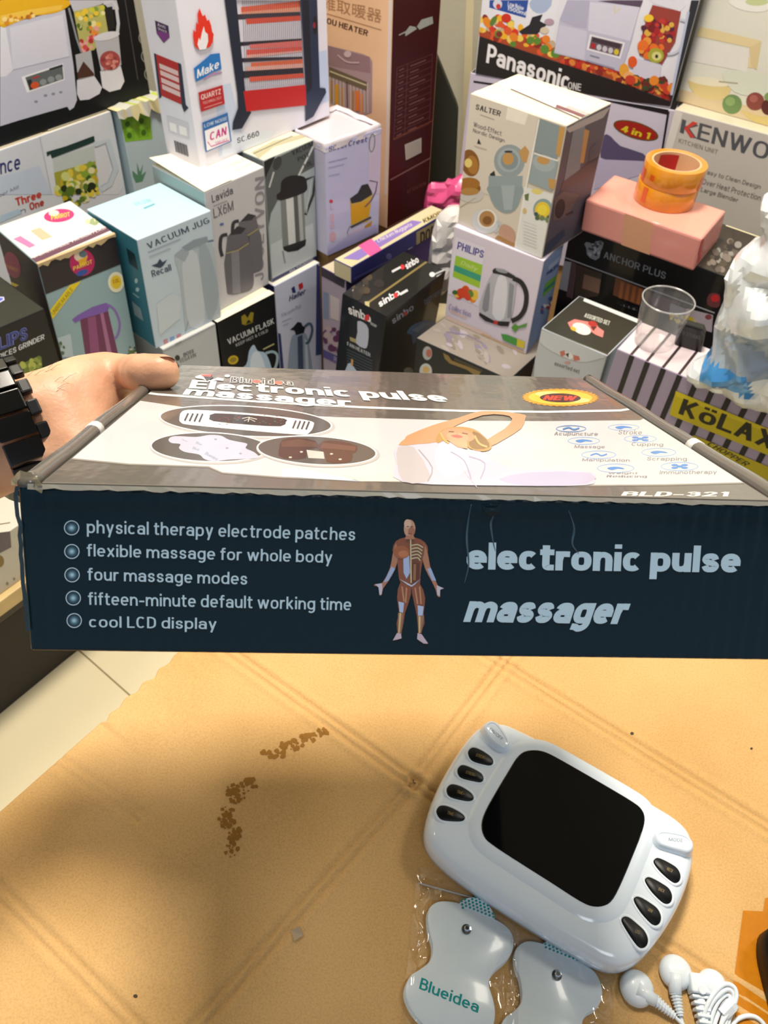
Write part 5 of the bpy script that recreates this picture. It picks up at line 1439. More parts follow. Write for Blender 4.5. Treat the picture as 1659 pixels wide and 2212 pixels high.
# woman stretching, white dress
p.zoom(*H3)
p.poly([(38, 374), (230, 350), (330, 388), (395, 396), (470, 440), (560, 478), (700, 478), (885, 488), (900, 520), (860, 546), (520, 548), (60, 532), (34, 450)], '#c9c5d6', 3)
p.poly([(480, 520), (620, 490), (880, 492), (868, 540), (600, 548)], '#b9b5d0', 2).poly([(40, 380), (110, 380), (180, 500), (150, 535), (60, 530), (36, 450)], '#bdb6ba', 2).poly([(230, 360), (330, 400), (350, 470), (250, 520), (200, 430)], '#d9d7e2', 2).line([(270, 400), (330, 440), (360, 520)], 6, '#a9a4c4', 3).line([(350, 420), (420, 450), (400, 520)], 5, '#a9a4c4', 3).line([(130, 390), (190, 470), (170, 530)], 5, '#a49da6', 3)
p.poly([(72, 342), (82, 328), (190, 284), (300, 252), (372, 228), (420, 221), (480, 222), (540, 228), (594, 238), (598, 252), (578, 298), (505, 345), (440, 378), (425, 350), (505, 300), (540, 256), (500, 238), (410, 240), (300, 282), (222, 326), (205, 358), (130, 366), (42, 372)], '#cd9870', 2)
p.poly([(205, 345), (235, 302), (300, 290), (370, 300), (420, 335), (450, 372), (436, 394), (395, 398), (350, 384), (330, 360), (250, 350), (215, 362)], '#b98f54', 3).poly([(370, 310), (425, 345), (440, 380), (385, 390), (350, 370)], '#8a6434', 2)
p.ell(302, 328, 74, 30, '#cc9470', 8, 30).poly([(250, 345), (340, 352), (345, 388), (300, 380)], '#dba684').ell(300, 335, 50, 18, '#d6a280', 8).line([(262, 312), (285, 314)], 4, '#6a4630').line([(320, 318), (345, 323)], 4, '#6a4630').poly([(270, 330), (300, 326), (325, 336), (300, 341)], '#c06a5e', 2).line([(300, 318), (296, 326)], 3, '#c48a68')
p.line([(225, 315), (240, 345), (262, 364)], 9, '#d0a868', 3).line([(375, 330), (395, 365), (430, 380)], 9, '#d0a868', 3)
# gold badge
bp_ = []
for k in range(72):
    a = 2 * math.pi * k / 72
    s = 1.04 if k % 2 else .96
    bp_.append((750 + 165 * s * math.cos(a), 160 + 38 * s * math.sin(a) + .01 * 165 * math.cos(a)))
p.poly(bp_, '#e09a1e').ell(750, 160, 140, 31, '#f4c53e', 1).ell(700, 146, 60, 12, '#fbe28a', 2).ell(830, 172, 50, 10, '#fbe28a', 2).ell(750, 162, 90, 20, '#4a2620', 1).text('NEW', (672, 172), (822, 175), (680, 150), '#e2452c', .05, .15)
gy = '#838185'
bl_ = '#4a86cc'
IC = [(797, 298, 66, 15), (1027, 291, 68, 14.5), (853, 350, 70, 17), (1100, 341, 71, 17), (918, 411, 76, 18), (1181, 400, 76, 19), (992, 470, 81, 20), (1272, 462, 82, 19.5)]
for k, (x, y, rx, ry) in enumerate(IC):
    p.ring(x, y, rx, ry, 2.6, '#6f9fd6', 0, 36)
    if k % 4 == 3 or k == 7:
        for dx, dy in ((-22, -6), (22, -6), (-22, 6), (22, 6), (0, 0)):
            p.ell(x + dx, y + dy, 15, 5, bl_, 0, 10)
    elif k % 4 == 0:
        p.line([(x - 36, y + 3), (x - 10, y - 5), (x + 12, y + 4), (x + 36, y - 3)], 6, bl_, 3)
    else:
        p.poly([(x - 36, y - 2), (x - 5, y - 7), (x + 30, y - 2), (x + 38, y + 4), (x + 8, y + 2), (x - 12, y + 8), (x - 30, y + 5)], bl_, 2)
for t, bl, br, tl in (('Acupuncture', (722, 330), (914, 332), (726, 312)), ('Stroke', (1003, 322), (1106, 323), (1008, 302)), ('Massage', (810, 386), (944, 387), (814, 368)), ('Cupping', (1060, 375), (1200, 377), (1064, 357)),
                      ('Manipulation', (845, 443), (1054, 445), (848, 426)), ('Scrapping', (1128, 440), (1304, 441), (1132, 420)), ('Weight', (958, 498), (1088, 498), (962, 487)), ('Reducing', (952, 512), (1128, 513), (955, 501)), ('Immunotherapy', (1182, 501), (1434, 499), (1188, 480))):
    p.text(t, bl, br, tl, gy, .006)
p.text('BLD-321', (1012, 593), (1482, 594), (1030, 571), '#e2dfda', .04)
p.line([(295, 420), (340, 500), (385, 556)], 2.5, '#c4c0cc')
p.done('lid_print', lid)
# ---------------------------------------------------------------- hand, forearm and watch
def chain(spheres, links):
    """union of tapered capsules, grown into one skin"""
    bm_all = bmesh.new()
    for a, b in links:
        bm = bmesh.new()
        for c, r in (spheres[a], spheres[b]):
            bmesh.ops.create_icosphere(bm, subdivisions=3, radius=r, matrix=Matrix.Translation(c))
        h = bmesh.ops.convex_hull(bm, input=bm.verts)
        bmesh.ops.delete(bm, geom=list({e for e in h['geom_interior'] + h['geom_unused'] if isinstance(e, bmesh.types.BMVert)}), context='VERTS')
        me = bpy.data.meshes.new('tmp')
        bm.to_mesh(me)
        bm.free()
        bm_all.from_mesh(me)
        bpy.data.meshes.remove(me)
    return bm_all


S = {}
tip_c = hit((347, 838), lv[4], NT)
S['tip'] = (at_depth((352, 803), (tip_c - CAM).dot(FW) - .003), .0098)
S['pad'] = (at_depth((318, 806), (tip_c - CAM).dot(FW) - .001), .0112)
S['ip'] = (at_depth((282, 804), .478), .0112)
S['mcp'] = (at_depth((222, 812), .478), .0152)
S['then'] = (at_depth((178, 848), .472), .0225)
S['cmc'] = (at_depth((125, 892), .462), .0270)
S['wr_u'] = (at_depth((8, 908), .450), .0235)
S['wr_l'] = (at_depth((2, 988), .452), .0215)
S['fa_u'] = (at_depth((-220, 975), .425), .0265)
S['fa_l'] = (at_depth((-225, 1070), .428), .0260)
S['el'] = (at_depth((-640, 1180), .36), .0400)
S['heel'] = (hb(-.036, .186, -.040), .0160)
vv = [.226, .207, .188, .171]
rad_f = [.0092, .0095, .0090, .0078]
ln = [.060, .068, .060, .046]
for i in range(4):
    S['k%d' % i] = (hb(-.020, vv[i] - .004, -.062), rad_f[i] * 1.25)
    S['a%d' % i] = (hb(.004, vv[i], -.0615 - rad_f[i] * 1.1), rad_f[i] * 1.08)
    S['b%d' % i] = (hb(.004 + ln[i] * .5, vv[i], -.0615 - rad_f[i] * 1.2), rad_f[i])
    S['c%d' % i] = (hb(.004 + ln[i], vv[i], -.0615 - rad_f[i] * 1.02), rad_f[i] * .85)
LK = [('tip', 'pad'), ('pad', 'ip'), ('ip', 'mcp'), ('mcp', 'then'), ('then', 'cmc'), ('cmc', 'wr_u'), ('cmc', 'wr_l'), ('wr_u', 'wr_l'), ('wr_u', 'fa_u'), ('wr_l', 'fa_l'), ('fa_u', 'fa_l'), ('fa_u', 'el'), ('fa_l', 'el'),
      ('cmc', 'heel'), ('wr_l', 'heel'), ('then', 'k0'), ('then', 'heel')]
for i in range(4):
    LK += [('k%d' % i, 'a%d' % i), ('a%d' % i, 'b%d' % i), ('b%d' % i, 'c%d' % i), ('cmc', 'k%d' % i), ('heel', 'k%d' % i)]
    if i:
        LK.append(('k%d' % i, 'k%d' % (i - 1)))
bm = chain(S, LK)
me = bpy.data.meshes.new('hand')
bm.to_mesh(me)
bm.free()
tmp = bpy.data.objects.new('hand_tmp', me)
COL.objects.link(tmp)
rm = tmp.modifiers.new('r', 'REMESH')
rm.mode = 'VOXEL'
rm.voxel_size = .0022
sm_ = tmp.modifiers.new('s', 'SMOOTH')
sm_.factor = .5
sm_.iterations = 9
bpy.context.view_layer.update()
ev = tmp.evaluated_get(bpy.context.evaluated_depsgraph_get())
me2 = bpy.data.meshes.new_from_object(ev)
HV, HF = [v.co.copy() for v in me2.vertices], [tuple(q.vertices) for q in me2.polygons]
bpy.data.objects.remove(tmp)
# knuckle folds and tendons
crs = [S['ip'][0], (S['ip'][0] * .6 + S['mcp'][0] * .4), S['mcp'][0]]
for i, v in enumerate(HV):
    d = 0
    for k, c in enumerate(crs):
        q = abs((v - c).dot((S['tip'][0] - S['mcp'][0]).normalized()))
        if q < .004 and (v - c).length < .02:
            d -= .00045 * math.cos(q / .004 * math.pi / 2)
    HV[i] = v + noise.noise_vector(v * 90) * .0006 + (UP - FW * .6).normalized() * d
skin = bpy.data.materials.new('skin')
skin.use_nodes = True
nt = skin.node_tree
b = nt.nodes['Principled BSDF']
b.inputs['Roughness'].default_value = .48
b.inputs['Subsurface Weight'].default_value = .12
b.inputs['Subsurface Radius'].default_value = (.01, .004, .002)
b.inputs['Subsurface Scale'].default_value = .5
tc = nt.nodes.new('ShaderNodeTexCoord')
n1 = nt.nodes.new('ShaderNodeTexNoise')
n1.inputs['Scale'].default_value = 28
n2 = nt.nodes.new('ShaderNodeTexNoise')
n2.inputs['Scale'].default_value = 420
cr = nt.nodes.new('ShaderNodeValToRGB')
cr.color_ramp.elements[0].color = lin('#cb9474')
cr.color_ramp.elements[0].position = .3
cr.color_ramp.elements[1].color = lin('#e4b491')
cr.color_ramp.elements[1].position = .7
bp = nt.nodes.new('ShaderNodeBump')
bp.inputs['Strength'].default_value = .25
bp.inputs['Distance'].default_value = .0008
for a, c in ((tc.outputs['Object'], n1.inputs['Vector']), (tc.outputs['Object'], n2.inputs['Vector']), (n1.outputs['Fac'], cr.inputs['Fac']), (cr.outputs['Color'], b.inputs['Base Color']), (n2.outputs['Fac'], bp.inputs['Height']), (bp.outputs['Normal'], b.inputs['Normal'])):
    nt.links.new(a, c)
person = mk('person', HV, HF, skin, origin=S['wr_l'][0], smooth=True, label='left hand and bare forearm gripping the massager carton, thumb on lid', cat='person')
# thumb nail
ax = (S['tip'][0] - S['ip'][0]).normalized()
nn = (UP * .95 + FW * .15)
nn = (nn - ax * nn.dot(ax)).normalized()
sd = ax.cross(nn)
V, Fq = [], []
NU, NV = 8, 8
for i in range(NU + 1):
    for j in range(NV + 1):
        s, t = i / NU, j / NV * 2 - 1
        wdt = .0066 * math.sqrt(max(.08, 1 - max(0, (s - .55) / .5) ** 2))
        a = t * wdt / .0105
        V.append(S['tip'][0] + ax * (-.0065 + .0135 * s) + (nn * math.cos(a) + sd * math.sin(a)) * (.0093 - .0012 * s * s))
for i in range(NU):
    for j in range(NV):
        a = i * (NV + 1) + j
        Fq.append((a, a + 1, a + NV + 2, a + NV + 1))
mk('thumbnail', V, Fq, mat('#e2b7a2', .22, name='nail', coat=.4), person, smooth=True)
# sparse dark hairs near the wrist
vf = []
rr = random.Random(6)
top = [(v) for v in HV if (v - S['wr_u'][0]).length < .045 and (v - S['wr_u'][0]).dot(UP) > .012]
for k in range(46):
    c = rr.choice(top)
    d = (RT * rr.uniform(.3, 1) + UP * rr.uniform(.1, .5) + FW * rr.uniform(-.3, .3)).normalized()
    l_ = rr.uniform(.005, .010)
    vf.append(tube([c - d * .0005, c + d * l_ * .5 + UP * .0006, c + d * l_ - UP * .0003], [.00009, .00008, .00004], 4))
v, f = merge(*vf)
mk('arm_hair', v, f, mat('#2a1c14', .5, name='dark_hair'), person, kind='stuff')

# ---- chunky black watch
A0 = (S['wr_u'][0] + S['wr_l'][0]) / 2
A1 = (S['fa_u'][0] + S['fa_l'][0]) / 2
axw = (A0 - A1).normalized()
wc = A0 + axw * .008
upw = (S['wr_u'][0] - S['wr_l'][0])
upw = (upw - axw * upw.dot(axw)).normalized()
sdw = axw.cross(upw)
watch = empty('wristwatch', wc, 'chunky black link bracelet watch worn on the wrist', 'watch')
m_blk = mat('#08090a', .18, name='gloss_black_plastic', coat=.6, noisy=.1)
m_blk2 = mat('#101112', .4, name='satin_black_plastic')
RA, RB = .0400, .0300


def ringpt(a, k=0., z=0.):
    return wc + upw * ((RA + k) * math.cos(a)) + sdw * ((RB + k) * math.sin(a)) + axw * z


NL = 20
for i in range(NL):
    if 12 <= i <= 13:
        continue
    a0, a1 = 2 * math.pi * (i + .06) / NL, 2 * math.pi * (i + .94) / NL
    C8 = [ringpt(a, k, z) for z in (-.012, .0085) for k in (0, .0062) for a in (a0, a1)]
    o = mk('link', C8, HEX, m_blk, watch)
    bevel(o, .0009, 2)
    a0, a1 = 2 * math.pi * (i + .62) / NL, 2 * math.pi * (i + 1.28) / NL
    C8 = [ringpt(a, k, z) for z in (.0088, .0150) for k in (-.0005, .0042) for a in (a0, a1)]
    t = mk('end_tooth', C8, HEX, m_blk2, o)
    bevel(t, .0012, 2)
mid = ringpt(2 * math.pi * 13 / NL, .004)
nrm = (mid - wc).normalized()
v1 = axw.cross(nrm).normalized()
V, Fq = [], []
for z, r in ((-.003, .0195), (.006, .0205), (.0085, .019), (.0085, .0165), (.0075, .0165)):
    for k in range(32):
        a = 2 * math.pi * k / 32
        V.append(mid + nrm * z + (axw * math.cos(a) + v1 * math.sin(a)) * r)
for r in range(4):
    for k in range(32):
        Fq.append((r * 32 + k, r * 32 + (k + 1) % 32, r * 32 + 32 + (k + 1) % 32, r * 32 + 32 + k))
Fq.append(tuple(range(31, -1, -1)))
cs = recalc(mk('case', V, Fq, m_blk, watch))
mk('dial', [mid + nrm * .0076 + (axw * math.cos(a) + v1 * math.sin(a)) * .0166 for a in [2 * math.pi * k / 32 for k in range(32)]], [tuple(range(32))], mat('#16181a', .15, coat=1.), cs)
# ---------------------------------------------------------------- table with flattened cardboard
TZ = .70
P0, P1 = onz((0, 1752), TZ), onz((370, 1425), TZ)
et = (P1 - P0).normalized()
es = Vector((et.y, -et.x, 0))
SMAX, TMIN, TMAX = .80, -.45, .62


def st(s, t, z):
    return Vector((P0.x, P0.y, 0)) + es * s + et * t + Vector((0, 0, z))


def to_st(p):
    d = Vector((p.x - P0.x, p.y - P0.y, 0))
    return d.dot(es), d.dot(et)


wood = mat('#7a5a3a', .5, name='table_wood', scale=18, noisy=.2)
tb = empty('low_table', st(.4, .08, 0), 'low wooden table carrying the flattened cardboard sheet', 'table')


def block(name, s0, s1, t0, t1, z0, z1, m, par, bv=.003):
    o = mk(name, [st(s, t, z) for z in (z0, z1) for t in (t0, t1) for s in (s0, s1)], HEX, m, par)
    return bevel(o, bv)


block('table_top', .06, .74, -.40, .56, .655, .6945, wood, tb)
for s in (.09, .66):
    for t in (-.37, .48):
        block('leg', s, s + .05, t, t + .05, 0, .655, wood, tb)

CRE = []
for a, b, A in (((440, 1368), (893, 1690), 1.), ((893, 1690), (1760, 2255), 1.), ((1150, 1350), (893, 1690), .9), ((893, 1690), (400, 2245), .9), ((1020, 1395), (1760, 1850), 1.), ((-60, 1870), (330, 2260), .7), ((120, 1640), (300, 1760), .3), ((300, 1760), (350, 1800), .3)):
    CRE.append((to_st(onz(a, TZ)), to_st(onz(b, TZ)), A))


def seg_d(s, t, a, b):
    dx, dy = b[0] - a[0], b[1] - a[1]
    L2 = dx * dx + dy * dy
    k = max(0, min(1, ((s - a[0]) * dx + (t - a[1]) * dy) / L2))
    ux, uy = s - a[0] - dx * k, t - a[1] - dy * k
    return math.hypot(ux, uy), (dx * (t - a[1]) - dy * (s - a[0])) / math.sqrt(L2)


def sheet_h(s, t):
    h = .0009 * noise.noise(Vector((s * 9, t * 9, 0))) + .0003 * noise.noise(Vector((s * 40, t * 40, 3)))
    for a, b, A in CRE:
        if min(a[0], b[0]) - .03 < s < max(a[0], b[0]) + .03 and min(a[1], b[1]) - .03 < t < max(a[1], b[1]) + .03:
            d, sg = seg_d(s, t, a, b)
            if d < .022:
                h += A * (-.0020 * math.exp(-((d - .0034) / .0015) ** 2) + .0012 * math.exp(-(d / .0018) ** 2) + .0011 * math.exp(-((d - .0085) / .003) ** 2))
    return max(h, -.0034)


NSS, NTT = 400, 520
tear = (to_st(onz((225, 1560), TZ))[1], to_st(onz((392, 1412), TZ))[1])
V, Fq, mi = [], [], []
lefts = []
for j in range(NTT + 1):
    t = TMIN + (TMAX - TMIN) * j / NTT
    j0 = .0012 * noise.noise(Vector((t * 30, 7, 0)))
    if tear[0] < t < tear[1] + .1:
        j0 += .0035 * noise.noise(Vector((t * 110, 1, 5))) + .003 * noise.noise(Vector((t * 45, 2, 5))) + .001
    lefts.append(j0)
    for i in range(NSS + 1):
        s = j0 + (SMAX - j0) * (i / NSS)
        lift = .002 * math.exp(-((s - j0) / .02)) if tear[0] < t < tear[1] else 0
        V.append(st(s, t, TZ - .0008 + sheet_h(s, t) + lift))
for j in range(NTT):
    for i in range(NSS):
        a = j * (NSS + 1) + i
        Fq.append((a, a + 1, a + NSS + 2, a + NSS + 1))
        mi.append(0)
base_n = len(V)
for j in range(NTT + 1):
    p_ = V[j * (NSS + 1)]
    V.append(Vector((p_.x, p_.y, TZ - .0050)) + es * .002)
for j in range(NTT):
    Fq.append((j * (NSS + 1), (j + 1) * (NSS + 1), base_n + j + 1, base_n + j))
    mi.append(1)
q = len(V)
V += [st(.002, TMIN, TZ - .005), st(SMAX, TMIN, TZ - .005), st(SMAX, TMAX, TZ - .005), st(.002, TMAX, TZ - .005)]
Fq.append((q, q + 3, q + 2, q + 1))
mi.append(0)
m_card = bpy.data.materials.new('brown_cardboard')
m_card.use_nodes = True
nt = m_card.node_tree
b = nt.nodes['Principled BSDF']
b.inputs['Roughness'].default_value = .8
b.inputs['Specular IOR Level'].default_value = .25
tc = nt.nodes.new('ShaderNodeTexCoord')
n1 = nt.nodes.new('ShaderNodeTexNoise')
n1.inputs['Scale'].default_value = 7
n1.inputs['Detail'].default_value = 6
n2 = nt.nodes.new('ShaderNodeTexNoise')
n2.inputs['Scale'].default_value = 700
n2.inputs['Detail'].default_value = 2
cr = nt.nodes.new('ShaderNodeValToRGB')
cr.color_ramp.elements[0].color = lin('#c99f63')
cr.color_ramp.elements[0].position = .3
cr.color_ramp.elements[1].color = lin('#dbb37a')
cr.color_ramp.elements[1].position = .75
c2 = nt.nodes.new('ShaderNodeValToRGB')
c2.color_ramp.elements[0].color = (.75, .72, .66, 1)
c2.color_ramp.elements[0].position = .3
c2.color_ramp.elements[1].color = (1.08, 1.08, 1.08, 1)
c2.color_ramp.elements[1].position = .6
ml = nt.nodes.new('ShaderNodeMix')
ml.data_type = 'RGBA'
ml.blend_type = 'MULTIPLY'
ml.inputs['Factor'].default_value = .45
bp = nt.nodes.new('ShaderNodeBump')
bp.inputs['Strength'].default_value = .15
bp.inputs['Distance'].default_value = .0006
for a, c in ((tc.outputs['Object'], n1.inputs['Vector']), (tc.outputs['Object'], n2.inputs['Vector']), (n1.outputs['Fac'], cr.inputs['Fac']), (n2.outputs['Fac'], c2.inputs['Fac']), (cr.outputs['Color'], ml.inputs['A']), (c2.outputs['Color'], ml.inputs['B']), (ml.outputs['Result'], b.inputs['Base Color']), (n2.outputs['Fac'], bp.inputs['Height']), (bp.outputs['Normal'], b.inputs['Normal'])):
    nt.links.new(a, c)
sheet = mk('cardboard_sheet', V, Fq, [m_card, mat('#4a3a24', .9, name='torn_board_core')], mi=mi, smooth=True, label='flattened brown cardboard carton spread under the white massager', cat='cardboard')


def on_sheet(px, dz=0.):
    p_ = onz(px, TZ)
    s, t = to_st(p_)
    return Vector((p_.x, p_.y, TZ - .0008 + sheet_h(s, t) + dz))


# oily stain blots
rr = random.Random(12)
V, Fq = [], []
for (cx, cy, rx, ry, n) in ((512, 1712, 26, 22, 42), (540, 1690, 16, 12, 16), (490, 1765, 18, 26, 34), (505, 1800, 16, 14, 22), (500, 1835, 14, 18, 16), (590, 1628, 26, 10, 20), (630, 1608, 26, 10, 26), (668, 1592, 20, 9, 22), (696, 1582, 14, 8, 10)):
    for k in range(n):
        a, r = rr.uniform(0, 6.28), math.sqrt(rr.random())
        x, y = cx + rx * r * math.cos(a), cy + ry * r * math.sin(a)
        w_ = rr.uniform(1.8, 7.0)
        o_ = len(V)
        m_ = 7
        for i in range(m_):
            g = 2 * math.pi * i / m_
            V.append(on_sheet((x + w_ * rr.uniform(.6, 1.2) * math.cos(g), y + w_ * rr.uniform(.5, 1.1) * math.sin(g)), .0003))
        Fq.append(tuple(range(o_, o_ + m_)))
mk('stain', V, Fq, mat('#97692a', .8, name='oil_stain', spec=.2), sheet, kind='stuff')
for (x, y, r) in ((1365, 1585, 4), (1624, 1616, 3), (292, 2151, 5), (895, 1690, 4)):
    v = [on_sheet((x + r * math.cos(a), y + r * .8 * math.sin(a)), .0004) for a in [2 * math.pi * k / 8 for k in range(8)]]
    mk('speck', v, [tuple(range(8))], mat('#3a2a18', .7), sheet)
V = [on_sheet(q_, .0007) for q_ in ((1605, 1967), (1648, 1969), (1653, 1940), (1760, 1930), (1760, 2260), (1596, 2260), (1583, 2133), (1594, 2050))]
mk('packing_tape', V, [tuple(range(8))], mat('#bd7400', .45, name='amber_tape', spec=.2, noisy=.15, scale=200), sheet, label='amber packing tape stuck to cardboard')
V = [on_sheet(q_, .0016) for q_ in ((628, 2010), (648, 2002), (655, 2022), (636, 2034))]
mk('clear_tape_scrap', V, [(0, 1, 2, 3)], mat('#b9a78c', .25, coat=.5), sheet)

# ---------------------------------------------------------------- the white massager unit
DV = (860, 1500, 2.37)


def dz_(pts, z, sm=4, dx=0, dy=0):
    q_ = spl(pts, sm) if sm else [Vector(a) for a in pts]
    return [onz((DV[0] + (a[0] + dx) / DV[2], DV[1] + (a[1] + dy) / DV[2]), z) for a in q_]


def inset(pts, d):
    n = len(pts)
    out = []
    area_ = sum(pts[i].x * pts[(i + 1) % n].y - pts[(i + 1) % n].x * pts[i].y for i in range(n))
    sg = 1 if area_ > 0 else -1
    for i in range(n):
        t = (pts[(i + 1) % n] - pts[i - 1])
        t.z = 0
        t.normalize()
        out.append(pts[i] + Vector((-t.y, t.x, 0)) * (d * sg))
    return out


def rings(profile):
    """stack of (outline, z): verts and faces with top cap and bottom cap"""
    V, Fq = [], []
    n = len(profile[0][0])
    for o_, z in profile:
        V += [Vector((p_.x, p_.y, z)) for p_ in o_]
    for r in range(len(profile) - 1):
        for k in range(n):
            Fq.append((r * n + k, r * n + (k + 1) % n, (r + 1) * n + (k + 1) % n, (r + 1) * n + k))
    Fq.append(tuple(range(n - 1, -1, -1)))
    Fq.append(tuple((len(profile) - 1) * n + k for k in range(n)))
    return V, Fq


OUT = [(450, 152), (540, 150), (640, 192), (780, 262), (900, 325), (1050, 410), (1200, 500), (1330, 578), (1420, 635), (1485, 700), (1512, 780), (1505, 900), (1455, 1050), (1380, 1190), (1290, 1310), (1215, 1375), (1130, 1402), (1040, 1380), (940, 1325), (820, 1255), (700, 1182), (570, 1100), (450, 1022), (330, 940), (230, 860), (160, 780), (138, 700), (155, 600), (200, 480), (270, 350), (340, 245), (395, 185)]
ZR = .724
body_o = dz_(OUT, ZR, 3)
m_wht = mat('#e6f1fb', .16, name='glossy_white_plastic', coat=.5, noisy=.01)
ctr = sum(body_o, Vector()) / len(body_o)
unit = empty('massager_unit', (ctr.x, ctr.y, TZ + .002), 'glossy white massager unit with black screen and teardrop keys', 'massager')
v, f = rings([(inset(body_o, .004), TZ + .0022), (inset(body_o, .0006), TZ + .0052), (inset(body_o, -.0004), TZ + .012), (inset(body_o, 0), ZR - .004), (inset(body_o, .0009), ZR), (inset(body_o, .0026), ZR + .0026), (inset(body_o, .0055), ZR + .0044), (inset(body_o, .0100), ZR + .0056), (inset(body_o, .016), ZR + .0060)])
o = recalc(mk('housing', v, f, m_wht, unit))
smooth(o, 60)
v, f = tube([p_ + Vector((0, 0, -.0115)) for p_ in inset(body_o, -.0003)] + [inset(body_o, -.0003)[0] + Vector((0, 0, -.0115))], .0003, 4, False)
mk('seam', v, f, mat('#9fb0c0', .4), unit)
ZS = ZR + .0060
SCR = [(700, 286), (645, 294), (605, 328), (560, 400), (500, 500), (445, 600), (426, 668), (440, 728), (482, 770), (600, 848), (780, 962), (930, 1058), (1000, 1086), (1060, 1080), (1102, 1046), (1150, 950), (1200, 830), (1245, 715), (1262, 642), (1248, 592), (1200, 550), (1050, 460), (880, 362), (790, 312), (745, 293)]
so = dz_(SCR, ZS + .0018, 3)
v, f = rings([(inset(so, -.0105), ZS - .0004), (inset(so, -.0085), ZS + .0006), (inset(so, -.0055), ZS + .0016), (inset(so, -.0015), ZS + .0018)])
o = recalc(mk('screen_bezel', v, f, m_wht, unit))
smooth(o, 60)
v, f = rings([(inset(so, .0004), ZS + .0012), (so, ZS + .0020), (inset(so, .0006), ZS + .0024)])
o = recalc(mk('screen', v, f, mat('#030506', .06, name='black_glass', coat=.6, noisy=0), unit))
KEYS = [([(358, 300), (370, 276), (395, 272), (435, 290), (476, 320), (487, 346), (474, 362), (438, 358), (378, 338)], 'STRENG+'), ([(303, 392), (316, 366), (340, 362), (382, 378), (426, 404), (437, 432), (424, 448), (388, 444), (322, 426)], 'STRENG-'), ([(248, 490), (262, 464), (288, 460), (330, 474), (372, 502), (387, 526), (376, 543), (338, 543), (266, 524)], 'TIME+'), ([(196, 602), (208, 574), (235, 568), (275, 580), (322, 606), (342, 628), (332, 646), (292, 649), (222, 640)], 'TIME-'),
        ([(1308, 860), (1320, 838), (1345, 840), (1390, 862), (1428, 888), (1446, 922), (1442, 952), (1420, 965), (1390, 950), (1340, 905)], 'NECK'), ([(1264, 955), (1276, 935), (1302, 940), (1348, 965), (1386, 992), (1403, 1028), (1398, 1060), (1376, 1072), (1346, 1058), (1296, 1008)], 'BACK'),
        ([(1207, 1055), (1218, 1035), (1246, 1040), (1290, 1066), (1328, 1096), (1346, 1134), (1341, 1168), (1318, 1182), (1288, 1166), (1238, 1110)], 'ARM'), ([(1144, 1160), (1156, 1137), (1184, 1142), (1222, 1172), (1260, 1208), (1279, 1248), (1275, 1282), (1252, 1298), (1224, 1286), (1178, 1222)], 'LEG')]
m_key = mat('#05070a', .38, name='black_key', spec=.3)
m_dent = mat('#d3dde6', .2, name='key_surround', coat=.5)
for pts, t in KEYS:
    ko = dz_(pts, ZS + .0006, 4)
    v, f = rings([(inset(ko, -.0022), ZS - .0012), (inset(ko, -.0017), ZS + .0001), (inset(ko, -.0008), ZS + .0003), (inset(ko, 0), ZS + .0001)])
    k0 = smooth(recalc(mk('key_surround', v, f, m_wht, unit)), 60)
    v, f = rings([(ko, ZS - .0004), (inset(ko, .0001), ZS + .0006), (inset(ko, .0008), ZS + .0011)])
    k = smooth(recalc(mk('key', v, f, m_key, unit)), 50)
    pr_ = Print(Vector((0, 0, ZS + .0012)), (0, 0, 1), DV, lift=5e-5)
    cx, cy = sum(a[0] for a in pts) / len(pts), sum(a[1] for a in pts) / len(pts)
    L_ = 8 * len(t)
    ang = rad(18 if pts[0][0] < 700 else 26)
    dx, dy = math.cos(ang), math.sin(ang)
    c_ = Vector((cx + (5 if pts[0][0] > 700 else 0), cy + 8))
    pr_.text(t, c_ - Vector((dx, dy)) * L_ * .5, c_ + Vector((dx, dy)) * L_ * .5, c_ - Vector((dx, dy)) * L_ * .5 + Vector((dy, -dx)) * 17, '#8a7440', .01)
    pr_.done('key_print', k)
for pts, t, w_ in (([(440, 172), (452, 144), (480, 134), (512, 148), (546, 192), (570, 236), (566, 264), (542, 275), (505, 258), (462, 216)], 'ON/OFF', ((470, 175), (535, 232))), ([(1320, 722), (1332, 700), (1360, 694), (1420, 702), (1475, 718), (1506, 748), (1511, 782), (1488, 805), (1445, 797), (1385, 780), (1335, 760)], 'MODE', ((1385, 742), (1460, 748)))):
    ko = dz_(pts, ZS + .0055, 4)
    v, f = rings([(inset(ko, -.0024), ZS - .003), (inset(ko, -.0012), ZS + .0012), (inset(ko, -.0002), ZS + .0042), (inset(ko, .0008), ZS + .0054), (inset(ko, .0018), ZS + .0056), (inset(ko, .0022), ZS + .0050), (inset(ko, .0034), ZS + .0053)])
    k = smooth(recalc(mk('raised_key', v, f, m_wht, unit)), 60)
    pr_ = Print(Vector((0, 0, ZS + .0054)), (0, 0, 1), DV, lift=5e-5)
    a_, b_ = Vector(w_[0]), Vector(w_[1])
    d_ = (b_ - a_).normalized()
    pr_.text(t, a_ + Vector((-d_.y, d_.x)) * 8, b_ + Vector((-d_.y, d_.x)) * 8, a_ - Vector((-d_.y, d_.x)) * 9, '#8e9aa6', .01)
    pr_.done('key_print', k)

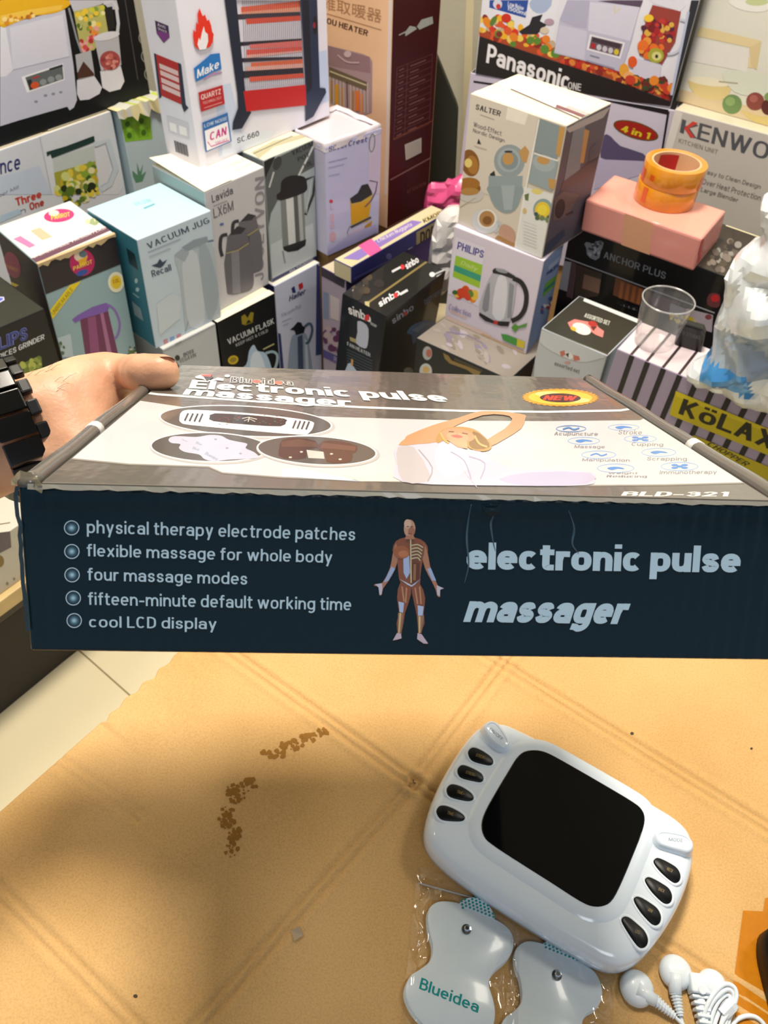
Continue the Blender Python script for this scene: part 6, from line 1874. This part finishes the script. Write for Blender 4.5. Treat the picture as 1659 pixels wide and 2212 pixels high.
# ---------------------------------------------------------------- electrode pads
PAD1 = [(150, 1130), (165, 1085), (215, 1058), (300, 1064), (360, 1092), (480, 1140), (560, 1190), (590, 1245), (588, 1305), (556, 1362), (492, 1420), (466, 1480), (488, 1560), (498, 1640), (470, 1720), (350, 1765), (200, 1745), (90, 1650), (42, 1565), (36, 1500), (62, 1440), (120, 1400), (163, 1360), (176, 1290), (156, 1210)]
PAD2 = [(595, 1335), (612, 1290), (660, 1262), (735, 1272), (830, 1305), (920, 1352), (1010, 1422), (1044, 1500), (1042, 1565), (1008, 1612), (962, 1642), (944, 1692), (962, 1770), (990, 1830), (800, 1900), (560, 1860), (505, 1770), (542, 1662), (602, 1612), (634, 1560), (624, 1460), (602, 1400)]
m_pad = mat('#eaf6fd', .3, name='pale_pad_vinyl', coat=.3, noisy=.02)
m_teal2 = mat('#0f9fa0', .35, name='teal_ink')
for pts, stud, tab, lab, txt in ((PAD1, (350, 1203), [(312, 1072), (350, 1043), (410, 1042), (465, 1080), (494, 1134), (480, 1148), (400, 1112), (330, 1092)], 'white butterfly electrode pad with full teal lettering in clear pouch', True), (PAD2, (813, 1437), [(742, 1276), (790, 1262), (850, 1290), (905, 1325), (918, 1362), (860, 1342), (770, 1312)], 'white butterfly electrode pad tucked under the massager edge', False)):
    po = dz_(pts, TZ + .0045, 4)
    zb = TZ + .0022
    c_ = sum(po, Vector()) / len(po)
    pad = empty('electrode_pad', (c_.x, c_.y, zb), lab, 'electrode pad', 'electrode pads in the clear pouches')
    v, f = rings([(inset(po, .0006), zb), (po, zb + .0006), (inset(po, .0002), zb + .0019), (inset(po, .0010), zb + .0024)])
    smooth(recalc(mk('pad_body', v, f, m_pad, pad)), 50)
    lo = dz_(pts, TZ + .0025, 4, -7, 14)
    v, f = rings([(inset(lo, .0006), TZ + .0008), (lo, TZ + .0012), (inset(lo, .0004), TZ + .0021)])
    smooth(recalc(mk('backing_pad', v, f, m_pad, pad)), 50)
    to = dz_(tab, TZ + .0050, 4)
    v, f = rings([(to, zb + .0020), (inset(to, .0002), zb + .0028)])
    tb_ = recalc(mk('dotted_tab', v, f, m_pad, pad))
    pr_ = Print(Vector((0, 0, zb + .0029)), (0, 0, 1), DV, lift=6e-5)
    tt = [(a[0], a[1]) for a in spl(tab, 4)]
    for i in range(-14, 15):
        for j in range(-8, 9):
            x = sum(a[0] for a in tab) / len(tab) + i * 20 + j * 3
            y = sum(a[1] for a in tab) / len(tab) + j * 17 + i * 8
            if inside((x, y), tt):
                pr_.ell(x, y, 6.5, 6.5, m_teal2, 0, 8)
    pr_.done('tab_dots', tb_)
    sc_ = onz((DV[0] + stud[0] / DV[2], DV[1] + stud[1] / DV[2]), zb + .0024)
    prof = [(.0034, 0), (.0034, .0006), (.0018, .0010), (.0015, .0022), (.0020, .0030), (.0012, .0038)]
    v, f = rings([([sc_ + Vector((math.cos(2 * math.pi * k / 16) * r, math.sin(2 * math.pi * k / 16) * r, 0)) for k in range(16)], zb + .0024 + z) for r, z in prof])
    smooth(recalc(mk('snap_stud', v, f, mat('#b9bec4', .18, 1., name='steel'), pad)), 40)
    if txt:
        pr_ = Print(Vector((0, 0, zb + .0024)), (0, 0, 1), DV, lift=8e-5)
        pr_.text('Blueidea', (106, 1506), (408, 1632), (120, 1449), m_teal2, .02)
        pr_.done('pad_print', pad)

# clear zip pouch around the pads
m_film = clear_mat('clear_film', (1, 1, 1), .08, .06, .6)
o1 = [(p_.x, p_.y) for p_ in dz_(PAD1, TZ + .005, 4)]
o2 = [(p_.x, p_.y) for p_ in dz_(PAD2, TZ + .005, 4)]
ob = [(p_.x, p_.y) for p_ in body_o]


def near(pt, poly):
    if inside(pt, poly):
        return 0.
    return min(math.hypot(pt[0] - a[0], pt[1] - a[1]) for a in poly)


def pouch(name, quad, lab, seed):
    V, Fq = [], []
    nx, ny = 64, 64
    for j in range(ny + 1):
        for i in range(nx + 1):
            px_ = quad_at(quad, i / nx, j / ny)
            p_ = onz((px_[0], px_[1]), TZ + .004)
            pt = (p_.x, p_.y)
            d = min(near(pt, o1), near(pt, o2))
            h = .0052 * max(0, 1 - d / .013) ** 1.5
            k = abs(noise.noise(Vector((pt[0] * 70, pt[1] * 70, seed)))) ** .6 * .006 + abs(noise.noise(Vector((pt[0] * 160, pt[1] * 120, seed + 4)))) * .0012
            k *= .2 + .8 * min(1, d / .006)
            e = min(i, nx - i, j, ny - j) / 5
            z = TZ + .0008 + (h + k) * min(1, e + .15)
            dd = near(pt, ob)
            if dd < .01:
                z = min(z, TZ + .0018 + max(h, .5 * dd))
                if dd == 0:
                    z = min(z, TZ + .0020)
            V.append(Vector((p_.x, p_.y, max(z, TZ + h + .0005) if dd > 0 else z)))
    for j in range(ny):
        for i in range(nx):
            a = j * (nx + 1) + i
            Fq.append((a, a + 1, a + nx + 2, a + nx + 1))
    o = mk(name, V, Fq, m_film, smooth=True, label=lab, cat='pouch', group='clear pouches on the cardboard')
    return o


po_ = pouch('plastic_pouch', [(903, 1870), (1122, 1925), (1118, 2290), (858, 2290)], 'clear zip pouch wrapped around the lettered electrode pad', 1.)
zs = [on_sheet((903 + i * 11, 1908 + i * 3.0), .0016) for i in range(15)]
v, f = tube(zs, .0007, 6)
mk('zip_strip', v, f, mat('#cfd0ce', .3, coat=.4), po_, smooth=True)
pouch('plastic_pouch', [(1105, 1990), (1330, 2070), (1326, 2290), (1090, 2290)], 'clear pouch wrapped around the pad under the massager edge', 9.)

# ---------------------------------------------------------------- lead wires with snap connectors
RB = (1259, 1380, 2.6575)


def rb(x, y, z):
    return onz((RB[0] + x / RB[2], RB[1] + y / RB[2]), TZ + z)


m_wire = mat('#e6eef3', .35, name='white_wire_rubber', coat=.2, noisy=.02)


def dome(name, c, r, par, h=.009):
    prof = [(r * .92, 0), (r, .0012), (r * .99, .0030), (r * .9, .0056), (r * .7, .0076), (r * .4, .0088), (r * .08, .0092)]
    v, f = rings([([Vector((c.x + math.cos(2 * math.pi * k / 28) * a, c.y + math.sin(2 * math.pi * k / 28) * a, 0)) for k in range(28)], c.z + z * h / .0092) for a, z in prof])
    return smooth(recalc(mk(name, v, f, m_wire, par)), 60)


def ribbed(name, a, b, r0, r1, par, n=7):
    pts, rs = [], []
    for i in range(n * 4 + 1):
        t = i / (n * 4)
        pts.append(a + (b - a) * t)
        k = i % 4
        rr_ = r0 + (r1 - r0) * t
        rs.append(rr_ * (1 if k in (0, 1) else .72))
    v, f = tube(pts, rs, 10)
    return mk(name, v, f, m_wire, par)


lead = empty('lead_wire', rb(760, 2000, 0), 'coiled white electrode lead wire with round snap connectors', 'cable')
for c, r, arm, rib0, rib1, wire in (((305, 2010), .0115, [(360, 2045), (420, 2078)], (415, 2075), (525, 2165), [(525, 2165), (590, 2235), (640, 2320)]),
                                    ((527, 1918), .0112, [(530, 1970), (530, 2040)], (532, 2035), (560, 2165), [(560, 2165), (580, 2225), (640, 2330)])):
    cc = rb(*c, .0006)
    s_ = dome('snap_connector', cc, r, lead)
    pa = [rb(*c, .006)] + [rb(*q_, .005) for q_ in arm]
    v, f = tube(pa, [.0052, .0048, .0040], 10)
    mk('connector_arm', v, f, m_wire, s_, smooth=True)
    ribbed('strain_relief', rb(*rib0, .0045), rb(*rib1, .0032), .0042, .0026, lead)
    v, f = tube(spl([rb(*q_, .0022) for q_ in wire], 6, False), .0013, 8)
    mk('wire', v, f, m_wire, lead, smooth=True)
cc = rb(735, 1990, .004)
dome('snap_connector', cc, .0098, lead)
# square plug
A_, B_ = rb(640, 1940, 0), rb(655, 2055, 0)
d_ = (B_ - A_).normalized()
n_ = Vector((-d_.y, d_.x, 0))
q8 = [p_ + n_ * s * .0068 + Vector((0, 0, z)) for z in (.0008, .0115) for p_ in (A_, B_) for s in (-1, 1)]
plug = bevel(mk('plug', q8, HEX, m_wire, lead), .0016, 3)
smooth(plug, 40)
v, f = tube([A_ + d_ * .010 + Vector((0, 0, .0112)), A_ + d_ * .0101 + Vector((0, 0, .0121))], [.0030, .0026], 14)
mk('plug_boss', v, f, m_wire, plug)
for i in range(5):
    c0 = B_ + d_ * (.0016 + i * .0036)
    w_ = .0062 - i * .0006
    q8 = [c0 + d_ * e + n_ * s * w_ + Vector((0, 0, z)) for z in (.002, .0095) for e in (-.0009, .0009) for s in (-1, 1)]
    bevel(mk('strain_rib', q8, HEX, m_wire, lead), .0005)
v, f = tube([B_ + Vector((0, 0, .0055)), B_ + d_ * .022 + Vector((0, 0, .0045)), B_ + d_ * .04 + Vector((0, 0, .002))], [.0036, .0028, .0015], 10)
mk('plug_core', v, f, m_wire, lead, smooth=True)
for pts, z0, z1 in (([(672, 2330), (690, 2180), (720, 2090), (770, 2015), (820, 1982), (868, 2000), (882, 2050), (862, 2110), (800, 2200), (770, 2330)], .004, .013),
                    ([(690, 2330), (712, 2170), (745, 2085), (795, 2030), (835, 2012), (862, 2035), (860, 2080), (830, 2150), (800, 2330)], .0035, .0115),
                    ([(712, 2330), (735, 2190), (770, 2095), (815, 2045), (842, 2050), (845, 2085), (815, 2150), (790, 2240), (785, 2330)], .003, .009),
                    ([(735, 2330), (760, 2200), (800, 2110), (835, 2070), (868, 2075), (870, 2110), (840, 2180), (815, 2330)], .0025, .007),
                    ([(860, 2330), (855, 2240), (880, 2190), (940, 2165), (1000, 2175), (1050, 2230), (1080, 2330)], .0016, .002)):
    n_p = len(pts)
    q_ = [rb(*a, z0 + (z1 - z0) * math.sin(math.pi * i / (n_p - 1))) for i, a in enumerate(pts)]
    v, f = tube(spl(q_, 7, False), .0015, 8)
    mk('wire', v, f, m_wire, lead, smooth=True)
A_, B_ = rb(865, 2085, .009), rb(800, 2155, .006)
v, f = tube([A_, A_ + (B_ - A_) * .3, B_], [.0040, .0048, .0042], 6)
mk('tie_sleeve', v, f, m_wire, lead)

# black object cut by the right border
c_ = onz((1708, 2128), TZ)
V, Fq = [], []
bt = empty('black_adapter', (c_.x, c_.y, TZ), 'small black rounded power adapter at the amber tape', 'adapter')
ol = [c_ + Vector((math.copysign(abs(math.cos(a)) ** .6, math.cos(a)) * .021, math.copysign(abs(math.sin(a)) ** .6, math.sin(a)) * .033, 0)) for a in [2 * math.pi * k / 32 for k in range(32)]]
v, f = rings([(inset(ol, .003), TZ + .0012), (ol, TZ + .004), (ol, TZ + .020), (inset(ol, .003), TZ + .024), (inset(ol, .007), TZ + .025)])
smooth(recalc(mk('adapter_shell', v, f, mat('#0a0c0e', .45, name='black_abs', spec=.2), bt)), 50)
v, f = tube(spl([c_ + Vector((.0, -.034, .012)), c_ + Vector((.01, -.06, .008)), c_ + Vector((.04, -.10, .003)), c_ + Vector((.10, -.13, .003))], 6, False), .002, 8)
mk('adapter_cable', v, f, mat('#0a0c0e', .45, name='black_abs', spec=.2), bt, smooth=True)
# ---------------------------------------------------------------- tape rolls on the pink parcel
tz = BOX['pink'][2]
tc_ = onz((1433, 432), tz)
dp = (tc_ - CAM).dot(FW)
TR = 64 / FPX * dp
m_tape = mat('#e0921c', .16, name='amber_tape_roll', coat=.8, noisy=.25, scale=30)
m_tape2 = mat('#d65a1a', .2, name='orange_tape_roll', coat=.8, noisy=.3, scale=40)
hz = .036
for i, (lab, m) in enumerate((('amber tape roll lying on the pink parcel, under another', m_tape), ('orange printed tape roll stacked on the lower amber roll', m_tape))):
    c = Vector((tc_.x + .002 * i, tc_.y - .001 * i, tz + .0006 + i * (hz + .0005)))
    roll = empty('tape_roll', c, lab, 'tape roll')

    def circ(r, n=48):
        return [c + Vector((math.cos(2 * math.pi * k / n) * r, math.sin(2 * math.pi * k / n) * r, 0)) for k in range(n)]
    for nm, prof, mm in (('tape_winding', [(TR * .80, 0), (TR - .0006, 0), (TR, .0008), (TR, hz - .0008), (TR - .0006, hz), (TR * .80, hz)], m), ('core', [(TR * .74, .0003), (TR * .80, .0003), (TR * .80, hz - .0003), (TR * .74, hz - .0003)], mat('#d9b48a', .6, name='paper_core'))):
        V, Fq, n = [], [], 48
        for r, z in prof:
            V += [Vector((p_.x, p_.y, c.z + z)) for p_ in circ(r)]
        k_ = len(prof)
        for a in range(k_):
            b_ = (a + 1) % k_
            for k in range(n):
                Fq.append((a * n + k, a * n + (k + 1) % n, b_ * n + (k + 1) % n, b_ * n + k))
        o = smooth(recalc(mk(nm, V, Fq, mm, roll)), 40)
        if nm == 'tape_winding':
            rr = random.Random(20 + i)
            for s in range(9):
                a0 = rr.uniform(0, 6.28)
                da, z0, z1 = rr.uniform(.15, .45), rr.uniform(.002, .014), rr.uniform(.018, hz - .002)
                W = [c + Vector((math.cos(a0 + da * q / 6) * (TR + .0003), math.sin(a0 + da * q / 6) * (TR + .0003), z)) for q in range(7) for z in (z0, z1)]
                mk('red_print', W, [(2 * q, 2 * q + 2, 2 * q + 3, 2 * q + 1) for q in range(6)], m_tape2, o)
        else:
            for s in range(3):
                a0 = 1.2 + s * 1.5
                W = [c + Vector((math.cos(a0 + .9 * q / 8) * (TR * .74 - .0002), math.sin(a0 + .9 * q / 8) * (TR * .74 - .0002), z)) for q in range(9) for z in (.004, hz - .005)]
                mk('core_print', W, [(2 * q, 2 * q + 2, 2 * q + 3, 2 * q + 1) for q in range(8)], mat('#b52a2a', .5), o)

# ---------------------------------------------------------------- clear cup on the striped carton
kz = BOX['kolax'][2]
cc = onz((1411, 742), kz)
cc.z = kz
dp = (cc - CAM).dot(FW)
R0, R1, HC = 41 / FPX * dp, 53 / FPX * dp, .084
m_cup = clear_mat('milky_clear_plastic', (.96, .95, .95), .05, .12, .5, .10)
cup = empty('plastic_cup', cc, 'empty clear plastic cup standing on the striped carton', 'cup')
n = 48
V, Fq = [], []
prof = [(R0 * .2, .0012), (R0 * .96, .0012), (R0, .003), (R0 + (R1 - R0) * .55, HC * .5), (R0 + (R1 - R0) * .6, HC * .53), (R1, HC - .004), (R1, HC - .003)]
for r, z in prof:
    V += [cc + Vector((math.cos(2 * math.pi * k / n) * r, math.sin(2 * math.pi * k / n) * r, z)) for k in range(n)]
for a in range(len(prof) - 1):
    for k in range(n):
        Fq.append((a * n + k, a * n + (k + 1) % n, (a + 1) * n + (k + 1) % n, (a + 1) * n + k))
Fq += [tuple(range(n))]
smooth(recalc(mk('cup_wall', V, Fq, m_cup, cup)), 60)
v, f = tube([cc + Vector((math.cos(2 * math.pi * k / n) * R1, math.sin(2 * math.pi * k / n) * R1, HC - .003)) for k in range(n + 1)], .0013, 6, False)
mk('rim', v, f, clear_mat('rim_plastic', (.95, .94, .94), .2, .15, .4, .3), cup, smooth=True)


# ---------------------------------------------------------------- crumpled bags
def pillow(name, outline, base, thick, amp, mats, label, cat, pick=None, zmin=None, n=26, seed=0., freq=22, tilt=0.):
    """soft bag: an outline read off the photo set upright through a base point, filled out to real thickness"""
    nr = Vector((CAM.x - base.x, CAM.y - base.y, 0)).normalized()
    nr = (nr + Vector((0, 0, tilt))).normalized()
    ol = [(a[0], a[1]) for a in spl(outline, 4)]
    xs, ys = [a[0] for a in ol], [a[1] for a in ol]
    x0, x1, y0, y1 = min(xs), max(xs), min(ys), max(ys)
    step = max(x1 - x0, y1 - y0) / n
    idx, P2 = {}, []
    nx, ny = int((x1 - x0) / step) + 2, int((y1 - y0) / step) + 2
    for j in range(ny):
        for i in range(nx):
            x, y = x0 + i * step, y0 + j * step
            if inside((x, y), ol):
                d = min(math.hypot(x - a[0], y - a[1]) for a in ol)
                if d > step * .35:
                    idx[(i, j)] = len(P2)
                    P2.append((x, y, d))
    bm = bmesh.new()
    vs = [bm.verts.new((a[0], a[1], 0)) for a in ol]
    es_ = [bm.edges.new((vs[k], vs[(k + 1) % len(vs)])) for k in range(len(vs))]
    bmesh.ops.triangle_fill(bm, edges=es_, use_beauty=True)
    bm.free()
    # simple robust fill: Delaunay of outline + interior
    from mathutils.geometry import delaunay_2d_cdt
    co = [Vector((a[0], a[1])) for a in ol] + [Vector((a[0], a[1])) for a in P2]
    no = len(ol)
    vv_, _, ff, ov, _, _ = delaunay_2d_cdt(co, [(k, (k + 1) % no) for k in range(no)], [list(range(no))], 1, 1e-4)
    dist = [min(math.hypot(a.x - b_[0], a.y - b_[1]) for b_ in ol) for a in vv_]
    mx = max(dist)
    V, Fq, mi = [], [], []
    for side in (1, -1):
        for a, d in zip(vv_, dist):
            p_ = hit((a.x, a.y), base, nr)
            k = math.sqrt(max(0, 1 - (1 - min(1, d / (mx * .8))) ** 2))
            w_ = thick * .5 * k
            vd = noise.voronoi(Vector((p_.x * freq, p_.z * freq, seed + p_.y * freq * .4)))[0]
            nz_ = 1.6 * (vd[1] - vd[0]) - .7 + .5 * noise.noise(Vector((p_.x * freq * .8, p_.z * freq * .8, seed + 3)))
            p_ = p_ + nr * (side * w_ + amp * nz_ * min(1, d / (mx * .2)))
            if zmin is not None and p_.z < zmin:
                p_.z = zmin
            V.append(p_)
    m_ = len(vv_)
    for fa in ff:
        Fq.append(tuple(fa))
        Fq.append(tuple(m_ + k for k in reversed(fa)))
        cx, cy = sum(vv_[k].x for k in fa) / 3, sum(vv_[k].y for k in fa) / 3
        k = pick(cx, cy) if pick else 0
        mi += [k, k]
    o = mk(name, V, Fq, mats, mi=mi, label=label, cat=cat)
    bm = bmesh.new()
    bm.from_mesh(o.data)
    bmesh.ops.remove_doubles(bm, verts=bm.verts, dist=1e-5)
    bmesh.ops.recalc_face_normals(bm, faces=bm.faces)
    bm.to_mesh(o.data)
    bm.free()
    return smooth(o, 16)


def pk(x, y):
    if 1528 < x < 1650 and 748 + (x - 1528) * .12 < y < 790 + (x - 1528) * .2:
        return 1
    if x > 1535 and 690 - (x - 1535) * .1 < y < 752 + (x - 1528) * .12:
        return 2
    return 0


bb = onz((1650, 868), kz)
pillow('silver_bag', [(1665, 415), (1645, 432), (1643, 470), (1652, 505), (1602, 538), (1576, 580), (1566, 640), (1546, 692), (1541, 740), (1522, 768), (1492, 785), (1484, 804), (1508, 828), (1540, 836), (1580, 850), (1640, 876), (1740, 900), (1830, 905), (1850, 700), (1800, 500), (1730, 425)], bb, .15, .018,
       [mat('#e4ebf1', .24, .12, .4, name='silver_film', bump=.3, scale=45), mat('#4a9add', .25, .2, .5, name='blue_film'), mat('#a3b0be', .22, .15, .4, name='grey_film', bump=.3)],
       'crumpled silver plastic bag with blue band on the striped carton', 'bag', pk, zmin=kz + .002, n=44, seed=2., freq=17)
pillow('white_bag', [(940, 480), (955, 456), (985, 446), (1010, 470), (1005, 540), (985, 600), (950, 640), (925, 620), (928, 540)], at_depth((962, 540), 1.72), .07, .012, [mat('#dedcd8', .35, name='white_film', coat=.4, bump=.3)], 'crumpled white plastic bag between black box and kettle box', 'bag', n=18, seed=5.)
pillow('pink_bag', [(925, 400), (960, 396), (1010, 376), (1030, 420), (1000, 470), (980, 520), (940, 530), (915, 480)], at_depth((960, 430), 1.86), .06, .014, [mat('#e0558c', .3, name='pink_film', coat=.5)], 'bright pink plastic bag beside the maroon heater box', 'bag', n=18, seed=7.)


def upright_slab(name, outline, base, thick, m, label, cat, parts=None, bv=.003, kind=None):
    nr = Vector((CAM.x - base.x, CAM.y - base.y, 0)).normalized()
    P_ = [hit(a, base, nr) for a in outline]
    n_ = len(P_)
    V = P_ + [q_ - nr * thick for q_ in P_]
    Fq = [tuple(range(n_)), tuple(range(2 * n_ - 1, n_ - 1, -1))] + [(k, (k + 1) % n_, n_ + (k + 1) % n_, n_ + k) for k in range(n_)]
    o = mk(name, V, Fq, m, label=label, cat=cat, kind=kind)
    return bevel(o, bv), P_, nr


base_ = onz((1490, 755), kz)
sl, P_, nr = upright_slab('black_gadget_box', [(1476, 700), (1518, 712), (1522, 724), (1514, 764), (1504, 768), (1460, 750), (1456, 740), (1464, 706)], base_, .018, mat('#0c0c0e', .3, name='matt_black', coat=.2), 'small black rounded case standing behind the clear cup', 'case')
p = Print(P_[0], nr, (0, 0, 1))
p.text('D STUDIO', (1474, 722), (1512, 734), (1475, 714), '#55575c', .01)
p.done('case_print', sl)
upright_slab('dark_panel', [(930, 95), (946, 128), (986, 226), (990, 240), (976, 560), (974, 900), (900, 900), (915, 300), (925, 110)], at_depth((960, 300), 2.02), .03, mat('#33382f', .6, name='dark_green_board'), 'dark green cut-corner panel leaning behind the maroon heater box', 'panel')
upright_slab('trim_1', [(1012, -200), (1030, -200), (1012, 420), (990, 420), (1000, 200)], at_depth((1012, 100), 2.05), .02, mat('#d8cfae', .6, name='cream_trim'), None, None, kind='structure')

# ---------------------------------------------------------------- low shelf at the left border
A_, B_ = onz((0, 1300), .28), onz((37, 1273), .28)
d_ = (B_ - A_).normalized()
n_ = Vector((-d_.y, d_.x, 0))


def lb(name, a0, a1, w0, w1, z0, z1, m, par=None, label=None, cat=None, bv=.002):
    V = [Vector((A_.x, A_.y, 0)) + d_ * a + n_ * w + Vector((0, 0, z)) for z in (z0, z1) for w in (w0, w1) for a in (a0, a1)]
    return bevel(mk(name, V, HEX, m, par, label=label, cat=cat), bv)


shelf = empty('low_shelf', Vector((A_.x, A_.y, 0)) + n_ * .1, 'low wooden plank shelf on a base darkened like its shaded gap by the tiled floor', 'shelf')
lb('shelf_plank', -.40, .16, 0, .20, .250, .280, mat('#d9bd84', .5, name='pale_plank', noisy=.15, scale=30), shelf)
lb('shelf_base', -.40, .14, .03, .19, 0, .22, mat('#2a241c', .7, name='shaded_gap_base'), shelf)  # support block coloured as dark as the shaded gap under the plank
lb('shelf_rail', -.40, .15, .015, .19, .22, .249, mat('#3b342a', .5, name='dark_rail'), shelf)
bx_ = lb('pale_print_box', -.35, .13, .012, .19, .2802, .385, mat('#cfcabd', .4, name='pale_carton', coat=.2), None, 'pale carton with purple brown print lying on the low shelf', 'box')
nf = -n_
p = Print(Vector((A_.x, A_.y, 0)) + n_ * .012 + Vector((0, 0, .3)), nf, (0, 1080, 4.608), quad=None)
p.poly([(-60, 330), (100, 310), (112, 470), (-60, 560)], '#6a6068').ell(-10, 610, 50, 62, '#8a7440').ell(72, 832, 14, 18, '#8f8a84').ell(140, 785, 12, 14, '#8f8a84').line([(-60, 250), (100, 225)], 10, '#8a7a50')
p.done('carton_print', bx_)
